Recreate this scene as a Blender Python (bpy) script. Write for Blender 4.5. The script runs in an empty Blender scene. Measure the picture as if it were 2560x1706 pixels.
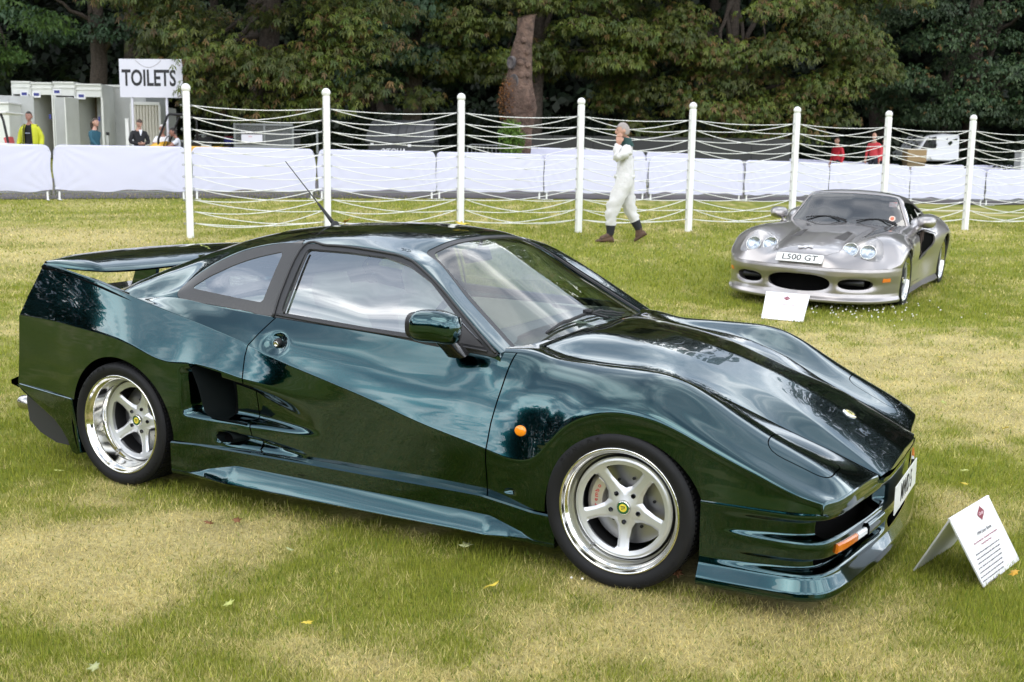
import bpy, bmesh, math, random
import numpy as np
from mathutils import Vector, Matrix, Euler
random.seed(7); np.random.seed(7)
scene = bpy.context.scene
COL = scene.collection
# ---------------------------------------------------------------- camera
cam_d = bpy.data.cameras.new('camera'); cam = bpy.data.objects.new('camera', cam_d); COL.objects.link(cam)
cam_d.sensor_width = 36.0; cam_d.lens = 38.748
cam_d.clip_start = 0.05; cam_d.clip_end = 2000
cam.rotation_mode = 'XYZ'
CAM_C = np.array((1.50729951, -4.60376179, 1.55587808))
cam.location = CAM_C
cam.rotation_euler = (math.radians(80.98284271), math.radians(-0.83904119), math.radians(28.39481078))
cam_d.dof.use_dof = True; cam_d.dof.focus_distance = 4.5; cam_d.dof.aperture_fstop = 7.1
scene.camera = cam
# ---------------------------------------------------------------- world, sun, exposure
SUN_EL, SUN_AZ = math.radians(50), math.radians(168)
world = bpy.data.worlds.new('World'); scene.world = world; world.use_nodes = True
wt = world.node_tree; wt.nodes.clear()
wo = wt.nodes.new('ShaderNodeOutputWorld'); bg = wt.nodes.new('ShaderNodeBackground')
sky = wt.nodes.new('ShaderNodeTexSky'); sky.sky_type = 'NISHITA'; sky.sun_disc = False
sky.sun_elevation = SUN_EL; sky.sun_rotation = SUN_AZ; sky.dust_density = 2.0; sky.air_density = 1.2
tc = wt.nodes.new('ShaderNodeTexCoord'); sep = wt.nodes.new('ShaderNodeSeparateXYZ')
zmx = wt.nodes.new('ShaderNodeMath'); zmx.operation = 'MAXIMUM'; zmx.inputs[1].default_value = 0.0
zad = wt.nodes.new('ShaderNodeMath'); zad.operation = 'ADD'; zad.inputs[1].default_value = 0.18
dvx = wt.nodes.new('ShaderNodeMath'); dvx.operation = 'DIVIDE'
dvy = wt.nodes.new('ShaderNodeMath'); dvy.operation = 'DIVIDE'
cmb = wt.nodes.new('ShaderNodeCombineXYZ')
wt.links.new(tc.outputs['Generated'], sep.inputs[0])
wt.links.new(sep.outputs['Z'], zmx.inputs[0]); wt.links.new(zmx.outputs[0], zad.inputs[0])
wt.links.new(sep.outputs['X'], dvx.inputs[0]); wt.links.new(zad.outputs[0], dvx.inputs[1])
wt.links.new(sep.outputs['Y'], dvy.inputs[0]); wt.links.new(zad.outputs[0], dvy.inputs[1])
wt.links.new(dvx.outputs[0], cmb.inputs[0]); wt.links.new(dvy.outputs[0], cmb.inputs[1])
cn = wt.nodes.new('ShaderNodeTexNoise'); cn.inputs['Scale'].default_value = 2.2; cn.inputs['Detail'].default_value = 8
cn.inputs['Roughness'].default_value = 0.58; cn.inputs['Distortion'].default_value = 0.7
wt.links.new(cmb.outputs[0], cn.inputs['Vector'])
cr = wt.nodes.new('ShaderNodeValToRGB')
cr.color_ramp.elements[0].position = 0.38; cr.color_ramp.elements[0].color = (7.0, 8.6, 11.0, 1)
cr.color_ramp.elements[1].position = 0.62; cr.color_ramp.elements[1].color = (40, 40, 40.5, 1)
e = cr.color_ramp.elements.new(0.49); e.color = (14.5, 15.8, 18.0, 1)
wt.links.new(cn.outputs['Fac'], cr.inputs[0])
mx = wt.nodes.new('ShaderNodeMix'); mx.data_type = 'RGBA'; mx.inputs[0].default_value = 0.86
wt.links.new(sky.outputs[0], mx.inputs[6]); wt.links.new(cr.outputs[0], mx.inputs[7])
hz = wt.nodes.new('ShaderNodeMapRange'); hz.inputs['From Min'].default_value = 0.15; hz.inputs['From Max'].default_value = 0.9; hz.inputs['To Min'].default_value = 1.65; hz.inputs['To Max'].default_value = 0.9
wt.links.new(zmx.outputs[0], hz.inputs['Value'])
hm = wt.nodes.new('ShaderNodeMix'); hm.data_type = 'RGBA'; hm.blend_type = 'MULTIPLY'; hm.inputs[0].default_value = 1.0
wt.links.new(mx.outputs[2], hm.inputs[6]); wt.links.new(hz.outputs[0], hm.inputs[7])
wt.links.new(hm.outputs[2], bg.inputs[0]); bg.inputs[1].default_value = 0.1
wt.links.new(bg.outputs[0], wo.inputs[0])
sun_d = bpy.data.lights.new('sun', 'SUN'); sun = bpy.data.objects.new('sun', sun_d); COL.objects.link(sun)
sun_d.energy = 0.8; sun_d.angle = math.radians(34); sun_d.color = (1.0, 0.95, 0.87)
_sd = Vector((math.sin(SUN_AZ) * math.cos(SUN_EL), math.cos(SUN_AZ) * math.cos(SUN_EL), math.sin(SUN_EL)))
sun.rotation_euler = _sd.to_track_quat('Z', 'Y').to_euler(); sun.location = (0, 0, 30)
scene.view_settings.view_transform = 'Standard'; scene.view_settings.look = 'None'
scene.view_settings.exposure = -0.12; scene.view_settings.gamma = 1.0; scene.view_settings.use_curve_mapping = False
scene.cycles.max_bounces = 8; scene.cycles.transparent_max_bounces = 16
scene.cycles.sample_clamp_indirect = 6.0
# ---------------------------------------------------------------- helpers
_a = cam.rotation_euler.to_matrix(); CAM_R = np.array(_a); CAM_F = 38.748 / 36 * 2560
def sm(t):
    t = np.clip(t, 0, 1); return t * t * (3 - 2 * t)
def ground_z(x, y):
    """gentle rise of the lawn away from the foreground"""
    x = np.asarray(x, float); y = np.asarray(y, float)
    s = (x - CAM_C[0]) * -0.4756 + (y - CAM_C[1]) * 0.8797      # distance along the view
    t = (x - CAM_C[0]) * 0.8797 + (y - CAM_C[1]) * 0.4756       # to the right of the view
    r = np.log1p(np.exp((s - 8.2) / 1.2)) * 1.2
    return (0.0385 - 0.0012 * np.clip(t, -15, 15)) * r
def un(px, py, axis, val):
    """source-photo pixel (2560 wide) to a point on the plane axis=val"""
    d = CAM_R @ np.array(((px - 1280) / CAM_F, -(py - 853) / CAM_F, -1.0)); i = 'xyz'.index(axis)
    return CAM_C + d * ((val - CAM_C[i]) / d[i])
def ung(px, py):
    """pixel to a point on the ground"""
    z = 0.0
    for _ in range(25):
        p = un(px, py, 'z', z); z = 0.5 * z + 0.5 * float(ground_z(p[0], p[1]))
    return Vector((p[0], p[1], float(ground_z(p[0], p[1]))))
def und(px, py, dist):
    """pixel to a point at the given depth along the view axis"""
    d = CAM_R @ np.array(((px - 1280) / CAM_F, -(py - 853) / CAM_F, -1.0))
    return Vector(CAM_C + d * dist)
def depth(p):
    return float(-((np.array(p) - CAM_C) @ CAM_R)[2])

MATS = {}
def mat(name, color=(0.5, 0.5, 0.5), rough=0.5, metal=0.0, coat=0.0, coat_rough=0.03, coat_ior=1.5, spec=0.5, noise=None, bump=None, emit=None, sheen=0.0, trans=0.0, alpha=1.0, sss=0.0):
    """principled material; noise=(scale, amount[, colour2]) varies the base colour, bump=(scale, strength)"""
    if name in MATS: return MATS[name]
    m = bpy.data.materials.new(name); m.use_nodes = True; nt = m.node_tree
    b = nt.nodes['Principled BSDF']
    b.inputs['Base Color'].default_value = (*color, 1); b.inputs['Roughness'].default_value = rough
    b.inputs['Metallic'].default_value = metal; b.inputs['Coat Weight'].default_value = coat
    b.inputs['Coat Roughness'].default_value = coat_rough; b.inputs['Coat IOR'].default_value = coat_ior
    b.inputs['Specular IOR Level'].default_value = spec; b.inputs['Transmission Weight'].default_value = trans
    b.inputs['Alpha'].default_value = alpha; b.inputs['Sheen Weight'].default_value = sheen
    if sss: b.inputs['Subsurface Weight'].default_value = sss; b.inputs['Subsurface Radius'].default_value = (0.01, 0.004, 0.002)
    if noise or bump:
        t = nt.nodes.new('ShaderNodeTexCoord')
    if noise:
        n = nt.nodes.new('ShaderNodeTexNoise'); n.inputs['Scale'].default_value = noise[0]; n.inputs['Detail'].default_value = 6
        nt.links.new(t.outputs['Object'], n.inputs['Vector'])
        r = nt.nodes.new('ShaderNodeMix'); r.data_type = 'RGBA'
        c2 = noise[2] if len(noise) > 2 else tuple(c * (1 - noise[1]) for c in color)
        r.inputs[6].default_value = (*color, 1); r.inputs[7].default_value = (*c2, 1)
        mr = nt.nodes.new('ShaderNodeMapRange'); mr.inputs['From Min'].default_value = 0.35; mr.inputs['From Max'].default_value = 0.68
        nt.links.new(n.outputs['Fac'], mr.inputs['Value']); nt.links.new(mr.outputs[0], r.inputs[0]); nt.links.new(r.outputs[2], b.inputs['Base Color'])
    if bump:
        n2 = nt.nodes.new('ShaderNodeTexNoise'); n2.inputs['Scale'].default_value = bump[0]; n2.inputs['Detail'].default_value = 5
        nt.links.new(t.outputs['Object'], n2.inputs['Vector'])
        bp = nt.nodes.new('ShaderNodeBump'); bp.inputs['Strength'].default_value = bump[1]; bp.inputs['Distance'].default_value = bump[2] if len(bump) > 2 else 0.01
        nt.links.new(n2.outputs['Fac'], bp.inputs['Height']); nt.links.new(bp.outputs[0], b.inputs['Normal'])
    if emit:
        b.inputs['Emission Color'].default_value = (*emit[0], 1); b.inputs['Emission Strength'].default_value = emit[1]
    MATS[name] = m; return m
def glass_mat(name, tint=(0.8, 0.9, 0.85), ior=1.5, rough=0.0, boost=1.0):
    """thin pane: tinted see-through plus fresnel mirror"""
    if name in MATS: return MATS[name]
    m = bpy.data.materials.new(name); m.use_nodes = True; nt = m.node_tree; nt.nodes.clear()
    o = nt.nodes.new('ShaderNodeOutputMaterial'); mixs = nt.nodes.new('ShaderNodeMixShader')
    tr = nt.nodes.new('ShaderNodeBsdfTransparent'); tr.inputs[0].default_value = (*tint, 1)
    gl = nt.nodes.new('ShaderNodeBsdfGlossy'); gl.inputs['Roughness'].default_value = rough
    fr = nt.nodes.new('ShaderNodeFresnel'); fr.inputs['IOR'].default_value = ior
    geo = nt.nodes.new('ShaderNodeNewGeometry')
    # same fresnel from both faces
    mi = nt.nodes.new('ShaderNodeMix'); mi.data_type = 'FLOAT'; mi.inputs[2].default_value = ior; mi.inputs[3].default_value = 1.0 / ior
    nt.links.new(geo.outputs['Backfacing'], mi.inputs[0]); nt.links.new(mi.outputs[0], fr.inputs['IOR'])
    mu = nt.nodes.new('ShaderNodeMath'); mu.operation = 'MULTIPLY'; mu.inputs[1].default_value = boost; mu.use_clamp = True
    nt.links.new(fr.outputs[0], mu.inputs[0]); nt.links.new(mu.outputs[0], mixs.inputs[0])
    nt.links.new(tr.outputs[0], mixs.inputs[1]); nt.links.new(gl.outputs[0], mixs.inputs[2]); nt.links.new(mixs.outputs[0], o.inputs[0])
    MATS[name] = m; return m

def link(name, me, m=None, parent=None, smooth=True):
    o = bpy.data.objects.new(name, me); COL.objects.link(o)
    if m is not None:
        for mm in (m if isinstance(m, (list, tuple)) else [m]): me.materials.append(mm)
    if smooth and len(me.polygons): me.polygons.foreach_set('use_smooth', np.ones(len(me.polygons), bool))
    if parent is not None: o.parent = parent
    return o
def mesh_np(name, V, Fq, m=None, parent=None, smooth=True):
    """V (n,3); Fq list of faces or int array (k,3|4)"""
    me = bpy.data.meshes.new(name)
    if isinstance(Fq, np.ndarray):
        V = np.asarray(V, np.float32); k, n = Fq.shape
        me.vertices.add(len(V)); me.vertices.foreach_set('co', V.ravel())
        me.loops.add(k * n); me.loops.foreach_set('vertex_index', Fq.astype(np.int32).ravel())
        me.polygons.add(k); me.polygons.foreach_set('loop_start', np.arange(0, k * n, n, dtype=np.int32))
        me.update(calc_edges=True)
    else:
        me.from_pydata([tuple(map(float, v)) for v in V], [], Fq); me.update()
    return link(name, me, m, parent, smooth)
def bm_obj(name, bm, m=None, parent=None, smooth=False):
    me = bpy.data.meshes.new(name); bm.to_mesh(me); bm.free(); return link(name, me, m, parent, smooth)
def empty(name, loc=(0, 0, 0), rz=0.0):
    o = bpy.data.objects.new(name, None); COL.objects.link(o); o.location = loc; o.rotation_euler = (0, 0, rz); o.empty_display_size = 0.2
    return o
def tag(o, label=None, cat=None, group=None, kind=None):
    if label: o['label'] = label
    if cat: o['category'] = cat
    if group: o['group'] = group
    if kind: o['kind'] = kind
    return o
def copy_tree(o, parent=None):
    c = o.copy(); COL.objects.link(c)
    if parent is not None: c.parent = parent
    for ch in list(o.children): copy_tree(ch, c)
    return c
def sharp(o, deg=35):
    me = o.data
    bm = bmesh.new(); bm.from_mesh(me)
    for e in bm.edges:
        if len(e.link_faces) == 2 and e.calc_face_angle(0) > math.radians(deg): e.smooth = False
    bm.to_mesh(me); bm.free(); return o
def bevel(o, w=0.004, seg=2, deg=40):
    md = o.modifiers.new('bevel', 'BEVEL'); md.width = w; md.segments = seg; md.limit_method = 'ANGLE'; md.angle_limit = math.radians(deg); md.harden_normals = False
    return o
# --- bmesh primitives
def bm_box(bm, c, s, R=None):
    v = []
    for dx in (-.5, .5):
        for dy in (-.5, .5):
            for dz in (-.5, .5):
                p = Vector((dx * s[0], dy * s[1], dz * s[2]))
                if R is not None: p = R @ p
                v.append(bm.verts.new(Vector(c) + p))
    for f in ((0, 1, 3, 2), (4, 6, 7, 5), (0, 4, 5, 1), (2, 3, 7, 6), (0, 2, 6, 4), (1, 5, 7, 3)): bm.faces.new([v[i] for i in f])
    return v
def frame_of(t):
    t = t.normalized(); a = Vector((0, 0, 1)) if abs(t.z) < 0.9 else Vector((1, 0, 0))
    n = t.cross(a).normalized(); return n, t.cross(n).normalized()
def bm_tube(bm, pts, r, n=8, cap=True):
    pts = [Vector(p) for p in pts]; rs = r if isinstance(r, (list, tuple, np.ndarray)) else [r] * len(pts)
    rings = []; N = None
    for i, p in enumerate(pts):
        t = (pts[min(i + 1, len(pts) - 1)] - pts[max(i - 1, 0)])
        t.normalize()
        if N is None: N, B = frame_of(t)
        else:
            N = (N - t * N.dot(t)).normalized(); B = t.cross(N)
        rings.append([bm.verts.new(p + (N * math.cos(2 * math.pi * k / n) + B * math.sin(2 * math.pi * k / n)) * rs[i]) for k in range(n)])
    for a, b in zip(rings, rings[1:]):
        for k in range(n): bm.faces.new((a[k], a[(k + 1) % n], b[(k + 1) % n], b[k]))
    if cap:
        bm.faces.new(rings[0][::-1]); bm.faces.new(rings[-1])
    return rings
def bm_lathe(bm, prof, n=48, M=None, close=False):
    """profile of (r, h) spun about local z"""
    rings = []
    for r, h in prof:
        ring = []
        for k in range(n):
            a = 2 * math.pi * k / n; p = Vector((r * math.cos(a), r * math.sin(a), h))
            ring.append(bm.verts.new(M @ p if M is not None else p))
        rings.append(ring)
    pairs = list(zip(rings, rings[1:])) + ([(rings[-1], rings[0])] if close else [])
    for a, b in pairs:
        for k in range(n): bm.faces.new((a[k], a[(k + 1) % n], b[(k + 1) % n], b[k]))
    return rings
def bm_prism(bm, poly, d0, d1, M=None):
    """polygon in local xy extruded from z=d0 to d1"""
    f = lambda p: M @ Vector(p) if M is not None else Vector(p)
    a = [bm.verts.new(f((x, y, d0))) for x, y in poly]; b = [bm.verts.new(f((x, y, d1))) for x, y in poly]
    n = len(poly); bm.faces.new(a[::-1]); bm.faces.new(b)
    for i in range(n): bm.faces.new((a[i], a[(i + 1) % n], b[(i + 1) % n], b[i]))
def text_obj(name, s, size, m, parent=None, loc=(0, 0, 0), rot=None, sx=1.0, align='CENTER', ext=0.0008, shear=0.0, bold=0.0):
    cu = bpy.data.curves.new(name, 'FONT'); cu.body = s; cu.size = size; cu.align_x = align; cu.align_y = 'CENTER'; cu.extrude = ext; cu.shear = shear; cu.offset = bold
    cu.resolution_u = 3
    ob = bpy.data.objects.new(name, cu); COL.objects.link(ob)
    dg = bpy.context.evaluated_depsgraph_get(); dg.update()
    me = bpy.data.meshes.new_from_object(ob.evaluated_get(dg)); bpy.data.objects.remove(ob)
    o = link(name, me, None, parent, False); me.materials.clear(); me.materials.append(m)
    o.scale = (sx, 1, 1); o.location = loc
    if rot is not None: o.rotation_euler = rot
    return o
# --- numeric curves and surfaces
def pchip(x, y, q):
    x = np.asarray(x, float); y = np.asarray(y, float); h = np.diff(x); d = np.diff(y) / h; n = len(x)
    m = np.zeros(n)
    if n > 2:
        for i in range(1, n - 1):
            if d[i - 1] * d[i] > 0:
                w1 = 2 * h[i] + h[i - 1]; w2 = h[i] + 2 * h[i - 1]; m[i] = (w1 + w2) / (w1 / d[i - 1] + w2 / d[i])
    m[0] = d[0]; m[-1] = d[-1]
    q = np.asarray(q, float); i = np.clip(np.searchsorted(x, q) - 1, 0, n - 2); t = np.clip((q - x[i]) / h[i], 0, 1)
    return (2*t**3 - 3*t**2 + 1) * y[i] + (t**3 - 2*t**2 + t) * h[i] * m[i] + (-2*t**3 + 3*t**2) * y[i + 1] + (t**3 - t**2) * h[i] * m[i + 1]
def gsmooth(A, sig):
    """gaussian smoothing along axis 0 (linear end extrapolation)"""
    if sig <= 0: return A
    k = int(3 * sig) + 1; w = np.exp(-0.5 * (np.arange(-k, k + 1) / sig) ** 2); w /= w.sum()
    A = np.asarray(A, float)
    lo = 2 * A[:1] - A[k:0:-1]; hi = 2 * A[-1:] - A[-2:-k - 2:-1]
    B = np.concatenate([lo, A, hi], 0); out = np.zeros_like(A)
    for i, wi in enumerate(w): out += wi * B[i:i + len(A)]
    return out
def loft(K, crease, ns, eps=0.05):
    """K (nu, nk, 3) knots per section -> (nu, nv, 3) sampled section splines. crease[k] in 0..1 (or per-u array) breaks tangents. returns P, index of each knot in v"""
    nu, nk, _ = K.shape
    h = np.linalg.norm(np.diff(K, axis=1), axis=2)
    h = np.maximum(h, 1e-4) ** 0.7
    d = np.diff(K, axis=1) / h[..., None]
    mL = np.zeros_like(K); mR = np.zeros_like(K)
    for k in range(nk):
        if k == 0: mR[:, 0] = d[:, 0]; mL[:, 0] = d[:, 0]
        elif k == nk - 1: mL[:, k] = d[:, k - 1]; mR[:, k] = mL[:, k]
        else:
            a, b = h[:, k - 1, None], h[:, k, None]
            mm = (d[:, k - 1] * b + d[:, k] * a) / (a + b)
            c = np.asarray(crease[k], float); c = c[:, None] if c.ndim else c
            mL[:, k] = mm * (1 - c) + d[:, k - 1] * c; mR[:, k] = mm * (1 - c) + d[:, k] * c
    out = []; idx = []
    for k in range(nk - 1):
        n = ns[k]; t = np.linspace(0, 1, n, endpoint=False)
        ck = np.max(np.asarray(crease[k])); cn_ = np.max(np.asarray(crease[k + 1]))
        if ck > 0: t = np.concatenate([[0, eps * 0.5], t[1:][t[1:] > eps * 0.6]])
        if cn_ > 0: t = np.concatenate([t[t < 1 - eps * 0.6], [1 - eps * 0.5]])
        idx.append(sum(o.shape[1] for o in out))
        t = t[None, :, None]; hk = h[:, k][:, None, None]
        p0, p1, m0, m1 = K[:, k][:, None], K[:, k + 1][:, None], mR[:, k][:, None], mL[:, k + 1][:, None]
        out.append((2*t**3 - 3*t**2 + 1) * p0 + (t**3 - 2*t**2 + t) * hk * m0 + (-2*t**3 + 3*t**2) * p1 + (t**3 - t**2) * hk * m1)
    idx.append(sum(o.shape[1] for o in out)); out.append(K[:, -1:])
    return np.concatenate(out, 1), idx
def grid_normals(P):
    du = np.gradient(P, axis=0); dv = np.gradient(P, axis=1); n = np.cross(du, dv)
    return n / (np.linalg.norm(n, axis=2, keepdims=True) + 1e-12)
def poly_sdf(poly, X, Y):
    """signed distance, positive inside"""
    poly = np.asarray(poly, float); d = np.full(X.shape, 1e9); ins = np.zeros(X.shape, bool); n = len(poly)
    for i in range(n):
        a = poly[i]; b = poly[(i + 1) % n]; e = b - a
        wx, wy = X - a[0], Y - a[1]
        t = np.clip((wx * e[0] + wy * e[1]) / (e @ e + 1e-12), 0, 1)
        d = np.minimum(d, np.hypot(wx - e[0] * t, wy - e[1] * t))
        c = ((a[1] <= Y) & (b[1] > Y)) | ((b[1] <= Y) & (a[1] > Y))
        with np.errstate(divide='ignore', invalid='ignore'):
            xi = a[0] + (Y - a[1]) / (e[1] if abs(e[1]) > 1e-12 else 1e-12) * e[0]
        ins ^= c & (X < xi)
    return np.where(ins, d, -d)
def round_poly(poly, r=0.02, n=5):
    """rounded corners (quadratic)"""
    poly = [np.array(p, float) for p in poly]; out = []; N = len(poly)
    for i in range(N):
        a, b, c = poly[i - 1], poly[i], poly[(i + 1) % N]
        l1, l2 = np.linalg.norm(a - b), np.linalg.norm(c - b)
        rr = min(r if np.isscalar(r) else r[i], 0.45 * l1, 0.45 * l2)
        p, q = b + (a - b) / l1 * rr, b + (c - b) / l2 * rr
        for k in range(n + 1):
            t = k / n; out.append((1 - t) ** 2 * p + 2 * t * (1 - t) * b + t * t * q)
    return np.array(out)
def catmull_poly(poly, n=6, closed=True):
    P = np.asarray(poly, float); N = len(P); out = []
    rng = range(N) if closed else range(N - 1)
    for i in rng:
        g = (lambda k: P[k % N]) if closed else (lambda k: P[min(max(k, 0), N - 1)])
        p0, p1, p2, p3 = g(i - 1), g(i), g(i + 1), g(i + 2)
        for k in range(n):
            t = k / n; out.append(0.5 * (2*p1 + (p2 - p0)*t + (2*p0 - 5*p1 + 4*p2 - p3)*t*t + (3*p1 - p0 - 3*p2 + p3)*t**3))
    if not closed: out.append(P[-1])
    return np.array(out)
def panel(name, P, F, m, parent, lip=0.0, offset=0.0, flip=False, wrap=False, N=None):
    """the part of grid surface P where F>0, cut cleanly along F=0; lip = depth of the returned edge, offset = along normal"""
    nu, nv, _ = P.shape
    if N is None: N = grid_normals(P)
    if flip: N = -N
    V = (P + N * offset).reshape(-1, 3); NN = N.reshape(-1, 3); f = F.reshape(-1)
    i, j = np.meshgrid(np.arange(nu - 1), np.arange(nv - 1), indexing='ij'); a = (i * nv + j).ravel()
    q = np.stack([a, a + nv, a + nv + 1, a + 1], 1)
    if flip: q = q[:, ::-1]
    pos = (f[q] > 0).sum(1)
    full = q[pos == 4]; part = q[(pos > 0) & (pos < 4)]
    nvs = list(V); nns = list(NN); faces = [tuple(r) for r in full]; cache = {}
    nvs = [v for v in V]; extra = []; extran = []; base = len(V)
    bedges = []
    for r in part:
        out = []; cutpts = []
        for k in range(4):
            p, s_ = int(r[k]), int(r[(k + 1) % 4]); fp, fs = f[p], f[s_]
            if fp > 0: out.append(p)
            if (fp > 0) != (fs > 0):
                key = (min(p, s_), max(p, s_))
                if key not in cache:
                    t = fp / (fp - fs); cache[key] = base + len(extra)
                    extra.append(V[p] + (V[s_] - V[p]) * t); nn = NN[p] + (NN[s_] - NN[p]) * t; extran.append(nn / (np.linalg.norm(nn) + 1e-9))
                out.append(cache[key])
        if len(out) >= 3: faces.append(tuple(out))
    if not faces: return None
    VA = np.concatenate([V, np.array(extra).reshape(-1, 3)], 0); NA = np.concatenate([NN, np.array(extran).reshape(-1, 3)], 0)
    used = np.unique(np.fromiter((i for fc in faces for i in fc), int)); remap = np.full(len(VA), -1); remap[used] = np.arange(len(used))
    VA = VA[used]; NA = NA[used]
    faces = [tuple(int(remap[i]) for i in fc) for fc in faces]
    if lip:
        cnt = {}
        for fc in faces:
            for k in range(len(fc)):
                e = (fc[k], fc[(k + 1) % len(fc)]); cnt[e] = 1
        bd = [e for e in cnt if (e[1], e[0]) not in cnt]
        vs = sorted({v for e in bd for v in e}); n0 = len(VA); mp = {v: n0 + 2 * k for k, v in enumerate(vs)}
        add = np.zeros((2 * len(vs), 3)); 
        for k, v in enumerate(vs): add[2 * k] = VA[v]; add[2 * k + 1] = VA[v] - NA[v] * lip
        VA = np.concatenate([VA, add], 0)
        faces += [(mp[b], mp[a_], mp[a_] + 1, mp[b] + 1) for a_, b in bd]
    return mesh_np(name, VA, faces, m, parent)
# ---------------------------------------------------------------- lawn, road
RZ = math.radians(28.39481)
FWD = np.array((-0.4756, 0.8797)); RGT = np.array((0.8797, 0.4756))
def st_xy(s, t): return CAM_C[0] + FWD[0] * s + RGT[0] * t, CAM_C[1] + FWD[1] * s + RGT[1] * t
_LAT = np.random.RandomState(3).rand(256, 256)
def vnoise(x, y):
    xi = np.floor(x).astype(int); yi = np.floor(y).astype(int); fx = x - xi; fy = y - yi; fx = fx * fx * (3 - 2 * fx); fy = fy * fy * (3 - 2 * fy)
    g = lambda a, b: _LAT[a % 256, b % 256]
    return (g(xi, yi) * (1 - fx) + g(xi + 1, yi) * fx) * (1 - fy) + (g(xi, yi + 1) * (1 - fx) + g(xi + 1, yi + 1) * fx) * fy
def fbm(x, y, o=4):
    v = 0; a = .5; tot = 0
    for k in range(o): v = v + a * vnoise(x * 2 ** k + 17 * k, y * 2 ** k + 31 * k); tot += a; a *= .55
    return v / tot
DRY = [(ung(*p), r, w) for p, r, w in (((330, 1360), .55, .5), ((560, 1300), .45, .35), ((120, 1420), .6, .3), ((900, 1640), .45, .4), ((1500, 1590), .5, .32), ((2250, 900), 1.1, .55), ((2480, 1010), 1.0, .5), ((2100, 1560), .4, .3), ((130, 590), 2.4, .5), ((300, 640), 2.2, .3), ((2400, 860), 1.2, .4), ((1950, 1640), .5, .3))]
WET = [(ung(*p), r, w) for p, r, w in (((2400, 1570), .25, .45), ((2230, 780), 1.1, .35), ((1650, 690), 2.0, .22), ((1950, 640), 2.5, .2), ((2330, 1190), .35, .3), ((90, 1120), .6, .35), ((600, 1250), .4, .2), ((1420, 1480), .4, .2))]
def dryness(x, y):
    d = .315 + .75 * (fbm(x * 1.1, y * 1.1, 4) - .5) + 1.15 * (fbm(x * 5.1 + 9, y * 5.1, 3) - .5)
    for L, sg in ((DRY, 1), (WET, -1)):
        for p, r, w in L: d = d + .72 * sg * w * np.exp(-((x - p[0]) ** 2 + (y - p[1]) ** 2) / r ** 2)
    return np.clip(d, 0, 1)
def grass_mat(name, rough=.75, trans=0.0):
    m = bpy.data.materials.new(name); m.use_nodes = True; nt = m.node_tree; b = nt.nodes['Principled BSDF']
    a = nt.nodes.new('ShaderNodeAttribute'); a.attribute_name = 'tint'
    b.inputs['Roughness'].default_value = rough; b.inputs['Specular IOR Level'].default_value = .2
    if trans:
        tr = nt.nodes.new('ShaderNodeBsdfTranslucent'); mx_ = nt.nodes.new('ShaderNodeMixShader'); mx_.inputs[0].default_value = trans
        nt.links.new(a.outputs['Color'], tr.inputs[0]); nt.links.new(b.outputs[0], mx_.inputs[1]); nt.links.new(tr.outputs[0], mx_.inputs[2]); nt.links.new(mx_.outputs[0], nt.nodes['Material Output'].inputs[0])
        nt.links.new(a.outputs['Color'], b.inputs['Base Color'])
    else:
        t = nt.nodes.new('ShaderNodeTexCoord'); n = nt.nodes.new('ShaderNodeTexNoise'); n.inputs['Scale'].default_value = 42; n.inputs['Detail'].default_value = 8; n.inputs['Roughness'].default_value = .75
        nt.links.new(t.outputs['Object'], n.inputs['Vector'])
        mr = nt.nodes.new('ShaderNodeMapRange'); mr.inputs['From Min'].default_value = .3; mr.inputs['From Max'].default_value = .7; mr.inputs['To Min'].default_value = .55; mr.inputs['To Max'].default_value = 1.35
        nt.links.new(n.outputs['Fac'], mr.inputs[0]); mm = nt.nodes.new('ShaderNodeMix'); mm.data_type = 'RGBA'; mm.blend_type = 'MULTIPLY'; mm.inputs[0].default_value = 1
        nt.links.new(a.outputs['Color'], mm.inputs[6]); nt.links.new(mr.outputs[0], mm.inputs[7]); nt.links.new(mm.outputs[2], b.inputs['Base Color'])
        bp = nt.nodes.new('ShaderNodeBump'); bp.inputs['Strength'].default_value = .6; bp.inputs['Distance'].default_value = .02; nt.links.new(n.outputs['Fac'], bp.inputs['Height']); nt.links.new(bp.outputs[0], b.inputs['Normal'])
    return m
def tint_attr(me, col, dom='POINT'):
    at = me.attributes.new('tint', 'FLOAT_COLOR', dom); c = np.ones((len(col), 4), np.float32); c[:, :3] = col; at.data.foreach_set('color', c.ravel())
G1 = np.array((.215, .258, .026)); G2 = np.array((.350, .360, .058)); ST = np.array((.66, .56, .245)); G3 = np.array((.105, .150, .020))
def grass_color(d, rnd):
    g = G1 + (G2 - G1) * rnd[:, None]; k = sm((d - .22) / .55)[:, None]
    return g * (1 - k) + ST * k * (0.75 + .4 * rnd[:, None])
# ground sheet: fine near the camera, coarse far away, one continuous grid in view-aligned rows
ss_ = np.concatenate([np.arange(-60, -2, 4.), np.arange(-2, 12, .16), np.arange(12, 40, .7), np.arange(40, 190, 8.), [400, 900]])
tt_ = np.concatenate([[-900, -300], np.arange(-120, -30, 8.), np.arange(-30, -5, 1.), np.arange(-5, 6.5, .16), np.arange(6.5, 30, 1.), np.arange(30, 121, 8.), [300, 900]])
SS, TT = np.meshgrid(ss_, tt_, indexing='ij'); gx, gy = st_xy(SS, TT); gz = ground_z(gx, gy)
gz = np.minimum(gz, 3.2)
V = np.stack([gx, gy, gz], -1).reshape(-1, 3); nt_ = len(tt_)
ii, jj = np.meshgrid(np.arange(len(ss_) - 1), np.arange(nt_ - 1), indexing='ij'); a_ = (ii * nt_ + jj).ravel()
lawn = mesh_np('lawn', V, np.stack([a_, a_ + 1, a_ + nt_ + 1, a_ + nt_], 1), grass_mat('lawn_soil', .9)); tag(lawn, kind='structure')
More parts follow.
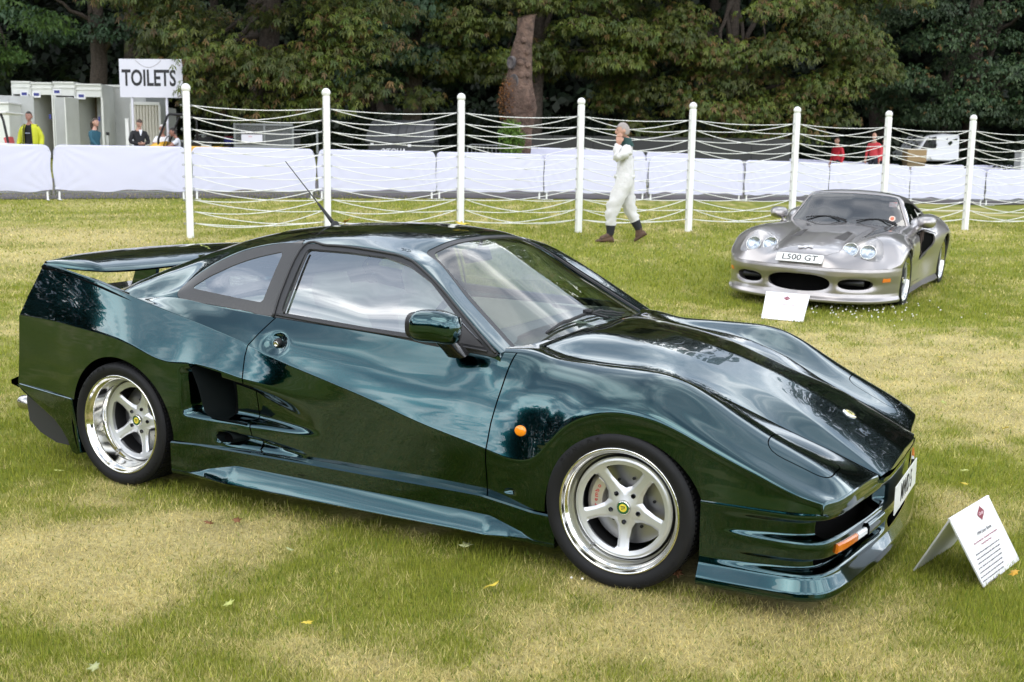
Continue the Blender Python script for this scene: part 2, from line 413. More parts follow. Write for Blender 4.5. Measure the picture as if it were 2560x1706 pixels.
rnd = np.random.rand(len(V)); tint_attr(lawn.data, grass_color(dryness(V[:, 0], V[:, 1]), rnd) * .72)
# grass blades, one mesh; density falls with distance
rs = np.random.RandomState(11)
def blades(n, s0, s1, pw):
    u = rs.rand(n); q = 1 - pw
    s = (s0 ** q + u * (s1 ** q - s0 ** q)) ** (1 / q); t = (rs.rand(n) - .5) * 2 * (.53 * s + .5)
    return s, t
parts_ = [blades(430000, 2.5, 12, 1.75), blades(120000, 11, 27, 1.5)]
s_ = np.concatenate([p[0] for p in parts_]); t_ = np.concatenate([p[1] for p in parts_])
bx, by = st_xy(s_, t_)
keep = ~((np.abs(by) < .80) & (bx > -3.1) & (bx < .7))
# stay on the grass side of the road
bx, by, s_ = bx[keep], by[keep], s_[keep]; n = len(bx); bz = ground_z(bx, by)
dr = dryness(bx, by); r1 = rs.rand(n)
h = (.018 + .025 * rs.rand(n) ** 1.7) * (1 - .35 * dr) * np.clip(.8 + .05 * s_, .8, 1.6) * np.where(r1 > .985, 1.7, 1)
w = (.0014 + .0018 * rs.rand(n)) * np.maximum(1, s_ / 4.2)
az = rs.rand(n) * 2 * np.pi; ln = rs.rand(n) ** .8 * (.35 + .9 * dr); la = rs.rand(n) * 2 * np.pi
base = np.stack([bx, by, bz - .004], 1); wd = np.stack([np.cos(az), np.sin(az), 0 * az], 1) * w[:, None]
tip = base + np.stack([np.cos(la) * ln * h * 1.3, np.sin(la) * ln * h * 1.3, h * np.sqrt(np.clip(1 - .55 * ln ** 2, .12, 1))], 1)
V = np.stack([base - wd, base + wd, tip], 1).reshape(-1, 3)
gr = mesh_np('grass', V, np.arange(3 * n).reshape(-1, 3), grass_mat('grass_blades', .6, .35), smooth=False); tag(gr, kind='stuff')
dd = np.clip(dr + .70 * (rs.rand(n) - .5), 0, 1); c = grass_color(dd, rs.rand(n)) * (.72 + .6 * rs.rand(n)[:, None]); c = np.where((r1 < .10)[:, None], G3 * (1 + rs.rand(n)[:, None]), c)
tint_attr(gr.data, np.repeat(c, 3, 0))
# tarmac road behind the first row of barriers
BL, BR = ung(60, 501), ung(2440, 514)
rd = np.array((BR[0] - BL[0], BR[1] - BL[1])); rl = np.linalg.norm(rd); rd /= rl; rn = np.array((-rd[1], rd[0]))
uu = np.linspace(-25, rl + 40, 60); vv = np.array([.18, .6, 1.5, 3, 4.5, 6.2]); V = []
for u in uu:
    for v in vv:
        x, y = BL[0] + rd[0] * u + rn[0] * v, BL[1] + rd[1] * u + rn[1] * v
        if v == .18: x += rn[0] * .12 * (vnoise(np.array(u * 1.3), np.array(2.)) - .5); y += rn[1] * .12 * (vnoise(np.array(u * 1.3), np.array(2.)) - .5)
        V.append((x, y, float(ground_z(x, y)) + .012))
nv_ = len(vv); F = [(i * nv_ + j, (i + 1) * nv_ + j, (i + 1) * nv_ + j + 1, i * nv_ + j + 1) for i in range(len(uu) - 1) for j in range(nv_ - 1)]
tag(mesh_np('road', np.array(V), F, mat('tarmac', (.16, .145, .15), .85, noise=(3, .25), bump=(120, .3, .004))), kind='structure')
# ---------------------------------------------------------------- trees
def leaf_mesh_arrays(pts, nrm, size, nl, rs, droop=.4, shape=.24):
    """palmate leaves: nl leaflets fanned in the plane normal to nrm, tips drooping. returns verts, faces, leaf index per vert"""
    n = len(pts); nrm = nrm / np.linalg.norm(nrm, axis=1, keepdims=True)
    a = np.cross(nrm, np.array([0, 0, 1.]) + 1e-3); a /= np.linalg.norm(a, axis=1, keepdims=True); b = np.cross(nrm, a)
    ph = rs.rand(n) * 2 * np.pi; Vs = []; spread = 2 * np.pi * (.82 if nl > 4 else 1)
    for k in range(nl):
        th = ph + spread * (k / nl) ; L = size * (1 - .25 * abs((k - (nl - 1) / 2) / nl)) * (.85 + .3 * rs.rand(n))
        d = a * np.cos(th)[:, None] + b * np.sin(th)[:, None]; sd = np.cross(nrm, d)
        o = pts; dz = np.array([0, 0, -1.])
        tip = o + d * L[:, None] + dz * (L * droop)[:, None]; mid = o + d * (L * .62)[:, None] + dz * (L * droop * .35)[:, None]
        wv = sd * (L * shape)[:, None]
        Vs.append(np.stack([o, mid + wv, tip, mid - wv], 1))
    V = np.stack(Vs, 1).reshape(-1, 3); F = np.arange(len(V)).reshape(-1, 4); idx = np.repeat(np.arange(n), nl * 4)
    return V, F, idx
def leaf_mat():
    m = bpy.data.materials.new('tree_leaf'); m.use_nodes = True; nt = m.node_tree; b = nt.nodes['Principled BSDF']
    a = nt.nodes.new('ShaderNodeAttribute'); a.attribute_name = 'tint'; nt.links.new(a.outputs['Color'], b.inputs['Base Color'])
    b.inputs['Roughness'].default_value = .5; b.inputs['Specular IOR Level'].default_value = .35
    tr = nt.nodes.new('ShaderNodeBsdfTranslucent'); mx_ = nt.nodes.new('ShaderNodeMixShader'); mx_.inputs[0].default_value = .22
    nt.links.new(a.outputs['Color'], tr.inputs[0]); nt.links.new(b.outputs[0], mx_.inputs[1]); nt.links.new(tr.outputs[0], mx_.inputs[2]); nt.links.new(mx_.outputs[0], nt.nodes['Material Output'].inputs[0])
    return m
LEAF = leaf_mat(); BARK = mat('bark', (.075, .058, .045), .9, noise=(14, .5), bump=(18, .9, .05))
def crown(name, root, pads, per_pad, size, nl, pal, seed, shape=.24, droop=.4, up=.55, brown=0.0):
    """pads: (x, y, z, rx, ry, rz) leaf sprays in local coordinates"""
    rs = np.random.RandomState(seed); P = []; N = []; K = []
    for pd in pads:
        c = np.array(pd[:3]); r = np.array(pd[3:6]); k = max(6, int(per_pad * r[0] * r[1] * (pd[6] if len(pd) > 6 else 1)))
        q = rs.randn(k, 3); q /= np.linalg.norm(q, axis=1, keepdims=True); q *= rs.rand(k, 1) ** .42
        p = c + q * r; p[:, 2] -= .35 * (q[:, 0] ** 2 + q[:, 1] ** 2) * r[0] * .5          # sprays sag at their rim
        P.append(p); nn = q * [.5, .7, .3] + [0, 0, up] + rs.randn(k, 3) * .28 + np.array([-.05, -.35, 0]); N.append(nn); K.append(np.full(k, rs.rand()))
    P = np.concatenate(P); N = np.concatenate(N); K = np.concatenate(K)
    V, F, idx = leaf_mesh_arrays(P, N, size * (.7 + .6 * rs.rand(len(P))), nl, rs, droop, shape)
    o = mesh_np(name, V, F, LEAF, root, smooth=False)
    pal = np.array(pal); n = len(P); i = rs.rand(n) * (len(pal) - 1.001); lo = i.astype(int); fr = (i - lo)[:, None]
    c = pal[lo] * (1 - fr) + pal[lo + 1] * fr; c *= .74 * (.45 + .75 * K[:, None] + .35 * rs.rand(n)[:, None])
    if brown:
        hh = (P[:, 2] - P[:, 2].min()) / (np.ptp(P[:, 2]) + .1); mk = rs.rand(n) < brown * (1.15 - .6 * hh) * (.5 + K)
        c[mk] = np.array((.135, .082, .026)) * (.6 + .7 * rs.rand(mk.sum())[:, None])
    tint_attr(o.data, c[idx]); return o
def limb(bm, p0, p1, r0, r1, seed, n=9, wob=.05, sides=9):
    rs = np.random.RandomState(seed); p0, p1 = np.array(p0, float), np.array(p1, float); L = np.linalg.norm(p1 - p0); pts = []; rr = []
    off = np.cumsum(rs.randn(n, 3) * wob * L / n, 0); off -= off[0]
    for k in range(n):
        t = k / (n - 1); pts.append(p0 + (p1 - p0) * t + off[k] + np.array([0, 0, .12 * L * math.sin(t * math.pi) * .4])); rr.append((r0 * (1 - t) + r1 * t) * (1 + .06 * rs.randn()))
    bm_tube(bm, pts, rr, sides); return pts
def shell_pads(rs, n, cx, cy, cz, rx, ry, rz, smin, smax, zmin, front=True):
    """pads spread over the camera-facing side and the top of an ellipsoidal crown"""
    out = []
    while len(out) < n:
        q = rs.randn(3); q /= np.linalg.norm(q)
        if front and q[1] > .35: continue
        rad = .72 + .30 * rs.rand() if rs.rand() > .25 else .45 + .3 * rs.rand()
        x, y, z = cx + q[0] * rx * rad, cy + q[1] * ry * rad, cz + q[2] * rz * rad
        if z < zmin: z = zmin + rs.rand() * .8
        s = smin + (smax - smin) * rs.rand(); out.append((x, y, z, s, s * .8, s * .34))
    return out
CH = [(.052, .092, .014), (.092, .135, .017), (.138, .170, .022), (.108, .118, .022), (.060, .085, .015)]
LIME = [(.034, .078, .030), (.050, .098, .036), (.075, .12, .042), (.04, .075, .03)]
FRESH = [(.05, .11, .022), (.075, .145, .026), (.105, .185, .032)]
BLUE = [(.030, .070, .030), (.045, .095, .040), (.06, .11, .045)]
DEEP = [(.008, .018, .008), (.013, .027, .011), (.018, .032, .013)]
def tree(kind, label, px, dist, cz, rx, ry, rz, npads, pads_sz, per, size, nl, pal, seed, zmin, shape=.21, brown=0., trunk_r=.4, extra=(), droop=.7, sc=1.0, group='trees standing along the far side of the road'):
    b = und(px, 400, dist); b.z = float(ground_z(b.x, b.y)) - .1
    r = empty(kind, b, RZ); tag(r, label, 'tree', group)
    rs = np.random.RandomState(seed); cz, rx, ry, rz, zmin = cz * sc, rx * sc, ry * sc, rz * sc, zmin * sc; per = per / sc ** .6
    pads = shell_pads(rs, npads, 0, 0, cz, rx, ry, rz, pads_sz[0] * sc, pads_sz[1] * sc, zmin) + [tuple(v * sc for v in e) for e in extra]
    crown('crown', r, pads, per, size, nl, pal, seed, shape, droop, brown=brown)
    bm = bmesh.new(); tp = limb(bm, (0, 0, -.3), (rs.randn() * .4, rs.randn() * .3, cz + rz * .6), trunk_r, trunk_r * .25, seed, 12, .05, 12)
    for k in range(14):
        p = pads[int(rs.rand() * len(pads))]; q = tp[min(len(tp) - 2, 3 + int(rs.rand() * 8))]
        limb(bm, q, (p[0], p[1], p[2] - .1), trunk_r * .28, .025, seed + k + 5, 9, .16, 6)
    bm_obj('trunk', bm, BARK, r, True); return r
tree('lime_tree', 'fresh green leafy tree at the top left, hanging over the toilet cabins', -70, 36, 6.2, 3.1, 2.4, 4.6, 80, (.55, 1.0), 230, .115, 3, FRESH, 21, 2.3, shape=.36, trunk_r=.4, sc=1.33)
tree('chestnut_tree', 'horse chestnut with drooping sprays reaching down over the TOILETS sign', 660, 33.5, 6.2, 4.3, 2.6, 4.6, 92, (.6, 1.15), 205, .122, 5, CH, 22, 2.6, brown=.10, sc=1.22, extra=[(-2.6, -1.0, 4.9, 1.2, .9, .4), (-2.3, -1.2, 4.3, 1.0, .8, .4), (-1.6, -1.3, 3.6, 1.1, .9, .4), (-.6, -1.5, 3.0, 1.2, .9, .4), (.5, -1.4, 2.7, 1.2, .9, .4), (1.6, -1.2, 2.9, 1.1, .9, .4), (2.0, -1.0, 3.9, 1.0, .8, .4), (-.9, -1.2, 2.1, .8, .7, .35), (-1.30, -2.5, 3.2, .45, .4, .3), (-1.12, -2.5, 2.6, .42, .4, .3), (-1.10, -2.5, 2.1, .42, .4, .3), (-1.9, -.9, 2.6, .9, .8, .4), (-1.1, -1.0, 1.9, .9, .8, .4), (-.1, -1.0, 1.7, 1.0, .8, .4), (.9, -1.0, 1.75, 1.0, .8, .4), (1.8, -.9, 1.9, .9, .8, .4), (2.7, -.7, 2.3, .9, .8, .4), (3.1, -.5, 3.2, .9, .8, .4), (.2, -1.3, 2.5, 1.1, .9, .4), (1.2, -1.3, 2.4, 1.0, .9, .4), (2.3, -.9, 3.1, 1.0, .9, .4), (-3.3, -.6, 6.3, 1.2, .9, .4), (-3.0, -.6, 7.6, 1.3, .9, .4)])
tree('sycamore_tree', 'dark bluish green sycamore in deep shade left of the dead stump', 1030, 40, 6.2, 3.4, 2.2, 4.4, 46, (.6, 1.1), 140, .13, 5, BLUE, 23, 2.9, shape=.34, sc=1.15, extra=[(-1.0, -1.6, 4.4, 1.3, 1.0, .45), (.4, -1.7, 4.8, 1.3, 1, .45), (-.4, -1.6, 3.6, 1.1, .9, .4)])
tree('chestnut_tree', 'horse chestnut with layered green sprays directly behind the dead stump', 1330, 39.5, 6.6, 4.7, 2.6, 4.8, 86, (.65, 1.2), 205, .122, 5, CH, 24, 3.2, brown=.04, sc=1.16, extra=[(-2.9, -1.3, 3.4, 1.0, .8, .35), (-2.2, -1.4, 4.3, 1.2, .9, .4), (-1.6, -1.4, 5.4, 1.3, 1, .4), (1.6, -1.4, 5.3, 1.3, 1, .4), (2.4, -1.4, 4.5, 1.2, .9, .4), (-3.3, -1.2, 2.4, .9, .7, .35), (2.8, -1.5, 5.6, 1.3, 1, .4)])
tree('chestnut_tree', 'large browning horse chestnut behind the man in white overalls', 1830, 41, 5.8, 4.6, 2.8, 4.8, 112, (.6, 1.15), 205, .122, 5, CH, 25, 2.3, brown=.11, sc=1.39, extra=[(-3.0, -1.0, 3.2, .9, .8, .4), (-2.6, -1.0, 1.6, .9, .8, .4), (-1.7, -1.2, 1.4, 1.0, .8, .4), (-.7, -1.2, 1.3, 1.0, .8, .4), (.3, -1.2, 1.4, 1.0, .8, .4), (1.3, -1.1, 1.6, 1.0, .8, .4), (2.3, -.9, 2.0, .9, .8, .4), (-3.3, -.7, 2.3, .9, .8, .4), (-2.2, -1.5, 2.5, 1.2, .9, .4), (-1.2, -1.6, 2.2, 1.2, .9, .4), (-.2, -1.6, 2.0, 1.2, .9, .4), (.9, -1.5, 2.2, 1.2, .9, .4), (2.0, -1.3, 2.7, 1.2, .9, .4), (2.9, -1.0, 3.6, 1.2, .9, .4), (-1.8, -1.7, 3.6, 1.2, .9, .4), (-.6, -1.9, 3.4, 1.3, .9, .4), (.7, -1.9, 3.5, 1.3, .9, .4), (1.8, -1.7, 4.1, 1.2, .9, .4)])
tree('lime_tree', 'dark green small-leaved tree at the right edge above the silver car', 2420, 46, 6.0, 5.0, 2.8, 5.0, 120, (.6, 1.1), 230, .105, 3, LIME, 26, 2.2, shape=.38, brown=.03, sc=1.35, extra=[(-1.5, -1.8, 4.6, 1.4, 1.1, .5), (0, -2.0, 3.6, 1.5, 1.1, .5), (1.2, -1.8, 3.0, 1.3, 1, .5), (2.4, -1.4, 3.4, 1.3, 1, .5), (-2.6, -1.5, 3.4, 1.0, .9, .45), (-.8, -1.8, 2.9, 1.0, .9, .4)])
tree('beech_tree', 'dark tree in the gap behind the toilet cabins', 250, 46, 8.5, 4.8, 2.4, 6.0, 64, (.8, 1.4), 60, .16, 3, BLUE, 27, 4.4, shape=.36)
# woodland behind: one dark mass of foliage with trunks too deep in shade to tell apart
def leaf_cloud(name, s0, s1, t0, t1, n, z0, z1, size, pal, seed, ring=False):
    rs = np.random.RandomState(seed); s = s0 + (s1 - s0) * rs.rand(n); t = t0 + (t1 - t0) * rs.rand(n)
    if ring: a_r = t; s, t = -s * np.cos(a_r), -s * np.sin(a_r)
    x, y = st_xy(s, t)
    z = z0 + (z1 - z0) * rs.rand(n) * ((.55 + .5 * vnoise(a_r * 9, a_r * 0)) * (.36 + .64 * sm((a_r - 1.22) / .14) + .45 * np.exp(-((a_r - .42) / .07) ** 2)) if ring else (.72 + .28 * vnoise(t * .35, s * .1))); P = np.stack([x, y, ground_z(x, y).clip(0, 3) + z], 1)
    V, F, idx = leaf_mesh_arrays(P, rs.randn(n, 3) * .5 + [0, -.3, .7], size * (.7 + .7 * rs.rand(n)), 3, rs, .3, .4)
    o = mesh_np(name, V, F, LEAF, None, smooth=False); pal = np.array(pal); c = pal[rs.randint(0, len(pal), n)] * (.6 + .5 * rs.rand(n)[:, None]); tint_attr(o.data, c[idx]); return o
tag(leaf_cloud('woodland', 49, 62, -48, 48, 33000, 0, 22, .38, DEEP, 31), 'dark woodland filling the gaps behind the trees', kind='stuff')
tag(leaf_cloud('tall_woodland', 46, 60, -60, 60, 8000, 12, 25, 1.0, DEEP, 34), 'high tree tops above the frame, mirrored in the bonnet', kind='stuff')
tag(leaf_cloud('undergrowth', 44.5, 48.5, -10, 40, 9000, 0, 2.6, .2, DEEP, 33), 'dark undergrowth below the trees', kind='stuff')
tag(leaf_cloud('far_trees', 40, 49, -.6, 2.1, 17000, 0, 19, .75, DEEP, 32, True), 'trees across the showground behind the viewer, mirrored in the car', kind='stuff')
bm = bmesh.new(); rs = np.random.RandomState(5)
for k in range(26):
    x, y = st_xy(49 + 8 * rs.rand(), -34 + 68 * rs.rand()); limb(bm, (x, y, .5), (x + rs.randn() * .6, y, 15), .28 + .2 * rs.rand(), .12, 60 + k, 7, .04, 8)
tag(bm_obj('woodland_trunks', bm, BARK, None, True), 'tree trunks deep inside the dark woodland', kind='stuff')
# dead stump with burrs, cut limb scars, dry ivy
DS = 34.0; sb = und(1292, 400, DS); sb.z = float(ground_z(sb.x, sb.y)) - .1
stump = empty('tree_stump', sb, RZ); tag(stump, 'tall dead tree trunk sawn off flat, with scars and dry ivy', 'stump')
H = lambda py: 1.556 + (415 - py) / 2755 * DS - sb.z
bm = bmesh.new(); n = 28; rings = []
prof = [(400, 1295, 30), (360, 1297, 32), (330, 1296, 34), (300, 1296, 40), (270, 1296, 44), (245, 1294, 42), (225, 1292, 38), (205, 1295, 34), (180, 1298, 32), (150, 1300, 29), (120, 1304, 26), (95, 1309, 24), (75, 1311, 23), (58, 1312, 23.5), (52, 1313, 24)]
rs = np.random.RandomState(8)
for py, cx, hw in prof:
    z = H(py); x0 = (cx - 1292) / 2755 * DS; r = hw * .9 / 2755 * DS
    rings.append([bm.verts.new((x0 + r * math.cos(a) * (1 + .10 * math.sin(3 * a + z) + .04 * rs.randn()), r * math.sin(a) * .9 * (1 + .08 * math.sin(4 * a + z * 2)), z + (.05 * math.cos(a) if py == 52 else 0))) for a in np.linspace(0, 2 * math.pi, n, endpoint=False)])
for a, b in zip(rings, rings[1:]):
    for k in range(n): bm.faces.new((a[k], a[(k + 1) % n], b[(k + 1) % n], b[k]))
top = rings[-1]
for bx_, py, r in ((.1, 112, .10), (.22, 140, .09), (.02, 165, .12), (.25, 170, .10), (.05, 195, .13), (.24, 195, .09), (.0, 225, .12), (.3, 268, .14), (-.1, 285, .2), (.1, 265, .15), (.15, 215, .09)):
    bmesh.ops.create_icosphere(bm, subdivisions=2, radius=r, matrix=Matrix.Translation((bx_ + .05, -.28 - r * .15, H(py))) @ Matrix.Scale(.7, 4, (0, 1, 0)))
tr_ = bm_obj('trunk', bm, mat('dead_bark', (.17, .108, .08), .9, noise=(5, .55, (.065, .042, .032)), bump=(16, 1.0, .06)), stump, True)
bm = bmesh.new(); bm.faces.new([bm.verts.new(v) for v in [(x0_.x, x0_.y, x0_.z) for x0_ in [Vector((((1313 - 1292) / 2755 * DS) + 24 / 2755 * DS * math.cos(a), 24 / 2755 * DS * .9 * math.sin(a), H(51) + .05 * math.cos(a))) for a in np.linspace(0, 2 * math.pi, 24, endpoint=False)]]])
bm_obj('sawn_top', bm, mat('sawn_wood', (.55, .45, .33), .8), stump)
for cx, py, rw_, rh in ((1273, 165, .12, .17), (1281, 210, .15, .20)):
    bm = bmesh.new(); M = Matrix.Translation(((cx - 1292) / 2755 * DS, -.27, H(py))) @ Matrix.Rotation(math.radians(-32), 4, 'Z') @ Matrix.Rotation(math.radians(90), 4, 'X') @ Matrix.Scale(rh / rw_, 4, (0, 1, 0))
    bm_lathe(bm, [(rw_ * 1.3, -.25), (rw_ * 1.12, .0), (rw_, .025), (rw_ * .8, .005), (.001, -.005)], 20, M); bm_obj('limb_scar', bm, mat('weathered_scar', (.055, .05, .055), .7, noise=(7, .6, (.14, .12, .11))), stump, True)
def leaf_clump(name, root, ctr, r, n, size, pal, seed, nl=1):
    rs = np.random.RandomState(seed); q = rs.randn(n, 3); q /= np.linalg.norm(q, axis=1, keepdims=True); P = np.array(ctr) + q * np.array(r) * rs.rand(n, 1) ** .4
    V, F, idx = leaf_mesh_arrays(P, rs.randn(n, 3) + [0, -1, .3], size * (.6 + .8 * rs.rand(n)), nl, rs, .3, .35); o = mesh_np(name, V, F, LEAF, root, smooth=False)
    pal = np.array(pal); c = pal[rs.randint(0, len(pal), n)] * (.6 + .7 * rs.rand(n)[:, None]); tint_attr(o.data, c[idx]); return o
DRYIVY = [(.20, .085, .025), (.12, .05, .02), (.28, .13, .045), (.07, .04, .02)]
leaf_clump('dry_ivy', stump, (-.30, -.15, H(255)), (.32, .42, .75), 1500, .055, DRYIVY, 41)
tw = bmesh.new(); rs = np.random.RandomState(9)
for k in range(150):
    a = rs.rand() * 2 * math.pi; p = np.array((.05 + .42 * math.cos(a), -.15 + .35 * math.sin(a) - .12, H(270) + rs.randn() * .28)); bm_tube(tw, [p, p + rs.randn(3) * .10 + [0, -.04, .02], p + rs.randn(3) * .18 + [.03, -.07, .04]], [.006, .005, .002], 3, False)
bm_obj('twigs', tw, mat('twig', (.10, .06, .045), .9), stump)['kind'] = 'stuff'
iv = leaf_clump('ivy', None, (0, 0, 0), (.40, .25, .62), 900, .075, [(.10, .19, .02), (.07, .15, .02), (.14, .23, .04)], 42, 2)
ib = und(1278, 400, 33.2); iv.location = (ib.x, ib.y, 1.556 + (412 - 345) / 2755 * 33.2); iv.rotation_euler = (0, 0, RZ)
tag(iv, 'bright green ivy growing round the foot of the dead stump', 'ivy')

# lumpy bank of far foliage closing the woodland
tt2 = np.linspace(-75, 75, 150); hh2 = np.linspace(0, 1, 26); TTm, HHm = np.meshgrid(tt2, hh2, indexing='ij')
sb_ = 60 + 4 * (fbm(TTm * .22, HHm * 5, 4) - .5) * 2 + 9 * HHm ** 2; xb, yb = st_xy(sb_, TTm); zb_ = 1.0 + HHm * (23 + 6 * (fbm(TTm * .15, TTm * 0 + 3., 3) - .5) * 2)
i2, j2 = np.meshgrid(np.arange(149), np.arange(25), indexing='ij'); a2_ = (i2 * 26 + j2).ravel()
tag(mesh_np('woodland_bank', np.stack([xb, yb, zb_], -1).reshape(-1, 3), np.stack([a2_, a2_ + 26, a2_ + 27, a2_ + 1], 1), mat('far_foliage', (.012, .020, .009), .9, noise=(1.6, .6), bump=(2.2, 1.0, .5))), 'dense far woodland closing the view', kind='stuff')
# ---------------------------------------------------------------- white rope fence
WHITE = mat('white_paint', (.80, .80, .78), .4, coat=.15, noise=(6, .06))
ROPE = mat('white_rope', (.78, .78, .76), .7, bump=(220, .6, .004))
IRON = mat('galvanised', (.33, .34, .35), .45, metal=.8)
F1, F8 = ung(476, 595), ung(2412, 575)
fence = empty('rope_fence', F1, math.atan2(F8.y - F1.y, F8.x - F1.x)); tag(fence, 'long fence of white ball-topped posts laced with white ropes', 'fence')
fl = math.hypot(F8.x - F1.x, F8.y - F1.y)
Mi_ = (Matrix.Translation(F1) @ Matrix.Rotation(fence.rotation_euler.z, 4, 'Z')).inverted()
NP = 10
# positions follow the line, spacing read off the posts' feet
def foot(px):
    """where the vertical post seen at column px (at its foot) stands on the fence line"""
    best = None
    for k in range(-20, 1600):
        t = k / 1000; p = np.array(F1) + (np.array(F8) - np.array(F1)) * t; p[2] = float(ground_z(p[0], p[1]))
        q = (p - CAM_C) @ CAM_R; x = 1280 + CAM_F * q[0] / -q[2]
        if best is None or abs(x - px) < best[0]: best = (abs(x - px), p)
    return Vector(best[1])
feet = [foot(p) for p in (476, 820, 1150, 1446, 1721, 1978, 2204, 2412, 2604, 2790)]
PH = 2.30
pb = bmesh.new(); bm_box(pb, (0, 0, PH / 2 - .15), (.10, .10, PH + .1)); pme = bpy.data.meshes.new('post'); pb.to_mesh(pme); pb.free(); pme.materials.append(WHITE)
cb = bmesh.new(); bmesh.ops.create_uvsphere(cb, u_segments=20, v_segments=12, radius=.070, matrix=Matrix.Translation((0, 0, PH - .10 + .055))); bm_lathe(cb, [(.045, PH - .12), (.052, PH - .098), (.045, PH - .085)], 16)
cme = bpy.data.meshes.new('ball_cap'); cb.to_mesh(cme); cb.free(); cme.materials.append(WHITE); cme.polygons.foreach_set('use_smooth', np.ones(len(cme.polygons), bool))
EYE = [PH - .30 - k * .178 for k in range(11)]
eb = bmesh.new()
for z in EYE:
    for s in (-1, 1): bm_tube(eb, [(s * (.052 + .018 + .018 * math.cos(a)), 0, z + .012 * math.sin(a)) for a in np.linspace(0, 2 * math.pi, 9)], .005, 5, False)
eme = bpy.data.meshes.new('rope_eyes'); eb.to_mesh(eme); eb.free(); eme.materials.append(IRON)
for p in feet:
    o = bpy.data.objects.new('post', pme); COL.objects.link(o); o.parent = fence; o.location = Mi_ @ p; bevel(o, .012, 2)
    for nm, me in (('ball_cap', cme), ('rope_eye', eme)):
        c = bpy.data.objects.new(nm, me); COL.objects.link(c); c.parent = o
        if nm == 'rope_eye': c['kind'] = 'stuff'
rs = np.random.RandomState(4)
for a, b in zip(feet, feet[1:]):
    A, B = Mi_ @ a, Mi_ @ b; L = (B - A).length; d = (B - A).normalized()
    for i in range(11):
        for j in ([0, 1] if i == 0 else ([9, 10] if i == 10 else [i - 1, i + 1])):
            p0 = A + d * .085 + Vector((0, 0, EYE[i])); p1 = B - d * .085 + Vector((0, 0, EYE[j]))
            sag = (.045 if j == i else .075 + .05 * rs.rand()) * (1 if i < 9 else 1.2)
            yo = .008 if j > i else -.008
            pts = [p0 + (p1 - p0) * t + Vector((0, yo * math.sin(t * math.pi), -4 * sag * t * (1 - t))) for t in np.linspace(0, 1, 13)]
            bm = bmesh.new(); bm_tube(bm, pts, .0072, 6); bm_obj('rope', bm, ROPE, fence, True)

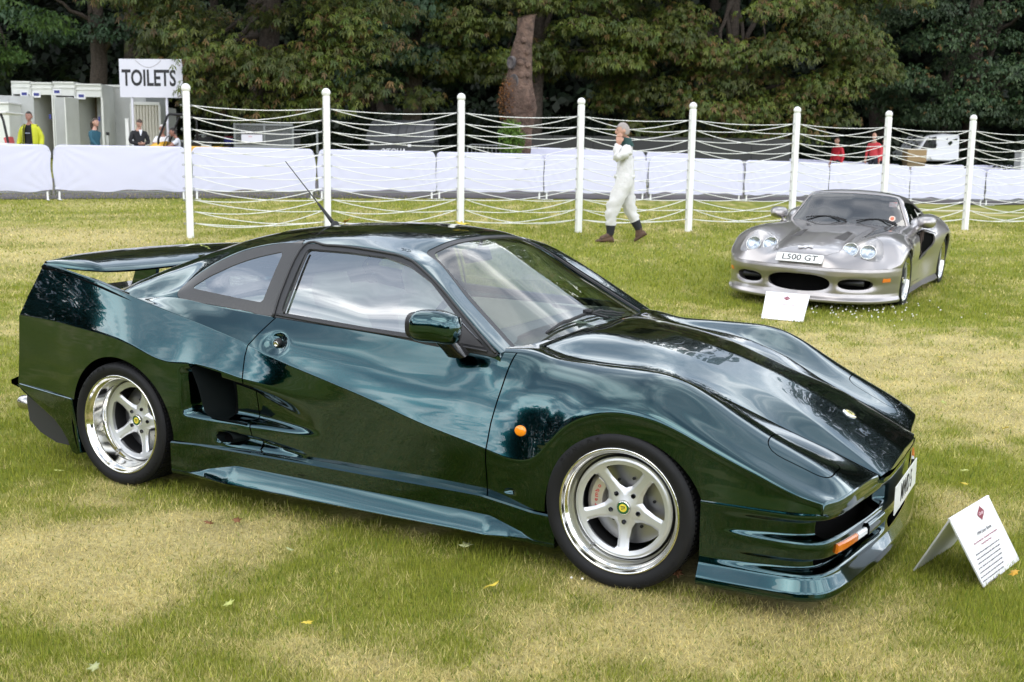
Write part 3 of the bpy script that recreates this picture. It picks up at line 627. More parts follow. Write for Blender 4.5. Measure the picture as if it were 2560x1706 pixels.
# ---------------------------------------------------------------- crowd barriers with white covers
def cover_mat():
    m = mat('white_cover_cloth', (.60, .60, .745), .8, sheen=.1, bump=(260, .15, .002)); return m
COVER = cover_mat()
def barrier(pl, pr, label, seed, group, depth_add=0.0, top=None, cover=True, base=None):
    """pl, pr: source-photo columns of the two ends; stands on the line BL-BR"""
    rs = np.random.RandomState(seed)
    def on_line(px):
        best = (1e9, None)
        lo, hi = -12.0, rl + 30
        for _ in range(60):
            u = (lo + hi) / 2; p = np.array((BL[0] + rd[0] * u + rn[0] * depth_add, BL[1] + rd[1] * u + rn[1] * depth_add, 0)); p[2] = float(ground_z(p[0], p[1])) + .6
            q = (p - CAM_C) @ CAM_R; x = 1280 + CAM_F * q[0] / -q[2]
            if x < px: lo = u
            else: hi = u
        return u
    u0, u1 = on_line(pl), on_line(pr); W = u1 - u0; um = (u0 + u1) / 2
    p = Vector((BL[0] + rd[0] * um + rn[0] * depth_add, BL[1] + rd[1] * um + rn[1] * depth_add, 0)); p.z = float(ground_z(p.x, p.y))
    r = empty('crowd_barrier', p, math.atan2(rd[1], rd[0]) + math.radians(rs.randn() * .6)); tag(r, label, 'barrier', group)
    Hh = 1.10; g = W / 2 - .015; slope = (float(ground_z(p.x + rd[0] * g, p.y + rd[1] * g)) - float(ground_z(p.x - rd[0] * g, p.y - rd[1] * g))) / (2 * g)
    zs = lambda x: slope * x
    bm = bmesh.new(); rc = .16
    arc = [(-g, .10), (-g, Hh - rc)] + [(-g + rc - rc * math.cos(a), Hh - rc + rc * math.sin(a)) for a in np.linspace(.2, math.pi / 2, 6)] + [(g - rc + rc * math.sin(a), Hh - rc + rc * math.cos(a)) for a in np.linspace(0, math.pi / 2 - .2, 6)] + [(g, Hh - rc), (g, .10)]
    bm_tube(bm, [(x, 0, z + zs(x)) for x, z in arc], .02, 8); bm_tube(bm, [(-g, 0, .16 + zs(-g)), (g, 0, .16 + zs(g))], .016, 6)
    bm_obj('frame', bm, IRON, r, True)
    for k in range(14 if not cover else 0):
        x = -g + (k + 1) * 2 * g / 15; bm = bmesh.new(); bm_tube(bm, [(x, 0, .16), (x, 0, Hh)], .008, 5); bm_obj('bar', bm, IRON, r, True)
    for s in (-1, 1):
        bm = bmesh.new(); x = s * (g - .07); bm_box(bm, (x, 0, .012 + zs(x)), (.045, .62, .012)); bm_box(bm, (x, 0, .09 + zs(x)), (.035, .03, .17)); bm_obj('foot', bm, WHITE if cover else IRON, r)
    if cover:
        nx, nz = 60, 24; rows = []; front = []
        ph = rs.rand(6) * 6; 
        for side in (-1, 1):
            for i in range(nx + 1):
                x = (-g + 2 * g * i / nx) * (1 + .02 / g)
                # top edge follows the rounded corners of the frame
                e = max(g + .02 - abs(x), 0); zt = Hh + .022 if e > rc else Hh + .022 - rc + math.sqrt(max(rc * rc - (rc - e) ** 2, 0))
                zb = .19 + .02 * math.sin(x * 4 + ph[0]) + .012 * math.sin(x * 9 + ph[1]) + zs(x) * 0
                for j in range(nz + 1):
                    t = j / nz; z = zt + (zb - zt) * t
                    # creases fanning from the corners, soft vertical folds, slight belly
                    fan = 0
                    for cx_, sg in ((-g, 1), (g, -1)):
                        dx_, dz_ = abs(x - cx_) + .05, (Hh - z) + .05; an = math.atan2(dz_, dx_); rr_ = math.hypot(dx_, dz_); fan += .014 * math.sin(an * 22 + ph[2] + cx_) * math.exp(-rr_ * 2.0)
                        dz2 = z - .15 + .05; an = math.atan2(dz2, dx_); rr_ = math.hypot(dx_, dz2); fan += .013 * math.sin(an * 18 + ph[3]) * math.exp(-rr_ * 2.4)
                    yo = -.023 - .012 * math.sin(math.pi * t) + fan + .004 * math.sin(x * 11 + ph[4] + 2 * t) * t
                    rows.append((x + .012 * math.sin(z * 9 + ph[5]) * (1 - min(1, e / .3)), side * -yo, z + zs(x)))
        V = np.array(rows); F = []
        m_ = (nx + 1) * (nz + 1)
        for s in range(2):
            for i in range(nx):
                for j in range(nz):
                    q = [s * m_ + i * (nz + 1) + j, s * m_ + (i + 1) * (nz + 1) + j, s * m_ + (i + 1) * (nz + 1) + j + 1, s * m_ + i * (nz + 1) + j + 1]; F.append(q if s else q[::-1])
        for i in range(nx):
            a = i * (nz + 1); b = (i + 1) * (nz + 1); F.append([a, b, m_ + b, m_ + a])
        mesh_np('fabric_cover', V, F, COVER, r)
    return r
G_ = 'front row of crowd barriers under white covers'
fr = [(-170, 127, 'white covered barrier cut by the left edge of the picture'), (134, 468, 'white covered barrier left of the first ball-topped post'), (480, 788, 'white covered barrier between the first and second fence posts'), (795, 1087, 'white covered barrier just right of the second fence post'),
      (1090, 1356, 'white covered barrier behind the third and fourth fence posts'), (1360, 1614, 'white covered barrier directly behind the man in white overalls'), (1619, 1857, 'white covered barrier behind the fifth fence post, just right of the walking man'),
      (1861, 2070, 'white covered barrier behind the windscreen of the silver car'), (2073, 2271, 'white covered barrier behind the rear wing of the silver car'), (2274, 2459, 'white covered barrier at the last visible fence post'), (2463, 2650, 'white covered barrier at the right edge of the picture')]
for i, (a, b, l) in enumerate(fr): barrier(a, b, l, 100 + i, G_)
G2_ = 'second row of white covered barriers across the road'
for i, (a, b, l) in enumerate([(1318, 1610, 'far white barrier starting left of the fourth fence post'), (1614, 1910, 'far white barrier behind the fifth fence post'), (1916, 2086, 'far white barrier below the first person in red'), (2089, 2248, 'far white barrier below the second person in red'), (2254, 2408, 'far white barrier in front of the white van'), (2414, 2580, 'far white barrier at the right edge')]):
    barrier(a, b, l, 200 + i, G2_, 7.2)
for i, (a, b, l) in enumerate([(1258, 1300, 'short bare steel barrier seen above the covers beside the stump')]): barrier(a - 90, b + 20, l, 300 + i, None, 8.6, cover=False)
# ---------------------------------------------------------------- dark green coupe
def car_paint(name, flake, coat_ior=1.6, metal=1.0, rough=0.42, coat=1.0, orange=0.0):
    m = bpy.data.materials.new(name); m.use_nodes = True; nt = m.node_tree; b = nt.nodes['Principled BSDF']
    b.inputs['Base Color'].default_value = (*flake, 1); b.inputs['Metallic'].default_value = metal; b.inputs['Roughness'].default_value = rough
    b.inputs['Coat Weight'].default_value = coat; b.inputs['Coat IOR'].default_value = coat_ior; b.inputs['Coat Roughness'].default_value = 0.012
    # metallic flake sparkle and slight orange peel in the lacquer
    t = nt.nodes.new('ShaderNodeTexCoord'); n = nt.nodes.new('ShaderNodeTexNoise'); n.inputs['Scale'].default_value = 900
    nt.links.new(t.outputs['Object'], n.inputs['Vector'])
    mr = nt.nodes.new('ShaderNodeMapRange'); mr.inputs['To Min'].default_value = 0.75; mr.inputs['To Max'].default_value = 1.3
    nt.links.new(n.outputs['Fac'], mr.inputs['Value'])
    mm = nt.nodes.new('ShaderNodeMix'); mm.data_type = 'RGBA'; mm.blend_type = 'MULTIPLY'; mm.inputs[0].default_value = 1.0
    mm.inputs[6].default_value = (*flake, 1); nt.links.new(mr.outputs[0], mm.inputs[7]); nt.links.new(mm.outputs[2], b.inputs['Base Color'])
    n2 = nt.nodes.new('ShaderNodeTexNoise'); n2.inputs['Scale'].default_value = 9.0; n2.inputs['Detail'].default_value = 1.0
    mp = nt.nodes.new('ShaderNodeMapping'); mp.inputs['Scale'].default_value = (0.35, 0.8, 2.4)
    nt.links.new(t.outputs['Object'], mp.inputs['Vector']); nt.links.new(mp.outputs[0], n2.inputs['Vector'])
    bp = nt.nodes.new('ShaderNodeBump'); bp.inputs['Strength'].default_value = 0.10; bp.inputs['Distance'].default_value = 0.012
    nt.links.new(n2.outputs['Fac'], bp.inputs['Height']); nt.links.new(bp.outputs[0], b.inputs['Coat Normal'])
    MATS[name] = m; return m
GREEN = car_paint('green_pearl_paint', (0.0075, 0.048, 0.055), 1.58, rough=.13)
BLACKP = mat('black_trim', (0.012, 0.012, 0.013), 0.45, spec=0.4)
RUBBER = mat('seal_rubber', (0.02, 0.02, 0.022), 0.4, spec=0.5)
CAVITY = mat('duct_black', (0.004, 0.004, 0.004), 0.9, spec=0.03)
TYRE = mat('tyre_rubber', (0.010, 0.010, 0.011), 0.6, spec=0.25, bump=(60, 0.15, 0.004))
CHROME = mat('polished_rim', (0.74, 0.73, 0.69), 0.08, metal=1.0)
SILVERW = mat('silver_wheel_paint', (0.66, 0.67, 0.69), 0.34, metal=0.65, coat=0.6, coat_rough=0.1)
STEEL = mat('brake_steel', (0.42, 0.42, 0.43), 0.35, metal=1.0, bump=(300, 0.1, 0.002))
AMBER = mat('amber_lens', (0.95, 0.28, 0.01), 0.15, coat=0.6, spec=0.6, sss=0.1)
CLEARL = mat('clear_lens', (0.75, 0.77, 0.78), 0.1, coat=0.5)
REDL = mat('red_lens', (0.45, 0.01, 0.01), 0.15, coat=0.5)
WHITEP = mat('white_plate', (0.78, 0.79, 0.76), 0.35, coat=0.3)
CREAM = mat('cream_leather', (0.62, 0.60, 0.53), 0.55)
GREYTRIM = mat('grey_trim', (0.11, 0.115, 0.12), 0.7)
WSGLASS = glass_mat('windscreen_glass', (0.74, 0.83, 0.78), 1.52, boost=2.0)
GLASS = glass_mat('car_glass', (0.56, 0.65, 0.60), 1.52, boost=8.0)
def carbon_mat():
    m = bpy.data.materials.new('carbon_weave'); m.use_nodes = True; nt = m.node_tree; b = nt.nodes['Principled BSDF']
    t = nt.nodes.new('ShaderNodeTexCoord'); mp = nt.nodes.new('ShaderNodeMapping'); mp.inputs['Rotation'].default_value = (0, math.radians(38), 0)
    ck = nt.nodes.new('ShaderNodeTexChecker'); ck.inputs['Scale'].default_value = 520
    ck.inputs['Color1'].default_value = (0.045, 0.043, 0.042, 1); ck.inputs['Color2'].default_value = (0.02, 0.019, 0.018, 1)
    nt.links.new(t.outputs['Object'], mp.inputs[0]); nt.links.new(mp.outputs[0], ck.inputs[0]); nt.links.new(ck.outputs[0], b.inputs['Base Color'])
    b.inputs['Roughness'].default_value = 0.42; b.inputs['Coat Weight'].default_value = 0.35; b.inputs['Coat Roughness'].default_value = 0.25
    return m
CARBON = carbon_mat()

car = empty('sports_coupe')
tag(car, 'dark green sports coupe with high rear wing and silver five-spoke wheels', 'car')

# ---- lower body: control curves, each (x, half width, z)
U = np.arange(-3.42, 0.8601, 0.0135); U = np.append(U[:-1], 0.86)
def crv(T, X, sig=3.0):
    T = np.array(T, float); q = np.stack([pchip(T[:, 0], T[:, 1], X), pchip(T[:, 0], T[:, 2], X)], 1)
    return gsmooth(q, sig)
TAB = [
 [(-3.42, 0, .875), (-2.6, 0, .87), (-1.7, 0, .85), (-.6, 0, .84), (-.47, 0, .858), (-.2, 0, .842), (0, 0, .806), (.2, 0, .748), (.4, 0, .673), (.624, 0, .565), (.8, 0, .466), (.86, 0, .43)],
 [(-3.42, .3, .873), (-2.6, .3, .87), (-1.7, .3, .85), (-.6, .27, .835), (-.47, .27, .856), (-.2, .27, .828), (0, .255, .787), (.16, .25, .738), (.35, .26, .668), (.52, .31, .60), (.67, .34, .517), (.78, .365, .455), (.83, .385, .424)],
 [(-3.42, .6, .87), (-2.6, .6, .87), (-1.7, .55, .85), (-.7, .58, .81), (-.5, .60, .835), (-.41, .60, .801), (-.26, .60, .777), (0, .56, .754), (.1, .54, .728), (.23, .52, .685), (.4, .47, .607), (.525, .44, .549), (.66, .415, .495), (.825, .395, .424)],
 [(-3.42, .80, .885), (-2.75, .80, .89), (-2.35, .795, .918), (-2.08, .795, .892), (-1.75, .80, .872), (-1.2, .81, .848), (-.66, .81, .815), (-.5, .765, .818), (-.385, .75, .80), (-.17, .75, .803), (.03, .75, .800), (.14, .75, .781), (.24, .75, .739), (.365, .75, .667), (.49, .75, .60), (.6, .745, .549), (.74, .735, .476), (.80, .725, .43)],
 [(-3.42, .845, 1.02), (-3.1, .85, 1.02), (-2.6, .855, .912), (-2.35, .845, .886), (-2.1, .84, .86), (-1.9, .842, .825), (-1.7, .862, .79), (-1.2, .878, .725), (-.8, .885, .66), (-.58, .875, .655), (-.45, .862, .69), (-.3, .862, .735), (-.1, .868, .762), (.05, .872, .758), (.2, .872, .705), (.34, .872, .635), (.5, .868, .555), (.65, .85, .487), (.74, .825, .448), (.778, .81, .43)],
 [(-3.42, .862, 1.06), (-3.16, .868, 1.042), (-2.84, .874, .991), (-2.58, .877, .928), (-2.35, .879, .874), (-2.165, .88, .833), (-1.99, .884, .793), (-1.82, .888, .75), (-1.645, .90, .70), (-1.4, .912, .645), (-1.13, .922, .583), (-.89, .928, .518), (-.58, .932, .452), (-.46, .935, .425), (-.363, .942, .43), (-.318, .948, .485), (-.243, .955, .59), (-.131, .96, .655), (-.01, .96, .682), (.11, .96, .674), (.227, .958, .639), (.342, .955, .587), (.525, .947, .512), (.65, .932, .458), (.755, .90, .425)],
 [(-3.42, .893, .77), (-3.06, .915, .763), (-2.85, .938, .751), (-2.65, .960, .738), (-2.52, .972, .719), (-2.41, .974, .69), (-2.31, .97, .655), (-2.22, .962, .642), (-2.12, .957, .65), (-2.0, .953, .642), (-1.82, .935, .603), (-1.6, .914, .577), (-1.4, .908, .555), (-1.13, .914, .525), (-.9, .921, .472), (-.58, .928, .41), (-.46, .932, .385), (-.36, .938, .385), (-.318, .944, .43), (-.243, .954, .545), (-.131, .958, .61), (0, .958, .637), (.11, .958, .63), (.227, .956, .598), (.342, .953, .55), (.525, .945, .478), (.65, .93, .435), (.755, .898, .412)],
 [(-3.42, .888, .56), (-3.06, .918, .56), (-2.9, .940, .56), (-2.6, .968, .54), (-2.25, .958, .47), (-2.05, .95, .45), (-1.82, .915, .44), (-1.6, .90, .43), (-1.3, .896, .42), (-.9, .905, .38), (-.5, .922, .34), (-.3, .943, .38), (0, .955, .48), (.3, .953, .47), (.5, .946, .435), (.65, .93, .415), (.755, .897, .403)],
 [(-3.42, .883, .40), (-3.06, .912, .39), (-2.9, .935, .385), (-2.6, .955, .33), (-2.25, .945, .272), (-2.05, .935, .272), (-1.8, .905, .272), (-1.3, .89, .272), (-.9, .895, .270), (-.55, .908, .264), (-.36, .934, .24), (-.25, .944, .25), (0, .952, .32), (.33, .954, .396), (.5, .947, .396), (.65, .93, .396), (.755, .897, .396)]]
XE = [.845, .832, .818, .785, .764, .731, .731, .731, .731]
XT = [-3.41, -3.40, -3.33, -3.2, -3.175, -3.165, -3.335, -3.36, -3.39]
KN = []
for T, xe, xt in zip(TAB, XE, XT):
    x = U.copy()
    x = np.where(U > .3, U + (xe - .86) * (np.clip((U - .3) / .56, 0, 1)) ** 2, x)
    x = np.where(U < -2.9, U + (xt + 3.42) * (np.clip((-2.9 - U) / .52, 0, 1)) ** 1.5, x)
    q = crv(T, x)
    KN.append(np.stack([x, q[:, 0], q[:, 1]], 1))
KN = np.stack(KN, 1)
cA = np.clip(np.interp(U, [-3.42, -.62, -.4, -.25], [1, 1, .6, 0]), 0, 1)
cM = np.clip(np.interp(U, [-3.42, -2.3, -2.05, -1.82, -1.5, -1.2], [.9, .9, .9, .9, .3, 0]), 0, 1)
cB = np.clip(np.interp(U, [-3.42, -.8, -.6], [1, 1, 0]), 0, 1)
cR = np.clip(np.interp(U, [-.5, -.2, .1, .8], [0, 0, .45, .6]), 0, 1)
cV = np.clip(np.interp(U, [-.5, -.2, .2, .8], [0, .2, .5, .6]), 0, 1)
HS, KI = loft(KN, [0, cR, cV, cB, 0, cA, cM, 0, 0], [10, 14, 14, 16, 18, 20, 16, 14], eps=.06)
# nose lip: two more rows roll the front edge down to the bumper seam
end = HS[-1]; nx = np.array([1.0, 0, 0])
tn = np.gradient(end[:, :2], axis=0); no = np.stack([tn[:, 1], -tn[:, 0]], 1); no /= np.linalg.norm(no, axis=1, keepdims=True) + 1e-9
no[:KI[4]] = np.where(no[:KI[4], :1] < 0, -no[:KI[4]], no[:KI[4]])
kk = np.clip((np.arange(len(end)) - KI[5]) / 12.0, 0, 1)
rows = []
for t in (0.2, .45, .75, 1.0):
    r = end.copy(); a = t * math.pi / 2
    ex = 0.010 * math.sin(a)
    r[:, 0] += ex * np.interp(end[:, 1], [0, .7, .9], [1, .95, .55]) * (1 - .3 * kk); r[:, 1] += ex * np.interp(end[:, 1], [0, .6, .8, .9], [0, 0.05, .5, .75])
    drop = (1 - math.cos(a)); r[:, 2] = end[:, 2] + (np.minimum(.394, end[:, 2]) - end[:, 2]) * drop
    rows.append(r)
HS = np.concatenate([HS, np.array(rows)], 0)
# recess ramps of the side intakes, cut into door and quarter
def recess(S):
    x, w, z = S[..., 0], S[..., 1], S[..., 2]; side = (np.arange(S.shape[1]) > KI[5])[None, :]
    zl = np.interp(x, [-2.13, -2.0, -1.81, -1.46], [.402, .402, .388, .384]); top = np.interp(x, [-2.1, -1.82, -1.5, -1.35], [.63, .585, .53, .50])
    dep = np.interp(x, [-2.17, -2.12, -1.9, -1.8, -1.46, -1.42], [0, .09, .085, .075, .004, 0])
    d1 = dep * sm((z - zl) / .022) * sm((top - z) / np.interp(x, [-2.1, -1.8, -1.4], [.03, .05, .12]))
    zl2 = np.interp(x, [-2.0, -1.76, -1.48], [.296, .282, .275]); top2 = np.interp(x, [-2.0, -1.76, -1.48], [.35, .335, .30])
    d2 = np.interp(x, [-2.0, -1.94, -1.76, -1.48], [.0, .055, .045, 0]) * sm((z - zl2) / .018) * sm((top2 - z) / .02)
    S = S.copy(); S[..., 1] -= np.where(side, d1 + d2, 0)
    # triangular nick ahead of the door and handle dish
    dh = np.exp(-(((x + 1.685) / .055) ** 2 + ((z - .768) / .040) ** 2) ** 2); S[..., 1] -= np.where((np.arange(S.shape[1]) > KI[3])[None, :], dh * .018, 0)
    d3 = .016 * sm((x + .53) / .07) * (x < -.459) * sm((z - (.285 + 0 * x)) / .006) * ((z < .285 + (x + .53) / .07 * .022) & (z > .283))
    S[..., 1] -= np.where(side, d3, 0)
    return S
HSR = recess(HS)
def full(S, sgn_near=-1):
    R = S.copy(); R[..., 1] *= -1; L = S[:, ::-1][:, :-1].copy()
    return np.concatenate([L, R], 1)            # left sill .. centre .. right sill
BP = full(HSR); nvh = HS.shape[1]; NV = BP.shape[1]
vi = np.abs(np.arange(NV) - (nvh - 1))          # 0 at centre
BX, BY, BZ = BP[..., 0], BP[..., 1], BP[..., 2]; BW = np.abs(BY)
VI = np.broadcast_to(vi[None, :], BX.shape)
NB = grid_normals(BP); FLIPB = NB[len(U) // 2, nvh - 1, 2] < 0
if FLIPB: NB = -NB
GAP = 0.0030
door_poly = [(-.522, .875), (-.547, .70), (-.570, .553), (-.580, .40), (-.580, .262), (-1.735, .262), (-1.795, .33), (-1.812, .40), (-1.816, .47), (-1.822, .594), (-1.832, .70), (-1.828, .748), (-1.80, .79), (-1.735, .876), (-1.70, .92), (-.58, .93)]
side_f = (VI >= KI[3] - 1)
door_s = np.where(side_f, poly_sdf(door_poly, BX, BZ), -1.0)
hood_poly = [(-.47, 0), (-.475, .3), (-.488, .55), (-.492, .605), (-.465, .612), (-.43, .604), (-.36, .60), (-.26, .602), (-.13, .585), (0, .56), (.1, .54), (.23, .52), (.4, .47), (.525, .44), (.66, .415), (.80, .398), (.833, .393), (.838, .385), (.85, .28), (.87, .1), (.88, 0), (.88, -.1)]
hood_poly = hood_poly + [(-.47, -.1)]
top_f = (VI <= KI[4])
hood_s = np.where(top_f, poly_sdf(hood_poly, BX, BW), -1.0); hood_s = np.minimum(hood_s, (BZ - .4085) + np.where(BX < .8, 1, 0))
lid_poly = round_poly([(.492, .605), (.497, .822), (.722, .775), (.722, .556)], [.05, .07, .06, .06])
lid_s = np.where(top_f | (VI <= KI[5]), poly_sdf(lid_poly, BX, BW), -1.0)
arch_f = .3275 - np.hypot(BX - .018, BZ - .265); arch_r = .346 - np.hypot(BX + 2.588, BZ - .288)
arch = np.where(VI > KI[4], np.maximum(arch_f, arch_r), -1.0)
int_poly = round_poly([(-2.125, .648), (-2.10, .650), (-1.96, .628), (-1.80, .592), (-1.70, .57), (-1.70, .40), (-1.80, .392), (-2.0, .405), (-2.04, .425), (-2.078, .548)], .03)
intk = np.where((VI > KI[5]) & (BX < -1.93), poly_sdf(int_poly, BX, BZ), -1.0)
hole2 = np.where(VI > KI[5], 1 - np.hypot((BX + 1.945) / .05, (BZ - .32) / .026), -1.0) * .03
cab = np.where((VI < KI[3] - 2) & (BX < -.7) & (BX > -2.3), poly_sdf([(-.72, -.1), (-.72, .66), (-1.5, .72), (-2.25, .70), (-2.25, -.1)], BX, BW), -1.0)
solid = np.minimum.reduce([-door_s - GAP, -hood_s - GAP, -lid_s - GAP * .8, -arch, -intk, -hole2, -cab])
panel('body', BP, solid, GREEN, car, lip=.02, N=NB if not FLIPB else -NB, flip=FLIPB)
panel('hood', BP, np.minimum(hood_s - GAP, -lid_s), GREEN, car, lip=.02, N=NB if not FLIPB else -NB, flip=FLIPB)
for sgn in (-1, 1):
    sd = np.where(BY * sgn > 0, 1.0, -1.0)
    panel('headlight_cover', BP, np.minimum(lid_s - GAP * .6, sd), GREEN, car, lip=.012, N=NB if not FLIPB else -NB, flip=FLIPB)
    d = panel('door', BP, np.minimum.reduce([door_s - GAP, -intk - .004, -hole2, sd]), GREEN, car, lip=.02, N=NB if not FLIPB else -NB, flip=FLIPB)
    if sgn < 0: DOOR = d
    else: DOOR_L = d
# black backing just under the shut lines and inside the ducts
back = np.minimum.reduce([-arch - .03, -cab - .02, -(intk + .0)])
backP = BP - NB * .024
back = np.minimum(back, np.where((BX < .69) | ((VI < KI[2]) & (BX < .80)), 1, -1)); panel('inner_shell', backP[::3, ::2], back[::3, ::2], CAVITY, car, N=(NB if not FLIPB else -NB)[::3, ::2], flip=FLIPB)
# intake duct pockets behind each opening
for sgn in (-1, 1):
    bm = bmesh.new()
    for poly, w0, w1 in ((int_poly, .962, .78), (np.array([(-1.945 + .055 * math.cos(a), .32 + .03 * math.sin(a)) for a in np.linspace(0, 2 * math.pi, 20, endpoint=False)]), .945, .80)):
        pl = [p for p in poly if p[0] < -1.78]
        wl = lambda x: np.interp(x, [-2.12, -2.0, -1.82], [.957, .95, .93]) - .006
        a = [bm.verts.new((x, sgn * (wl(x) if w0 > .95 else .93), z)) for x, z in pl]; b = [bm.verts.new((x + .06, sgn * w1, z)) for x, z in pl]
        for i in range(len(pl)):
            j = (i + 1) % len(pl)
            if pl[i][0] > -1.93 and pl[j][0] > -1.93 and w0 > .95: continue
            bm.faces.new((a[i], a[j], b[j], b[i]))
        bm.faces.new(b)
    vs_ = [bm.verts.new((x, sgn * w_, z)) for x, w_, z in ((-2.08, .78, .66), (-1.72, .80, .66), (-1.72, .80, .37), (-2.08, .78, .37))]; bm.faces.new(vs_)
    bm_obj('intake_duct', bm, mat('duct_dark', (.003, .005, .005), .6, spec=.1), car)
# tail panel
tl = HS[0]; pts = [(p[0] + .004, s * p[1], p[2]) for s in (1, -1) for p in (tl[KI[5]:] if s == 1 else tl[KI[5]:][::-1]) if p[2] < .872]
for sgn in (-1, 1): mesh_np('fin_end', np.array([(-3.165, sgn * .866, 1.04), (-3.165, sgn * .828, 1.035), (-3.30, sgn * .83, .86), (-3.29, sgn * .882, .86)]), [[0, 1, 2, 3]], GREEN, car, smooth=False)
mesh_np('tail_panel', np.array(pts), [list(range(len(pts)))], GREEN, car, smooth=False)
for sgn in (-1, 1):
    bm = bmesh.new(); bm_box(bm, (-3.333, sgn * .80, .69), (.03, .16, .12)); o = bm_obj('tail_lamp', bm, AMBER, car); bevel(o, .01)

# ---- greenhouse
GU = np.arange(-2.95, -.4399, .0125)
GT = [
 [(-2.95, 0, .93), (-2.7, 0, 1.04), (-2.5, 0, 1.125), (-2.27, 0, 1.197), (-2.05, 0, 1.238), (-1.8, 0, 1.262), (-1.54, 0, 1.268), (-1.31, 0, 1.256), (-1.2, 0, 1.243), (-1.09, 0, 1.212), (-.9, 0, 1.11), (-.7, 0, .995), (-.44, 0, .845)],
 [(-2.95, .35, .925), (-2.7, .33, 1.03), (-2.5, .32, 1.112), (-2.27, .31, 1.185), (-2.05, .3, 1.226), (-1.8, .3, 1.25), (-1.54, .3, 1.257), (-1.31, .3, 1.243), (-1.2, .3, 1.229), (-1.09, .3, 1.194), (-.9, .33, 1.083), (-.7, .36, .965), (-.44, .40, .81)],
 [(-2.95, .78, .85), (-2.85, .77, .875), (-2.72, .745, .93), (-2.6, .70, .982), (-2.48, .645, 1.034), (-2.34, .60, 1.090), (-2.2, .57, 1.145), (-2.05, .55, 1.178), (-1.8, .535, 1.212), (-1.54, .53, 1.224), (-1.31, .525, 1.206), (-1.2, .515, 1.19), (-1.11, .50, 1.163), (-.845, .60, .995), (-.58, .70, .826), (-.44, .75, .74)],
 [(-2.95, .80, .83), (-2.72, .795, .88), (-2.6, .785, .905), (-2.45, .76, .94), (-2.354, .735, .974), (-2.296, .708, 1.024), (-2.193, .672, 1.09), (-2.044, .632, 1.154), (-1.884, .608, 1.186), (-1.733, .60, 1.194), (-1.469, .598, 1.196), (-1.224, .612, 1.177), (-1.098, .632, 1.146), (-.958, .68, 1.07), (-.769, .755, .944), (-.586, .815, .823), (-.44, .84, .73)],
 [(-2.95, .808, .81), (-2.6, .80, .88), (-2.45, .79, .915), (-2.3, .765, .955), (-2.1, .735, .99), (-1.8, .71, 1.04), (-1.3, .71, 1.03), (-1.1, .73, 1.0), (-.9, .765, .94), (-.7, .80, .87), (-.586, .817, .815), (-.44, .845, .72)],
 [(-2.95, .81, .80), (-2.6, .805, .86), (-2.45, .80, .90), (-2.3, .795, .908), (-2.1, .792, .892), (-1.75, .797, .872), (-1.2, .807, .848), (-.9, .812, .832), (-.7, .816, .82), (-.586, .818, .808), (-.44, .848, .71)],
 [(-2.95, .81, .75), (-2.6, .81, .80), (-2.3, .80, .84), (-1.75, .80, .80), (-1.2, .81, .78), (-.586, .82, .74), (-.44, .85, .65)]]
GK = np.stack([np.stack([GU, *crv(T, GU, 1.6).T], 1) for T in GT], 1)
cp = np.interp(GU, [-2.9, -2.6, -2.2, -1.3, -1.1, -.6], [.0, 0, .0, .15, .5, .6])
GS, GI = loft(GK, [0, 0, cp, .75, 0, .5, 0], [14, 14, 12, 10, 10, 4], eps=.08)
GP = full(GS); gvh = GS.shape[1]; GX, GY, GZ = GP[..., 0], GP[..., 1], GP[..., 2]; GW = np.abs(GY)
GV = np.broadcast_to(np.abs(np.arange(GP.shape[1]) - (gvh - 1))[None, :], GX.shape)
NG = grid_normals(GP); FL = NG[len(GU) // 2, gvh - 1, 2] < 0
if FL: NG = -NG
NGa = -NG if FL else NG
sideg = GV >= GI[2] + 2; topg = GV <= GI[2] + 2
ws_out = [(-1.135, 0), (-1.142, .35), (-1.145, .47), (-1.13, .505), (-1.10, .522), (-.845, .622), (-.58, .722), (-.40, .79), (-.40, 0), (-.40, -.1), (-1.135, -.1)]
ws_in = [(-1.108, 0), (-1.115, .35), (-1.117, .455), (-1.105, .475), (-1.085, .492), (-.845, .584), (-.58, .684), (-.40, .752), (-.40, 0), (-.40, -.1), (-1.108, -.1)]
f_wo = np.where(topg, poly_sdf(ws_out, GX, GW), -1.0); f_wi = np.where(topg, poly_sdf(ws_in, GX, GW), -1.0)
fr_out = [(-1.742, 1.190), (-1.60, 1.1945), (-1.469, 1.1925), (-1.224, 1.173), (-1.15, 1.159), (-1.098, 1.142), (-.958, 1.066), (-.769, .940), (-.586, .818), (-.60, .80), (-1.0, .825), (-1.4, .848), (-1.765, .868)]
gl_out = round_poly([(-1.70, 1.17), (-1.456, 1.166), (-1.254, 1.154), (-1.128, 1.127), (-.994, 1.068), (-.828, .951), (-.657, .842), (-.771, .852), (-1.021, .860), (-1.248, .868), (-1.489, .882), (-1.721, .894), (-1.712, 1.007)], .02)
cb_out = catmull_poly([(-1.74, 1.190), (-1.809, 1.190), (-1.884, 1.183), (-2.044, 1.149), (-2.193, 1.085), (-2.292, 1.020), (-2.348, .972), (-2.351, .930), (-2.298, .912), (-2.091, .896), (-1.9, .884), (-1.766, .874), (-1.755, 1.0)], 4)
qg_out = round_poly([(-1.825, 1.152), (-1.941, 1.126), (-2.02, 1.103), (-2.094, 1.075), (-2.203, 1.023), (-2.287, .966), (-2.20, .956), (-2.0, .9385), (-1.839, .928), (-1.833, 1.012)], .02)
f_fr = np.where(sideg, poly_sdf(fr_out, GX, GZ), -1.0); f_gl = np.where(sideg, poly_sdf(gl_out, GX, GZ), -1.0)
f_cb = np.where(sideg, poly_sdf(cb_out, GX, GZ), -1.0); f_qg = np.where(sideg, poly_sdf(qg_out, GX, GZ), -1.0)
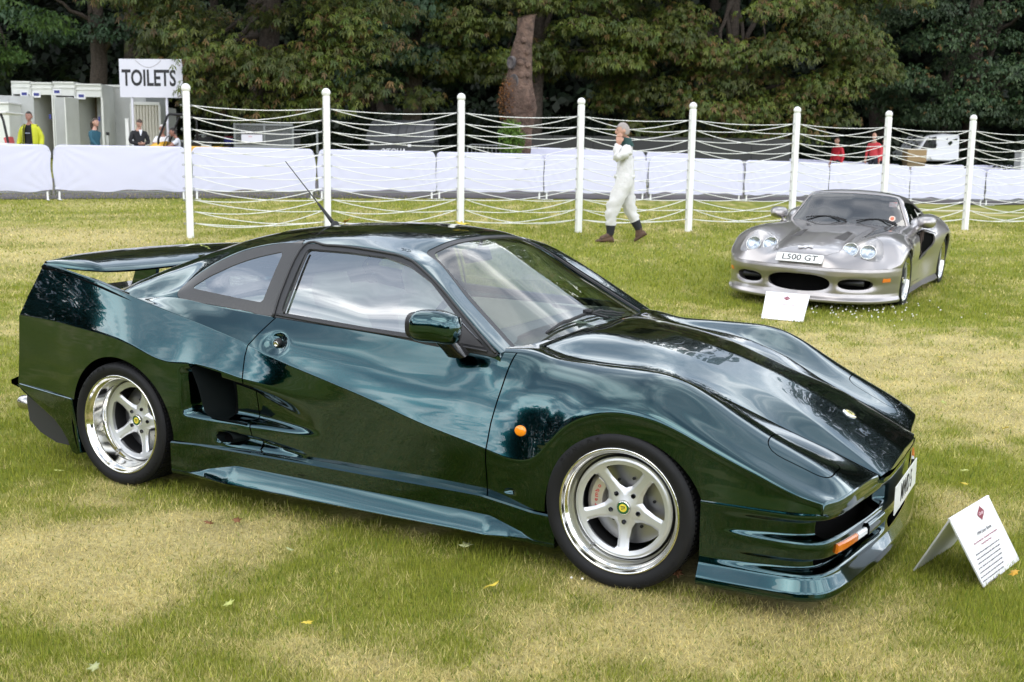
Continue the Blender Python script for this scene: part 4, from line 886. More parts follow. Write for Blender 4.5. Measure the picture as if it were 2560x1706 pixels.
rw_out = [(-2.08, -.1), (-2.09, .42), (-2.2, .47), (-2.62, .58), (-2.80, .60), (-2.84, .55), (-2.86, -.1)]
f_rw = np.where(topg, poly_sdf(rw_out, GX, GW), -1.0)
kw = dict(N=NGa, flip=FL)
f_ct = np.maximum(-.578 - GX, .705 - GW)
panel('roof', GP, np.minimum.reduce([f_ct, -f_wo, -f_fr - .001, -f_cb - .0008, -f_rw]), GREEN, car, lip=.014, **kw)
panel('windshield_seal', GP, np.minimum.reduce([f_wo - .001, -f_wi, f_ct + .01]), RUBBER, car, lip=.01, offset=-.003, **kw)
WS = panel('windshield', GP, np.minimum(f_wi + .003, f_ct + .006), WSGLASS, car, offset=-.007, **kw)
panel('rear_window', GP, f_rw, GLASS, car, offset=-.004, **kw)
for sgn in (-1, 1):
    sd = np.where(GY * sgn > 0, 1.0, -1.0)
    wf = panel('window_frame', GP, np.minimum.reduce([f_fr - .0012, -f_gl, sd]), RUBBER, car, lip=.012, offset=.001, **kw)
    panel('side_window', GP, np.minimum(f_gl + .004, sd), GLASS, car, offset=-.009, **kw)
    panel('quarter_trim', GP, np.minimum.reduce([f_cb - .001, -f_qg, sd]), CARBON, car, lip=.006, offset=.001, **kw)
    panel('quarter_window', GP, np.minimum(f_qg + .003, sd), GLASS, car, offset=-.002, **kw)
    # raised bead of the door seal
    bm = bmesh.new(); nrm = sgn
    ln = [(-1.755, .872), (-1.752, 1.0), (-1.728, 1.185), (-1.60, 1.190), (-1.469, 1.188), (-1.224, 1.169), (-1.15, 1.155), (-1.095, 1.136), (-.955, 1.060), (-.766, .934), (-.60, .818)]
    cps = catmull_poly(ln, 5, False)
    def wz(x, z):
        i = int(np.clip(np.searchsorted(GU, x), 0, len(GU) - 1)); col = GS[i, GI[2]:]; o = np.argsort(col[:, 2]); return float(np.interp(z, col[o, 2], col[o, 1]))
    bm_tube(bm, [(x, sgn * (wz(x, z) + .004), z) for x, z in cps], .006, 6)
    bm_tube(bm, [(x, sgn * (wz(x, z) + .003), z) for x, z in catmull_poly([(-1.74, .884), (-1.4, .862), (-1.0, .843), (-.64, .822)], 6, False)], .006, 6)
    bm_tube(bm, [(x, sgn * (wz(x, z) + .002), z) for x, z in catmull_poly([(-1.70, .89), (-1.69, 1.0), (-1.688, 1.155)], 6, False)], .005, 6)
    bm_obj('door_seal', bm, RUBBER, car, True)

# ---- skirts, splitter bumper, rear valance
def sweep(name, path, prof, m, parent, both=True):
    """path: list of (x, w) ; prof(i) -> list of (offset outwards, z)"""
    path = np.array(path, float); tn = np.gradient(path, axis=0); no = np.stack([tn[:, 1] * 0 + tn[:, 1], -tn[:, 0]], 1); no /= np.linalg.norm(no, axis=1, keepdims=True)
    return path, no
SK_X = np.linspace(-2.262, -.262, 90)
def skirt_prof(x):
    zt = float(np.interp(x, [-2.3, -2.1, -.6, -.45, -.36, -.25], [.262, .272, .268, .25, .238, .236]))
    w0 = float(np.interp(x, [-2.3, -2.0, -1.6, -.7, -.4, -.25], [.946, .942, .938, .936, .944, .948]))
    fin = float(np.interp(x, [-2.15, -1.9, -.56, -.35], [0, 1, 1, 0])); fz = float(np.interp(x, [-2.15, -1.87, -.55, -.35], [.128, .192, .180, .122]))
    zb = .112 if x > -.36 else .118
    zf = max(fz, zb + .008)
    return [(w0 - .045, zt + .004), (w0 - .004, zt), (w0 + .002, zt - .006), (w0 + .001, zf + .03), (w0 - .002, zf + .008), (w0 + .004 * fin, zf), (w0 + .036 * fin + .001, zb + .010), (w0 + .039 * fin, zb + .003), (w0 + .030 * fin - .004, zb - .006), (w0 - .10, zb - .004)]
for sgn in (-1, 1):
    rows = [[(x, sgn * w, z) for w, z in skirt_prof(x)] for x in SK_X]; n = len(rows[0])
    V = np.array(rows).reshape(-1, 3)
    F = [(i * n + j, (i + 1) * n + j, (i + 1) * n + j + 1, i * n + j + 1) for i in range(len(rows) - 1) for j in range(n - 1)]
    if sgn > 0: F = [f[::-1] for f in F]
    F += [list(range(n)), list(range((len(rows) - 1) * n, len(rows) * n))[::-1]]
    o = mesh_np('side_skirt', V, F, GREEN, car); sharp(o, 28)
# bumper plan curve, from the right arch round the nose to the left arch
FWp = np.array([0, .2, .4, .6, .75, .85, .90, .935, .948, .953, .954]); FXp = np.array([.852, .847, .83, .804, .783, .757, .725, .66, .55, .40, .315])
half = catmull_poly(np.stack([FXp, FWp], 1), 8, False)
half = gsmooth(np.stack([np.interp(np.linspace(0, 1, 150), np.linspace(0, 1, len(half)), half[:, k]) for k in (0, 1)], 1), 2.0); half[0] = (.852, 0)
half[:, 1] = np.maximum(half[:, 1], 0)
sl = np.concatenate([[0], np.cumsum(np.linalg.norm(np.diff(half, axis=0), axis=1))])
ss = np.linspace(0, sl[-1], 170); half = np.stack([np.interp(ss, sl, half[:, k]) for k in (0, 1)], 1)
plan = np.concatenate([half[::-1] * [1, -1], half[1:]], 0); SB = np.concatenate([-ss[::-1], ss[1:]])
tg = np.gradient(plan, axis=0); pn = np.stack([tg[:, 1], -tg[:, 0]], 1); pn /= np.linalg.norm(pn, axis=1, keepdims=True)
ZB = np.concatenate([np.linspace(.3945, .20, 50), np.linspace(.196, .145, 14), np.linspace(.142, .088, 18)])
PXm, ZM = np.meshgrid(np.arange(len(plan)), ZB, indexing='ij'); WB = np.abs(plan[PXm, 1]); XB = plan[PXm, 0]; SBm = np.abs(SB[PXm])
s_c = float(np.interp(.885, half[:, 1], ss))             # arc length of the corner
off = np.zeros_like(ZM)
off += np.interp(ZM, [.088, .098, .118, .16, .19, .24, .385, .3945], [.018, .024, .020, -.004, -.010, -.008, -.002, -.004])
corner = np.exp(-((SBm - s_c) / .14) ** 2)
fade = sm((s_c + .40 - SBm) / .42)                        # scallops die out along the flank
band1 = sm((ZM - .288) / .02) * sm((.372 - ZM) / .02); band2 = sm((ZM - .170) / .018) * sm((.232 - ZM) / .02)
off -= (.045 * band1 + .042 * band2) * fade * sm((SBm - .24) / .08)
off += .006 * np.exp(-((ZM - .262) / .03) ** 2) * fade
NBm = pn[PXm]
BPm = np.stack([XB + NBm[..., 0] * off, plan[PXm, 1] + NBm[..., 1] * off, ZM - .02 * 0], -1)
op1 = poly_sdf(round_poly([(.305, .366), (.885, .364), (.89, .296), (.50, .29), (.32, .292)], .03), WB, ZM)
op1 = np.where((XB > .6), op1, -1.); op2 = np.where(XB > .6, poly_sdf(round_poly([(.335, .22), (.885, .232), (.885, .19), (.335, .176)], .024), WB, ZM), -1.)
op3 = poly_sdf(round_poly([(-.3, .212), (.212, .212), (.205, .165), (-.3, .165)], .02), WB, ZM)
NBB = grid_normals(BPm); flb = NBB[len(plan) // 2, 20, 0] < 0
bump = panel('front_bumper', BPm, np.minimum.reduce([-op1, -op2, -op3]), GREEN, car, lip=.03, N=NBB, flip=flb)
# closed underside and dark backing
bm = bmesh.new(); n = len(plan)
for z, inset, nm in ((.092, .0, 'a'),):
    vs = [bm.verts.new((BPm[i, -1, 0], BPm[i, -1, 1], ZB[-1])) for i in range(0, n, 3)]; bm.faces.new(vs)
o = bm_obj('undertray', bm, CAVITY, car)
bm = bmesh.new()
vs = []
for i in range(0, n, 4):
    p = plan[i] - pn[i] * .10
    vs.append((bm.verts.new((p[0], p[1], .385)), bm.verts.new((p[0], p[1], .10))))
for a, b in zip(vs, vs[1:]): bm.faces.new((a[0], b[0], b[1], a[1]))
bm_obj('grille_backing', bm, CAVITY, car)
def bump_at(w, z, sgn, out=0.0):
    """point on the bumper front face"""
    j = int(np.argmin(np.abs(half[:, 1] - w))); i = len(ss) - 1 + (j if sgn > 0 else -j)
    k = int(np.argmin(np.abs(ZB - z))); p = BPm[i, k] + np.append(pn[i] * out, 0); return Vector((p[0], p[1], z)), Vector((pn[i][0], pn[i][1], 0))
for sgn in (-1, 1):
    for nm, w0, w1, m in (('turn_signal', .815, .635, mat('amber_dark', (.60, .16, .012), .2, coat=.5)), ('side_light', .628, .535, CLEARL)):
        bm = bmesh.new(); rows = []
        for w in np.linspace(w0, w1, 8):
            p, nrm = bump_at(w, .25, sgn, .0); tp = float(np.interp(w, [.5, .82], [.258, .272])); bt = float(np.interp(w, [.5, .82], [.231, .237]))
            rows.append([bm.verts.new(Vector((p.x, p.y, zz)) + nrm * oo) for zz, oo in ((tp, -.012), (tp, .006), (tp - .006, .011), (bt + .006, .011), (bt, .006), (bt, -.012))])
        for a, b in zip(rows, rows[1:]):
            for k in range(5): bm.faces.new((a[k], a[k + 1], b[k + 1], b[k]))
        bm.faces.new(rows[0]); bm.faces.new(rows[-1][::-1]); bmesh.ops.recalc_face_normals(bm, faces=bm.faces)
        bm_obj(nm, bm, m, car)
    bm = bmesh.new(); rows = []
    for w in np.linspace(.525, .34, 8):
        p, nrm = bump_at(w, .25, sgn, .006)
        rows.append([bm.verts.new(Vector((p.x, p.y, zz)) + nrm * oo) for zz, oo in ((.272, -.02), (.274, .004), (.262, .010), (.236, .010), (.226, .004), (.226, -.02))])
    for a, b in zip(rows, rows[1:]):
        for k in range(5): bm.faces.new((a[k], a[k + 1], b[k + 1], b[k]))
    bmesh.ops.recalc_face_normals(bm, faces=bm.faces); bm_obj('fog_lamp_bar', bm, GREEN, car, True)
# number plate
def car_plate(parent, s, c, R, size=(.52, .115), hgt=.079, sx=.62):
    bm = bmesh.new(); bm_box(bm, (0, 0, 0), (size[0], size[1], .004)); o = bm_obj('number_plate', bm, WHITEP, parent); bevel(o, .0015)
    o.location = c; o.rotation_euler = R
    t = text_obj('plate_lettering', s, hgt * 1.32, mat('plate_black', (.012, .012, .012), .5), o, (0, 0, .0026), None, sx, bold=.0012)
    return o
car_plate(car, 'MWD 5', Vector((.868, 0, .292)), Euler((math.radians(90), 0, math.radians(90))), sx=.78)
# rear valance flaps and diffuser
for sgn in (-1, 1):
    bm = bmesh.new()
    out = [(-2.935, .388), (-3.10, .396), (-3.37, .412), (-3.40, .405), (-3.345, .372), (-3.24, .312), (-3.11, .255), (-3.05, .21), (-3.008, .165), (-2.975, .108), (-2.94, .098), (-2.90, .112), (-2.925, .25)]
    wv = lambda x: float(np.interp(x, [-3.4, -3.0, -2.9], [.888, .925, .938]))
    a = [bm.verts.new((x, sgn * (wv(x) + (.004 if z > .37 else -.012)), z)) for x, z in out]; b = [bm.verts.new((x + .012, sgn * (wv(x) - .04), z)) for x, z in out]
    bm.faces.new(a if sgn < 0 else a[::-1])
    for i in range(len(out)): bm.faces.new((a[i], b[i], b[(i + 1) % len(out)], a[(i + 1) % len(out)]))
    bmesh.ops.recalc_face_normals(bm, faces=bm.faces); o = bm_obj('rear_valance', bm, GREEN, car); bevel(o, .006, 3)
bm = bmesh.new(); bm_prism(bm, [(-3.40, .41), (-3.415, .30), (-3.40, .20), (-3.32, .145), (-3.20, .105), (-2.96, .10), (-2.96, .41)], -.82, .82, Matrix(((1, 0, 0, 0), (0, 0, 1, 0), (0, 1, 0, 0), (0, 0, 0, 1))))
bmesh.ops.recalc_face_normals(bm, faces=bm.faces); bm_obj('rear_diffuser', bm, mat('grey_undertray', (.03, .03, .032), .55), car)
bm = bmesh.new(); bm_lathe(bm, [(.036, 0), (.038, .004), (.038, .14), (.034, .14), (.034, .004)], 24, Matrix.Translation((-3.545, -.745, .268)) @ Matrix.Rotation(math.radians(90), 4, 'Y'))
bm_obj('exhaust_pipe', bm, mat('exhaust_steel', (.5, .48, .45), .25, metal=1.0), car, True)
bm = bmesh.new()                                       # rear lip spoiler edge low down
rows = []
for y in np.linspace(-.895, .895, 25):
    x = -3.43 - .02 * (1 - (y / .895) ** 2); rows.append([bm.verts.new((x + dx, y, z)) for dx, z in ((.06, .45), (.0, .425), (.0, .405), (.06, .39))])
for a, b in zip(rows, rows[1:]):
    for k in range(3): bm.faces.new((a[k], a[k + 1], b[k + 1], b[k]))
bm_obj('rear_lip', bm, GREEN, car)
# ---- rear wing, bridging the two side fins
rows = []
for y in np.linspace(-.858, .858, 61):
    t = abs(y) / .858; e = 1 - t ** 6
    xr = float(np.interp(abs(y), [0, .3, .6, .858], [-3.435, -3.42, -3.34, -3.175])); xf = float(np.interp(abs(y), [0, .5, .72, .80, .858], [-2.93, -2.92, -2.93, -3.02, -3.15]))
    ch = xf - xr; zc = 1.05 - .006 * t
    up = [(0, .0), (.06, .012), (.2, .020), (.45, .022), (.7, .008), (.88, -.016), (.97, -.036), (1.0, -.050)]
    lo = [(.985, -.060), (.9, -.050), (.6, -.028), (.25, -.018), (.03, -.016)]
    rows.append([(xr + ch * a, y, zc + b * (.35 + .65 * e)) for a, b in up + lo])
n = len(rows[0]); V = np.array(rows).reshape(-1, 3)
F = [(i * n + j, i * n + (j + 1) % n, (i + 1) * n + (j + 1) % n, (i + 1) * n + j) for i in range(len(rows) - 1) for j in range(n)]
o = mesh_np('rear_wing', V, F, GREEN, car); sharp(o, 50)
for y in (-.28, .28):
    bm = bmesh.new(); bm_prism(bm, [(-3.20, .86), (-3.02, .86), (-2.99, 1.02), (-3.12, 1.04)], -.012, .012, Matrix(((1, 0, 0, 0), (0, 0, 1, y), (0, 1, 0, 0), (0, 0, 0, 1))))
    bmesh.ops.recalc_face_normals(bm, faces=bm.faces); bm_obj('wing_strut', bm, GREEN, car)
for sgn in (-1, 1):                                    # inner wall of each fin
    bm = bmesh.new(); rows = []
    for x in np.linspace(-3.16, -2.62, 12):
        zt = float(np.interp(x, [-3.16, -2.84, -2.58], [1.036, .985, .922])); rows.append([bm.verts.new((x, sgn * w, z)) for w, z in ((.860, zt), (.828, zt - .006), (.824, .86))])
    for a, b in zip(rows, rows[1:]):
        for k in range(2): bm.faces.new((a[k], a[k + 1], b[k + 1], b[k]))
    bm_obj('fin_inner', bm, GREEN, car)

# ---- wheels
def star_face(parent, R, phase, dish, m):
    """five-spoke centre: polar sheet with windows cut out, plus depth"""
    nr, na = 46, 240
    r = np.linspace(.022, R, nr)[:, None]; a = np.linspace(0, 2 * np.pi, na + 1)[None, :]
    d = (a - phase + np.pi / 5) % (2 * np.pi / 5) - np.pi / 5            # angle from nearest spoke
    xs = r * np.cos(d); ys = np.abs(r * np.sin(d))
    hw = np.interp(xs, [.03, .055, .08, .12, .155, R], [.055, .044, .029, .0225, .024, .045])
    win = np.minimum(ys - hw, (R * .885 - r)); win = np.minimum(win, r - .055)
    # rounded window corners
    z = -dish + .030 * (r / R) ** 2 + .016 * np.exp(-(r / .05) ** 2) - .010 * sm((ys - hw * .45) / (hw * .8)) * (r < R * .86) * (r > .05)
    P = np.stack([r * np.cos(a), r * np.sin(a), z + 0 * a], -1); P = np.broadcast_to(P, (nr, na + 1, 3)).copy()
    f = np.broadcast_to(-win, (nr, na + 1)).copy()
    for k in range(5):                                                    # bolt holes
        b = phase + k * 2 * np.pi / 5; f = np.minimum(f, np.hypot(P[..., 0] - .058 * np.cos(b), P[..., 1] - .058 * np.sin(b)) - .0088)
    N = grid_normals(P); fl = N[nr // 2, 5, 2] < 0
    return panel('spoke_star', P, f, m, parent, lip=.022, N=N, flip=fl)
def wheel(parent, x, y, sgn, zc, width, dish, phase, R=.297, near=True, caliper=False, steer=0.0):
    """wheel thing-part: local +z points outboard; sgn=-1 right side"""
    w = empty('wheel'); w.parent = parent; w.location = (x, y, zc)
    w.rotation_euler = (math.radians(90) if sgn < 0 else math.radians(-90), 0, steer)
    bm = bmesh.new(); d = width
    bm_lathe(bm, [(.236, -.004), (.246, .004), (.256, .010), (.270, .0135), (.284, .012), (.292, .006), (.298, -.004), (R - .003, -.016), (R, -.03), (R, -d + .03), (R - .004, -d + .016), (.285, -d), (.24, -d + .004)], 96)
    for k in range(96):                                                   # shoulder tread blocks
        a = 2 * math.pi * k / 96; bm_box(bm, (R * math.cos(a) * .9965, R * math.sin(a) * .9965, -.033), (.008, .0105, .034), Matrix.Rotation(a, 3, 'Z'))
        for q in (-.085, -.135, -.185):
            if -q < d - .03: bm_box(bm, (R * math.cos(a + .02) * .999, R * math.sin(a + .02) * .999, q), (.006, .013, .036), Matrix.Rotation(a + .02, 3, 'Z'))
    t = bm_obj('tyre', bm, TYRE, w, True); sharp(t, 40)
    if near:                                                              # raised sidewall lettering
        for base in (-.6, 2.5):
            for i, chh in enumerate('DUNLOP'):
                a = base - i * .125; o = text_obj('tyre_lettering', chh, .026, TYRE, t, (.277 * math.cos(a), .277 * math.sin(a), .0125), (0, 0, a - math.pi / 2), 1.1, ext=.002)
    bm = bmesh.new()
    Rs = .187
    bm_lathe(bm, [(.2415, -.012), (.2425, -.002), (.2405, .004), (.235, .005), (.2315, .0), (.229, -.010), (.2215, -.020), (.2165, -.024), (.2145, -.032), (.213, -dish * .62), (.206, -dish * .72), (.1985, -dish * .80 - .004), (.1955, -dish - .012)], 96)
    o = bm_obj('rim', bm, CHROME, w, True)
    bm = bmesh.new(); bm_lathe(bm, [(.1955, -dish + .016), (.1955, -dish - .05), (.187, -d + .03), (.21, -d + .01)], 64); bm_obj('rim_barrel', bm, mat('barrel_grey', (.12, .12, .125), .4, metal=.8), w, True)
    bm = bmesh.new(); bm_lathe(bm, [(.1952, -dish + .022), (.190, -dish + .0305), (Rs - .006, -dish + .031)], 96); bm_obj('star_ring', bm, SILVERW, w, True)
    star_face(w, Rs, phase, dish, SILVERW)
    # hub cap with badge, bolts
    bm = bmesh.new(); bm_lathe(bm, [(.0285, -dish + .0), (.0285, -dish + .018), (.026, -dish + .024), (.0235, -dish + .025)], 32); bm_obj('hub_ring', bm, CHROME, w, True)
    hz = -dish + .0245
    bm = bmesh.new(); bm_lathe(bm, [(.0238, hz - .002), (.0235, hz), (.0005, hz + .0005)], 32); hb = bm_obj('hub_badge', bm, mat('badge_green', (.01, .09, .035), .25, coat=.6), w)
    bm = bmesh.new(); bm_lathe(bm, [(.0155, hz + .0002), (.015, hz + .0012), (.0004, hz + .0016)], 28); bm_obj('badge_disc', bm, mat('badge_yellow', (.75, .62, .06), .3, coat=.5), hb)
    bm = bmesh.new()
    for k, (u_, v_) in enumerate(((0, .006), (0, 0), (0, -.006))): bm_prism(bm, [(-.010 + .002 * k, v_ - .0015), (.009, v_ - .001 + .002 * (k - 1)), (.010, v_ + .001), (-.006, v_ + .0012)], hz + .0014, hz + .0022)
    bmesh.ops.recalc_face_normals(bm, faces=bm.faces); bm_obj('badge_motif', bm, mat('badge_dark', (.02, .05, .03), .4), hb)
    for k in range(5):
        a = phase + k * 2 * math.pi / 5; bm = bmesh.new(); bm_lathe(bm, [(.0088, -dish + .012), (.0088, -dish - .012), (.0045, -dish - .012), (.0045, -dish - .004), (.0004, -dish - .004)], 12, Matrix.Translation((.058 * math.cos(a), .058 * math.sin(a), 0))); bm_obj('wheel_bolt', bm, mat('bolt_dark', (.05, .05, .055), .4, metal=.8), w)
    bm = bmesh.new(); bm_tube(bm, [(.2 * math.cos(-2.2), .2 * math.sin(-2.2), -dish + .01), (.195 * math.cos(-2.2), .195 * math.sin(-2.2), -dish + .05)], .004, 8); bm_obj('valve', bm, STEEL, w)
    bm = bmesh.new(); db = -dish - .055
    bm_lathe(bm, [(.07, db), (.158, db), (.158, db - .03), (.07, db - .03), (.07, db + .0), (.06, db + .018), (.002, db + .018)], 64); dsc = bm_obj('brake_disc', bm, STEEL, w, False)
    for k in range(10):
        a = k * .628 + .2; bm = bmesh.new(); bm_lathe(bm, [(.006, db + .001), (.006, db + .008), (.0005, db + .008)], 8, Matrix.Translation((.098 * math.cos(a), .098 * math.sin(a), 0)))
        bm_obj('disc_bolt', bm, BLACKP, dsc)
    if caliper:
        bm = bmesh.new(); A0, A1 = math.radians(142), math.radians(205); rows = []
        for a in np.linspace(A0, A1, 12):
            rows.append([bm.verts.new((r * math.cos(a), r * math.sin(a), db + h)) for r, h in ((.098, .004), (.105, .034), (.150, .036), (.168, .026), (.172, -.04), (.10, -.04))])
        for a, b in zip(rows, rows[1:]):
            for k in range(6): bm.faces.new((a[k], a[(k + 1) % 6], b[(k + 1) % 6], b[k]))
        bm.faces.new(rows[0][::-1]); bm.faces.new(rows[-1]); bmesh.ops.recalc_face_normals(bm, faces=bm.faces)
        cal = bm_obj('brake_caliper', bm, mat('caliper_silver', (.62, .58, .50), .35, metal=.6), w); bevel(cal, .004, 2)
        for i, chh in enumerate('brembo'):
            a = math.radians(196) - i * math.radians(8.4)
            text_obj('caliper_lettering', chh, .024, mat('caliper_red', (.55, .02, .02), .4), cal, (.130 * math.cos(a), .130 * math.sin(a), db + .0365), (0, 0, math.radians(88) ), 1.0)
    return w
wheel(car, 0, -.953, -1, .300, .25, .072, math.radians(-90), caliper=True)
wheel(car, -2.59, -.945, -1, .302, .33, .125, math.radians(70))
wheel(car, 0, .953, 1, .300, .25, .072, 0, near=False)
wheel(car, -2.59, .945, 1, .302, .33, .125, 0, near=False)
for cx, r, zc in ((.018, .35, .265), (-2.588, .365, .288)):
    for sgn in (-1, 1):
        bm = bmesh.new(); rows = []
        for a in np.linspace(math.radians(-28), math.radians(208), 30):
            rows.append([bm.verts.new((cx + r * math.cos(a), sgn * w, zc + r * math.sin(a))) for w in (.925, .55)])
        for a, b in zip(rows, rows[1:]): bm.faces.new((a[0], a[1], b[1], b[0]))
        bm_obj('wheel_well', bm, CAVITY, car, True)
# floor pan keeps daylight from under the car
bm = bmesh.new(); bm_box(bm, (-1.3, 0, .16), (4.0, 1.2, .02)); bm_box(bm, (-1.25, 0, .15), (1.9, 1.76, .02)); bm_obj('floor_pan', bm, CAVITY, car)

# ---- door mirror, handle, repeater, wiper, aerial, badge
def mirror(sgn):
    bm = bmesh.new(); c = Vector((-.775, sgn * .985, .932))
    rows = []; L = .094
    for t in np.linspace(0, 1, 15):
        x = -L + t * 2 * L
        k = [0, .05, .12, .25, .5, .75, .9, .965, 1]; 
        hz_ = float(np.interp(t, k, [.050, .058, .062, .064, .064, .062, .055, .046, .016])); hy = float(np.interp(t, k, [.055, .066, .068, .068, .066, .060, .05, .04, .012]))
        zz = float(np.interp(t, [0, .5, 1], [-.002, .0, -.012])); ring = []
        for a in np.linspace(0, 2 * math.pi, 28, endpoint=False):
            ca, sa = math.cos(a), math.sin(a); p = 2.6; cc = math.copysign(abs(ca) ** (2 / p), ca); s2 = math.copysign(abs(sa) ** (2 / p), sa)
            ring.append(bm.verts.new(c + Vector((x, sgn * hy * cc - sgn * .02 * t, zz + hz_ * s2))))
        rows.append(ring)
    n = 28
    for a, b in zip(rows, rows[1:]):
        for k in range(n): bm.faces.new((a[k], a[(k + 1) % n], b[(k + 1) % n], b[k]))
    bm.faces.new(rows[-1]); bmesh.ops.recalc_face_normals(bm, faces=bm.faces)
    mo = bm_obj('door_mirror', bm, GREEN, car, True)
    bm = bmesh.new(); ring = []
    prof = [(-.012, 1.0), (-.014, .97), (-.014, .93), (.004, .9)]
    base = [(v.co.y, v.co.z) for v in []]
    rr = []
    for dx, s in ((.012, 1.018), (-.014, 1.012), (-.019, .97), (-.019, .92), (-.010, .90)):
        ring = []
        for a in np.linspace(0, 2 * math.pi, 28, endpoint=False):
            ca, sa = math.cos(a), math.sin(a); p = 2.6; cc = math.copysign(abs(ca) ** (2 / p), ca); s2 = math.copysign(abs(sa) ** (2 / p), sa)
            ring.append(bm.verts.new(c + Vector((-L + dx, sgn * .055 * cc * s, -.002 + (.051) * s2 * s))))
        rr.append(ring)
    for a, b in zip(rr, rr[1:]):
        for k in range(n): bm.faces.new((a[k], a[(k + 1) % n], b[(k + 1) % n], b[k]))
    bmesh.ops.recalc_face_normals(bm, faces=bm.faces); bm_obj('mirror_rim', bm, BLACKP, mo, True)
    bm = bmesh.new(); bm.faces.new([bm.verts.new(c + Vector((-L - .006, sgn * .05 * math.copysign(abs(math.cos(a)) ** .77, math.cos(a)), .042 * math.copysign(abs(math.sin(a)) ** .77, math.sin(a))))) for a in np.linspace(0, 2 * math.pi, 24, endpoint=False)])
    bm_obj('mirror_glass', bm, mat('mirror', (.8, .8, .8), .02, metal=1.0), mo)
    bm = bmesh.new(); rows = []
    for t, x, y, z, hx, hy in ((0, -.765, .960, .892, .040, .028), (.3, -.762, .935, .868, .037, .03), (.7, -.752, .900, .838, .036, .034), (1, -.745, .868, .808, .046, .03)):
        rows.append([bm.verts.new((x + hx * math.copysign(abs(math.cos(a)) ** .6, math.cos(a)), sgn * (y + hy * math.copysign(abs(math.sin(a)) ** .6, math.sin(a))), z - .012 * math.sin(a))) for a in np.linspace(0, 2 * math.pi, 16, endpoint=False)])
    for a, b in zip(rows, rows[1:]):
        for k in range(16): bm.faces.new((a[k], a[(k + 1) % 16], b[(k + 1) % 16], b[k]))
    bmesh.ops.recalc_face_normals(bm, faces=bm.faces); bm_obj('mirror_stalk', bm, mat('mirror_black', (.008, .008, .008), .2, coat=.5), mo, True)
    bm = bmesh.new(); tri = [(-.835, .946), (-.655, .836), (-.80, .846)]
    a = [bm.verts.new((x, sgn * (wz(x, z) + .004), z)) for x, z in tri]; b = [bm.verts.new((x, sgn * (wz(x, z) - .012), z)) for x, z in tri]
    bm.faces.new(a); bm.faces.new(b)
    for i in range(3): bm.faces.new((a[i], a[(i + 1) % 3], b[(i + 1) % 3], b[i]))
    bmesh.ops.recalc_face_normals(bm, faces=bm.faces); bm_obj('mirror_sail', bm, mat('sail_grey', (.035, .033, .034), .45), car)
mirror(-1)
def near_pt(x, z):
    """point on the right flank of the body"""
    i = int(np.argmin(np.abs(HSR[:, KI[5], 0] - x))); col = HSR[i, KI[3]:]; o = np.argsort(col[:, 2]); return float(np.interp(z, col[o, 2], col[o, 1]))
for sgn in (-1, 1):
    w0 = near_pt(-1.682, .768)
    Mh = Matrix.Translation((-1.682, sgn * w0, .768)) @ Matrix.Rotation(math.radians(100 if sgn < 0 else -100), 4, 'X')
    bm = bmesh.new(); bm_lathe(bm, [(.020, -.012), (.020, .010), (.017, .015), (.0125, .0155)], 28, Mh); h = bm_obj('door_handle', bm, BLACKP, car, True)
    bm = bmesh.new(); bm_lathe(bm, [(.0125, .014), (.0120, .017), (.009, .0175), (.0085, .014), (.0004, .0145)], 28, Mh); bm_obj('lock_button', bm, CHROME, h, True)
    h.parent = DOOR if sgn < 0 else DOOR_L
    for c_ in h.children: c_.parent = h
    w1 = near_pt(-.432, .542)
    bm = bmesh.new(); Mi = Matrix.Translation((-.432, sgn * (w1 + .001), .542)) @ Matrix.Rotation(math.radians(92 if sgn < 0 else -92), 4, 'X') @ Matrix.Scale(1.22, 4, (1, 0, 0))
    bm_lathe(bm, [(.021, -.01), (.0215, .002), (.019, .007), (.013, .010), (.006, .0112), (.0004, .0116)], 32, Mi); bm_obj('side_repeater', bm, AMBER, car, True)
# wiper lying at the base of the windscreen
bm = bmesh.new()
def wsz(x, w):
    i = int(np.argmin(np.abs(GU - x))); return float(np.interp(w, GS[i, :GI[3], 1], GS[i, :GI[3], 2]))
arm = [(-.535 + .05 * t - .05 * t * (1 - t), -.50 + .72 * t, 0) for t in np.linspace(0, 1, 14)]
pth = [(x, y, wsz(x, abs(y)) + .026 - .008 * abs(i - 7) / 7) for i, (x, y, _) in enumerate(arm)]
bm_tube(bm, pth, .0055, 6); bm_tube(bm, [(x - .012, y, z - .012) for x, y, z in pth[1:]], .0045, 5); bm_tube(bm, [pth[7], (pth[7][0] + .06, pth[7][1] + .08, pth[7][2] - .028)], .007, 6)
bm_box(bm, Vector(pth[7]) + Vector((0, 0, .005)), (.03, .05, .016))
bm_obj('wiper', bm, BLACKP, car, True)
bm = bmesh.new(); ab = Vector((-2.015, 0, 1.238)); at_ = Vector((-2.337, 0, 1.563))
bm_tube(bm, [ab + (at_ - ab) * t for t in (0, .12, .34, .345, 1)], [.013, .010, .0065, .0035, .0022], 8)
bm_lathe(bm, [(.026, -.004), (.022, .010), (.012, .022), (.001, .026)], 16, Matrix.Translation(ab)); bm_obj('aerial', bm, BLACKP, car, True)
Mb = Matrix.Translation((.628, 0, float(np.interp(.628, HS[:, 0, 0], HS[:, 0, 2])) + .001)) @ Matrix.Rotation(math.radians(28), 4, 'Y')
bm = bmesh.new(); bm_lathe(bm, [(.031, -.006), (.031, .002), (.027, .0042), (.0215, .0044)], 32, Mb); bd = bm_obj('hood_badge', bm, CHROME, car, True)
bm = bmesh.new(); bm_lathe(bm, [(.0215, .0036), (.0004, .0042)], 32, Mb); bm_obj('badge_disc', bm, mat('badge_yellow2', (.7, .62, .25), .3, coat=.5), bd)
bm = bmesh.new()
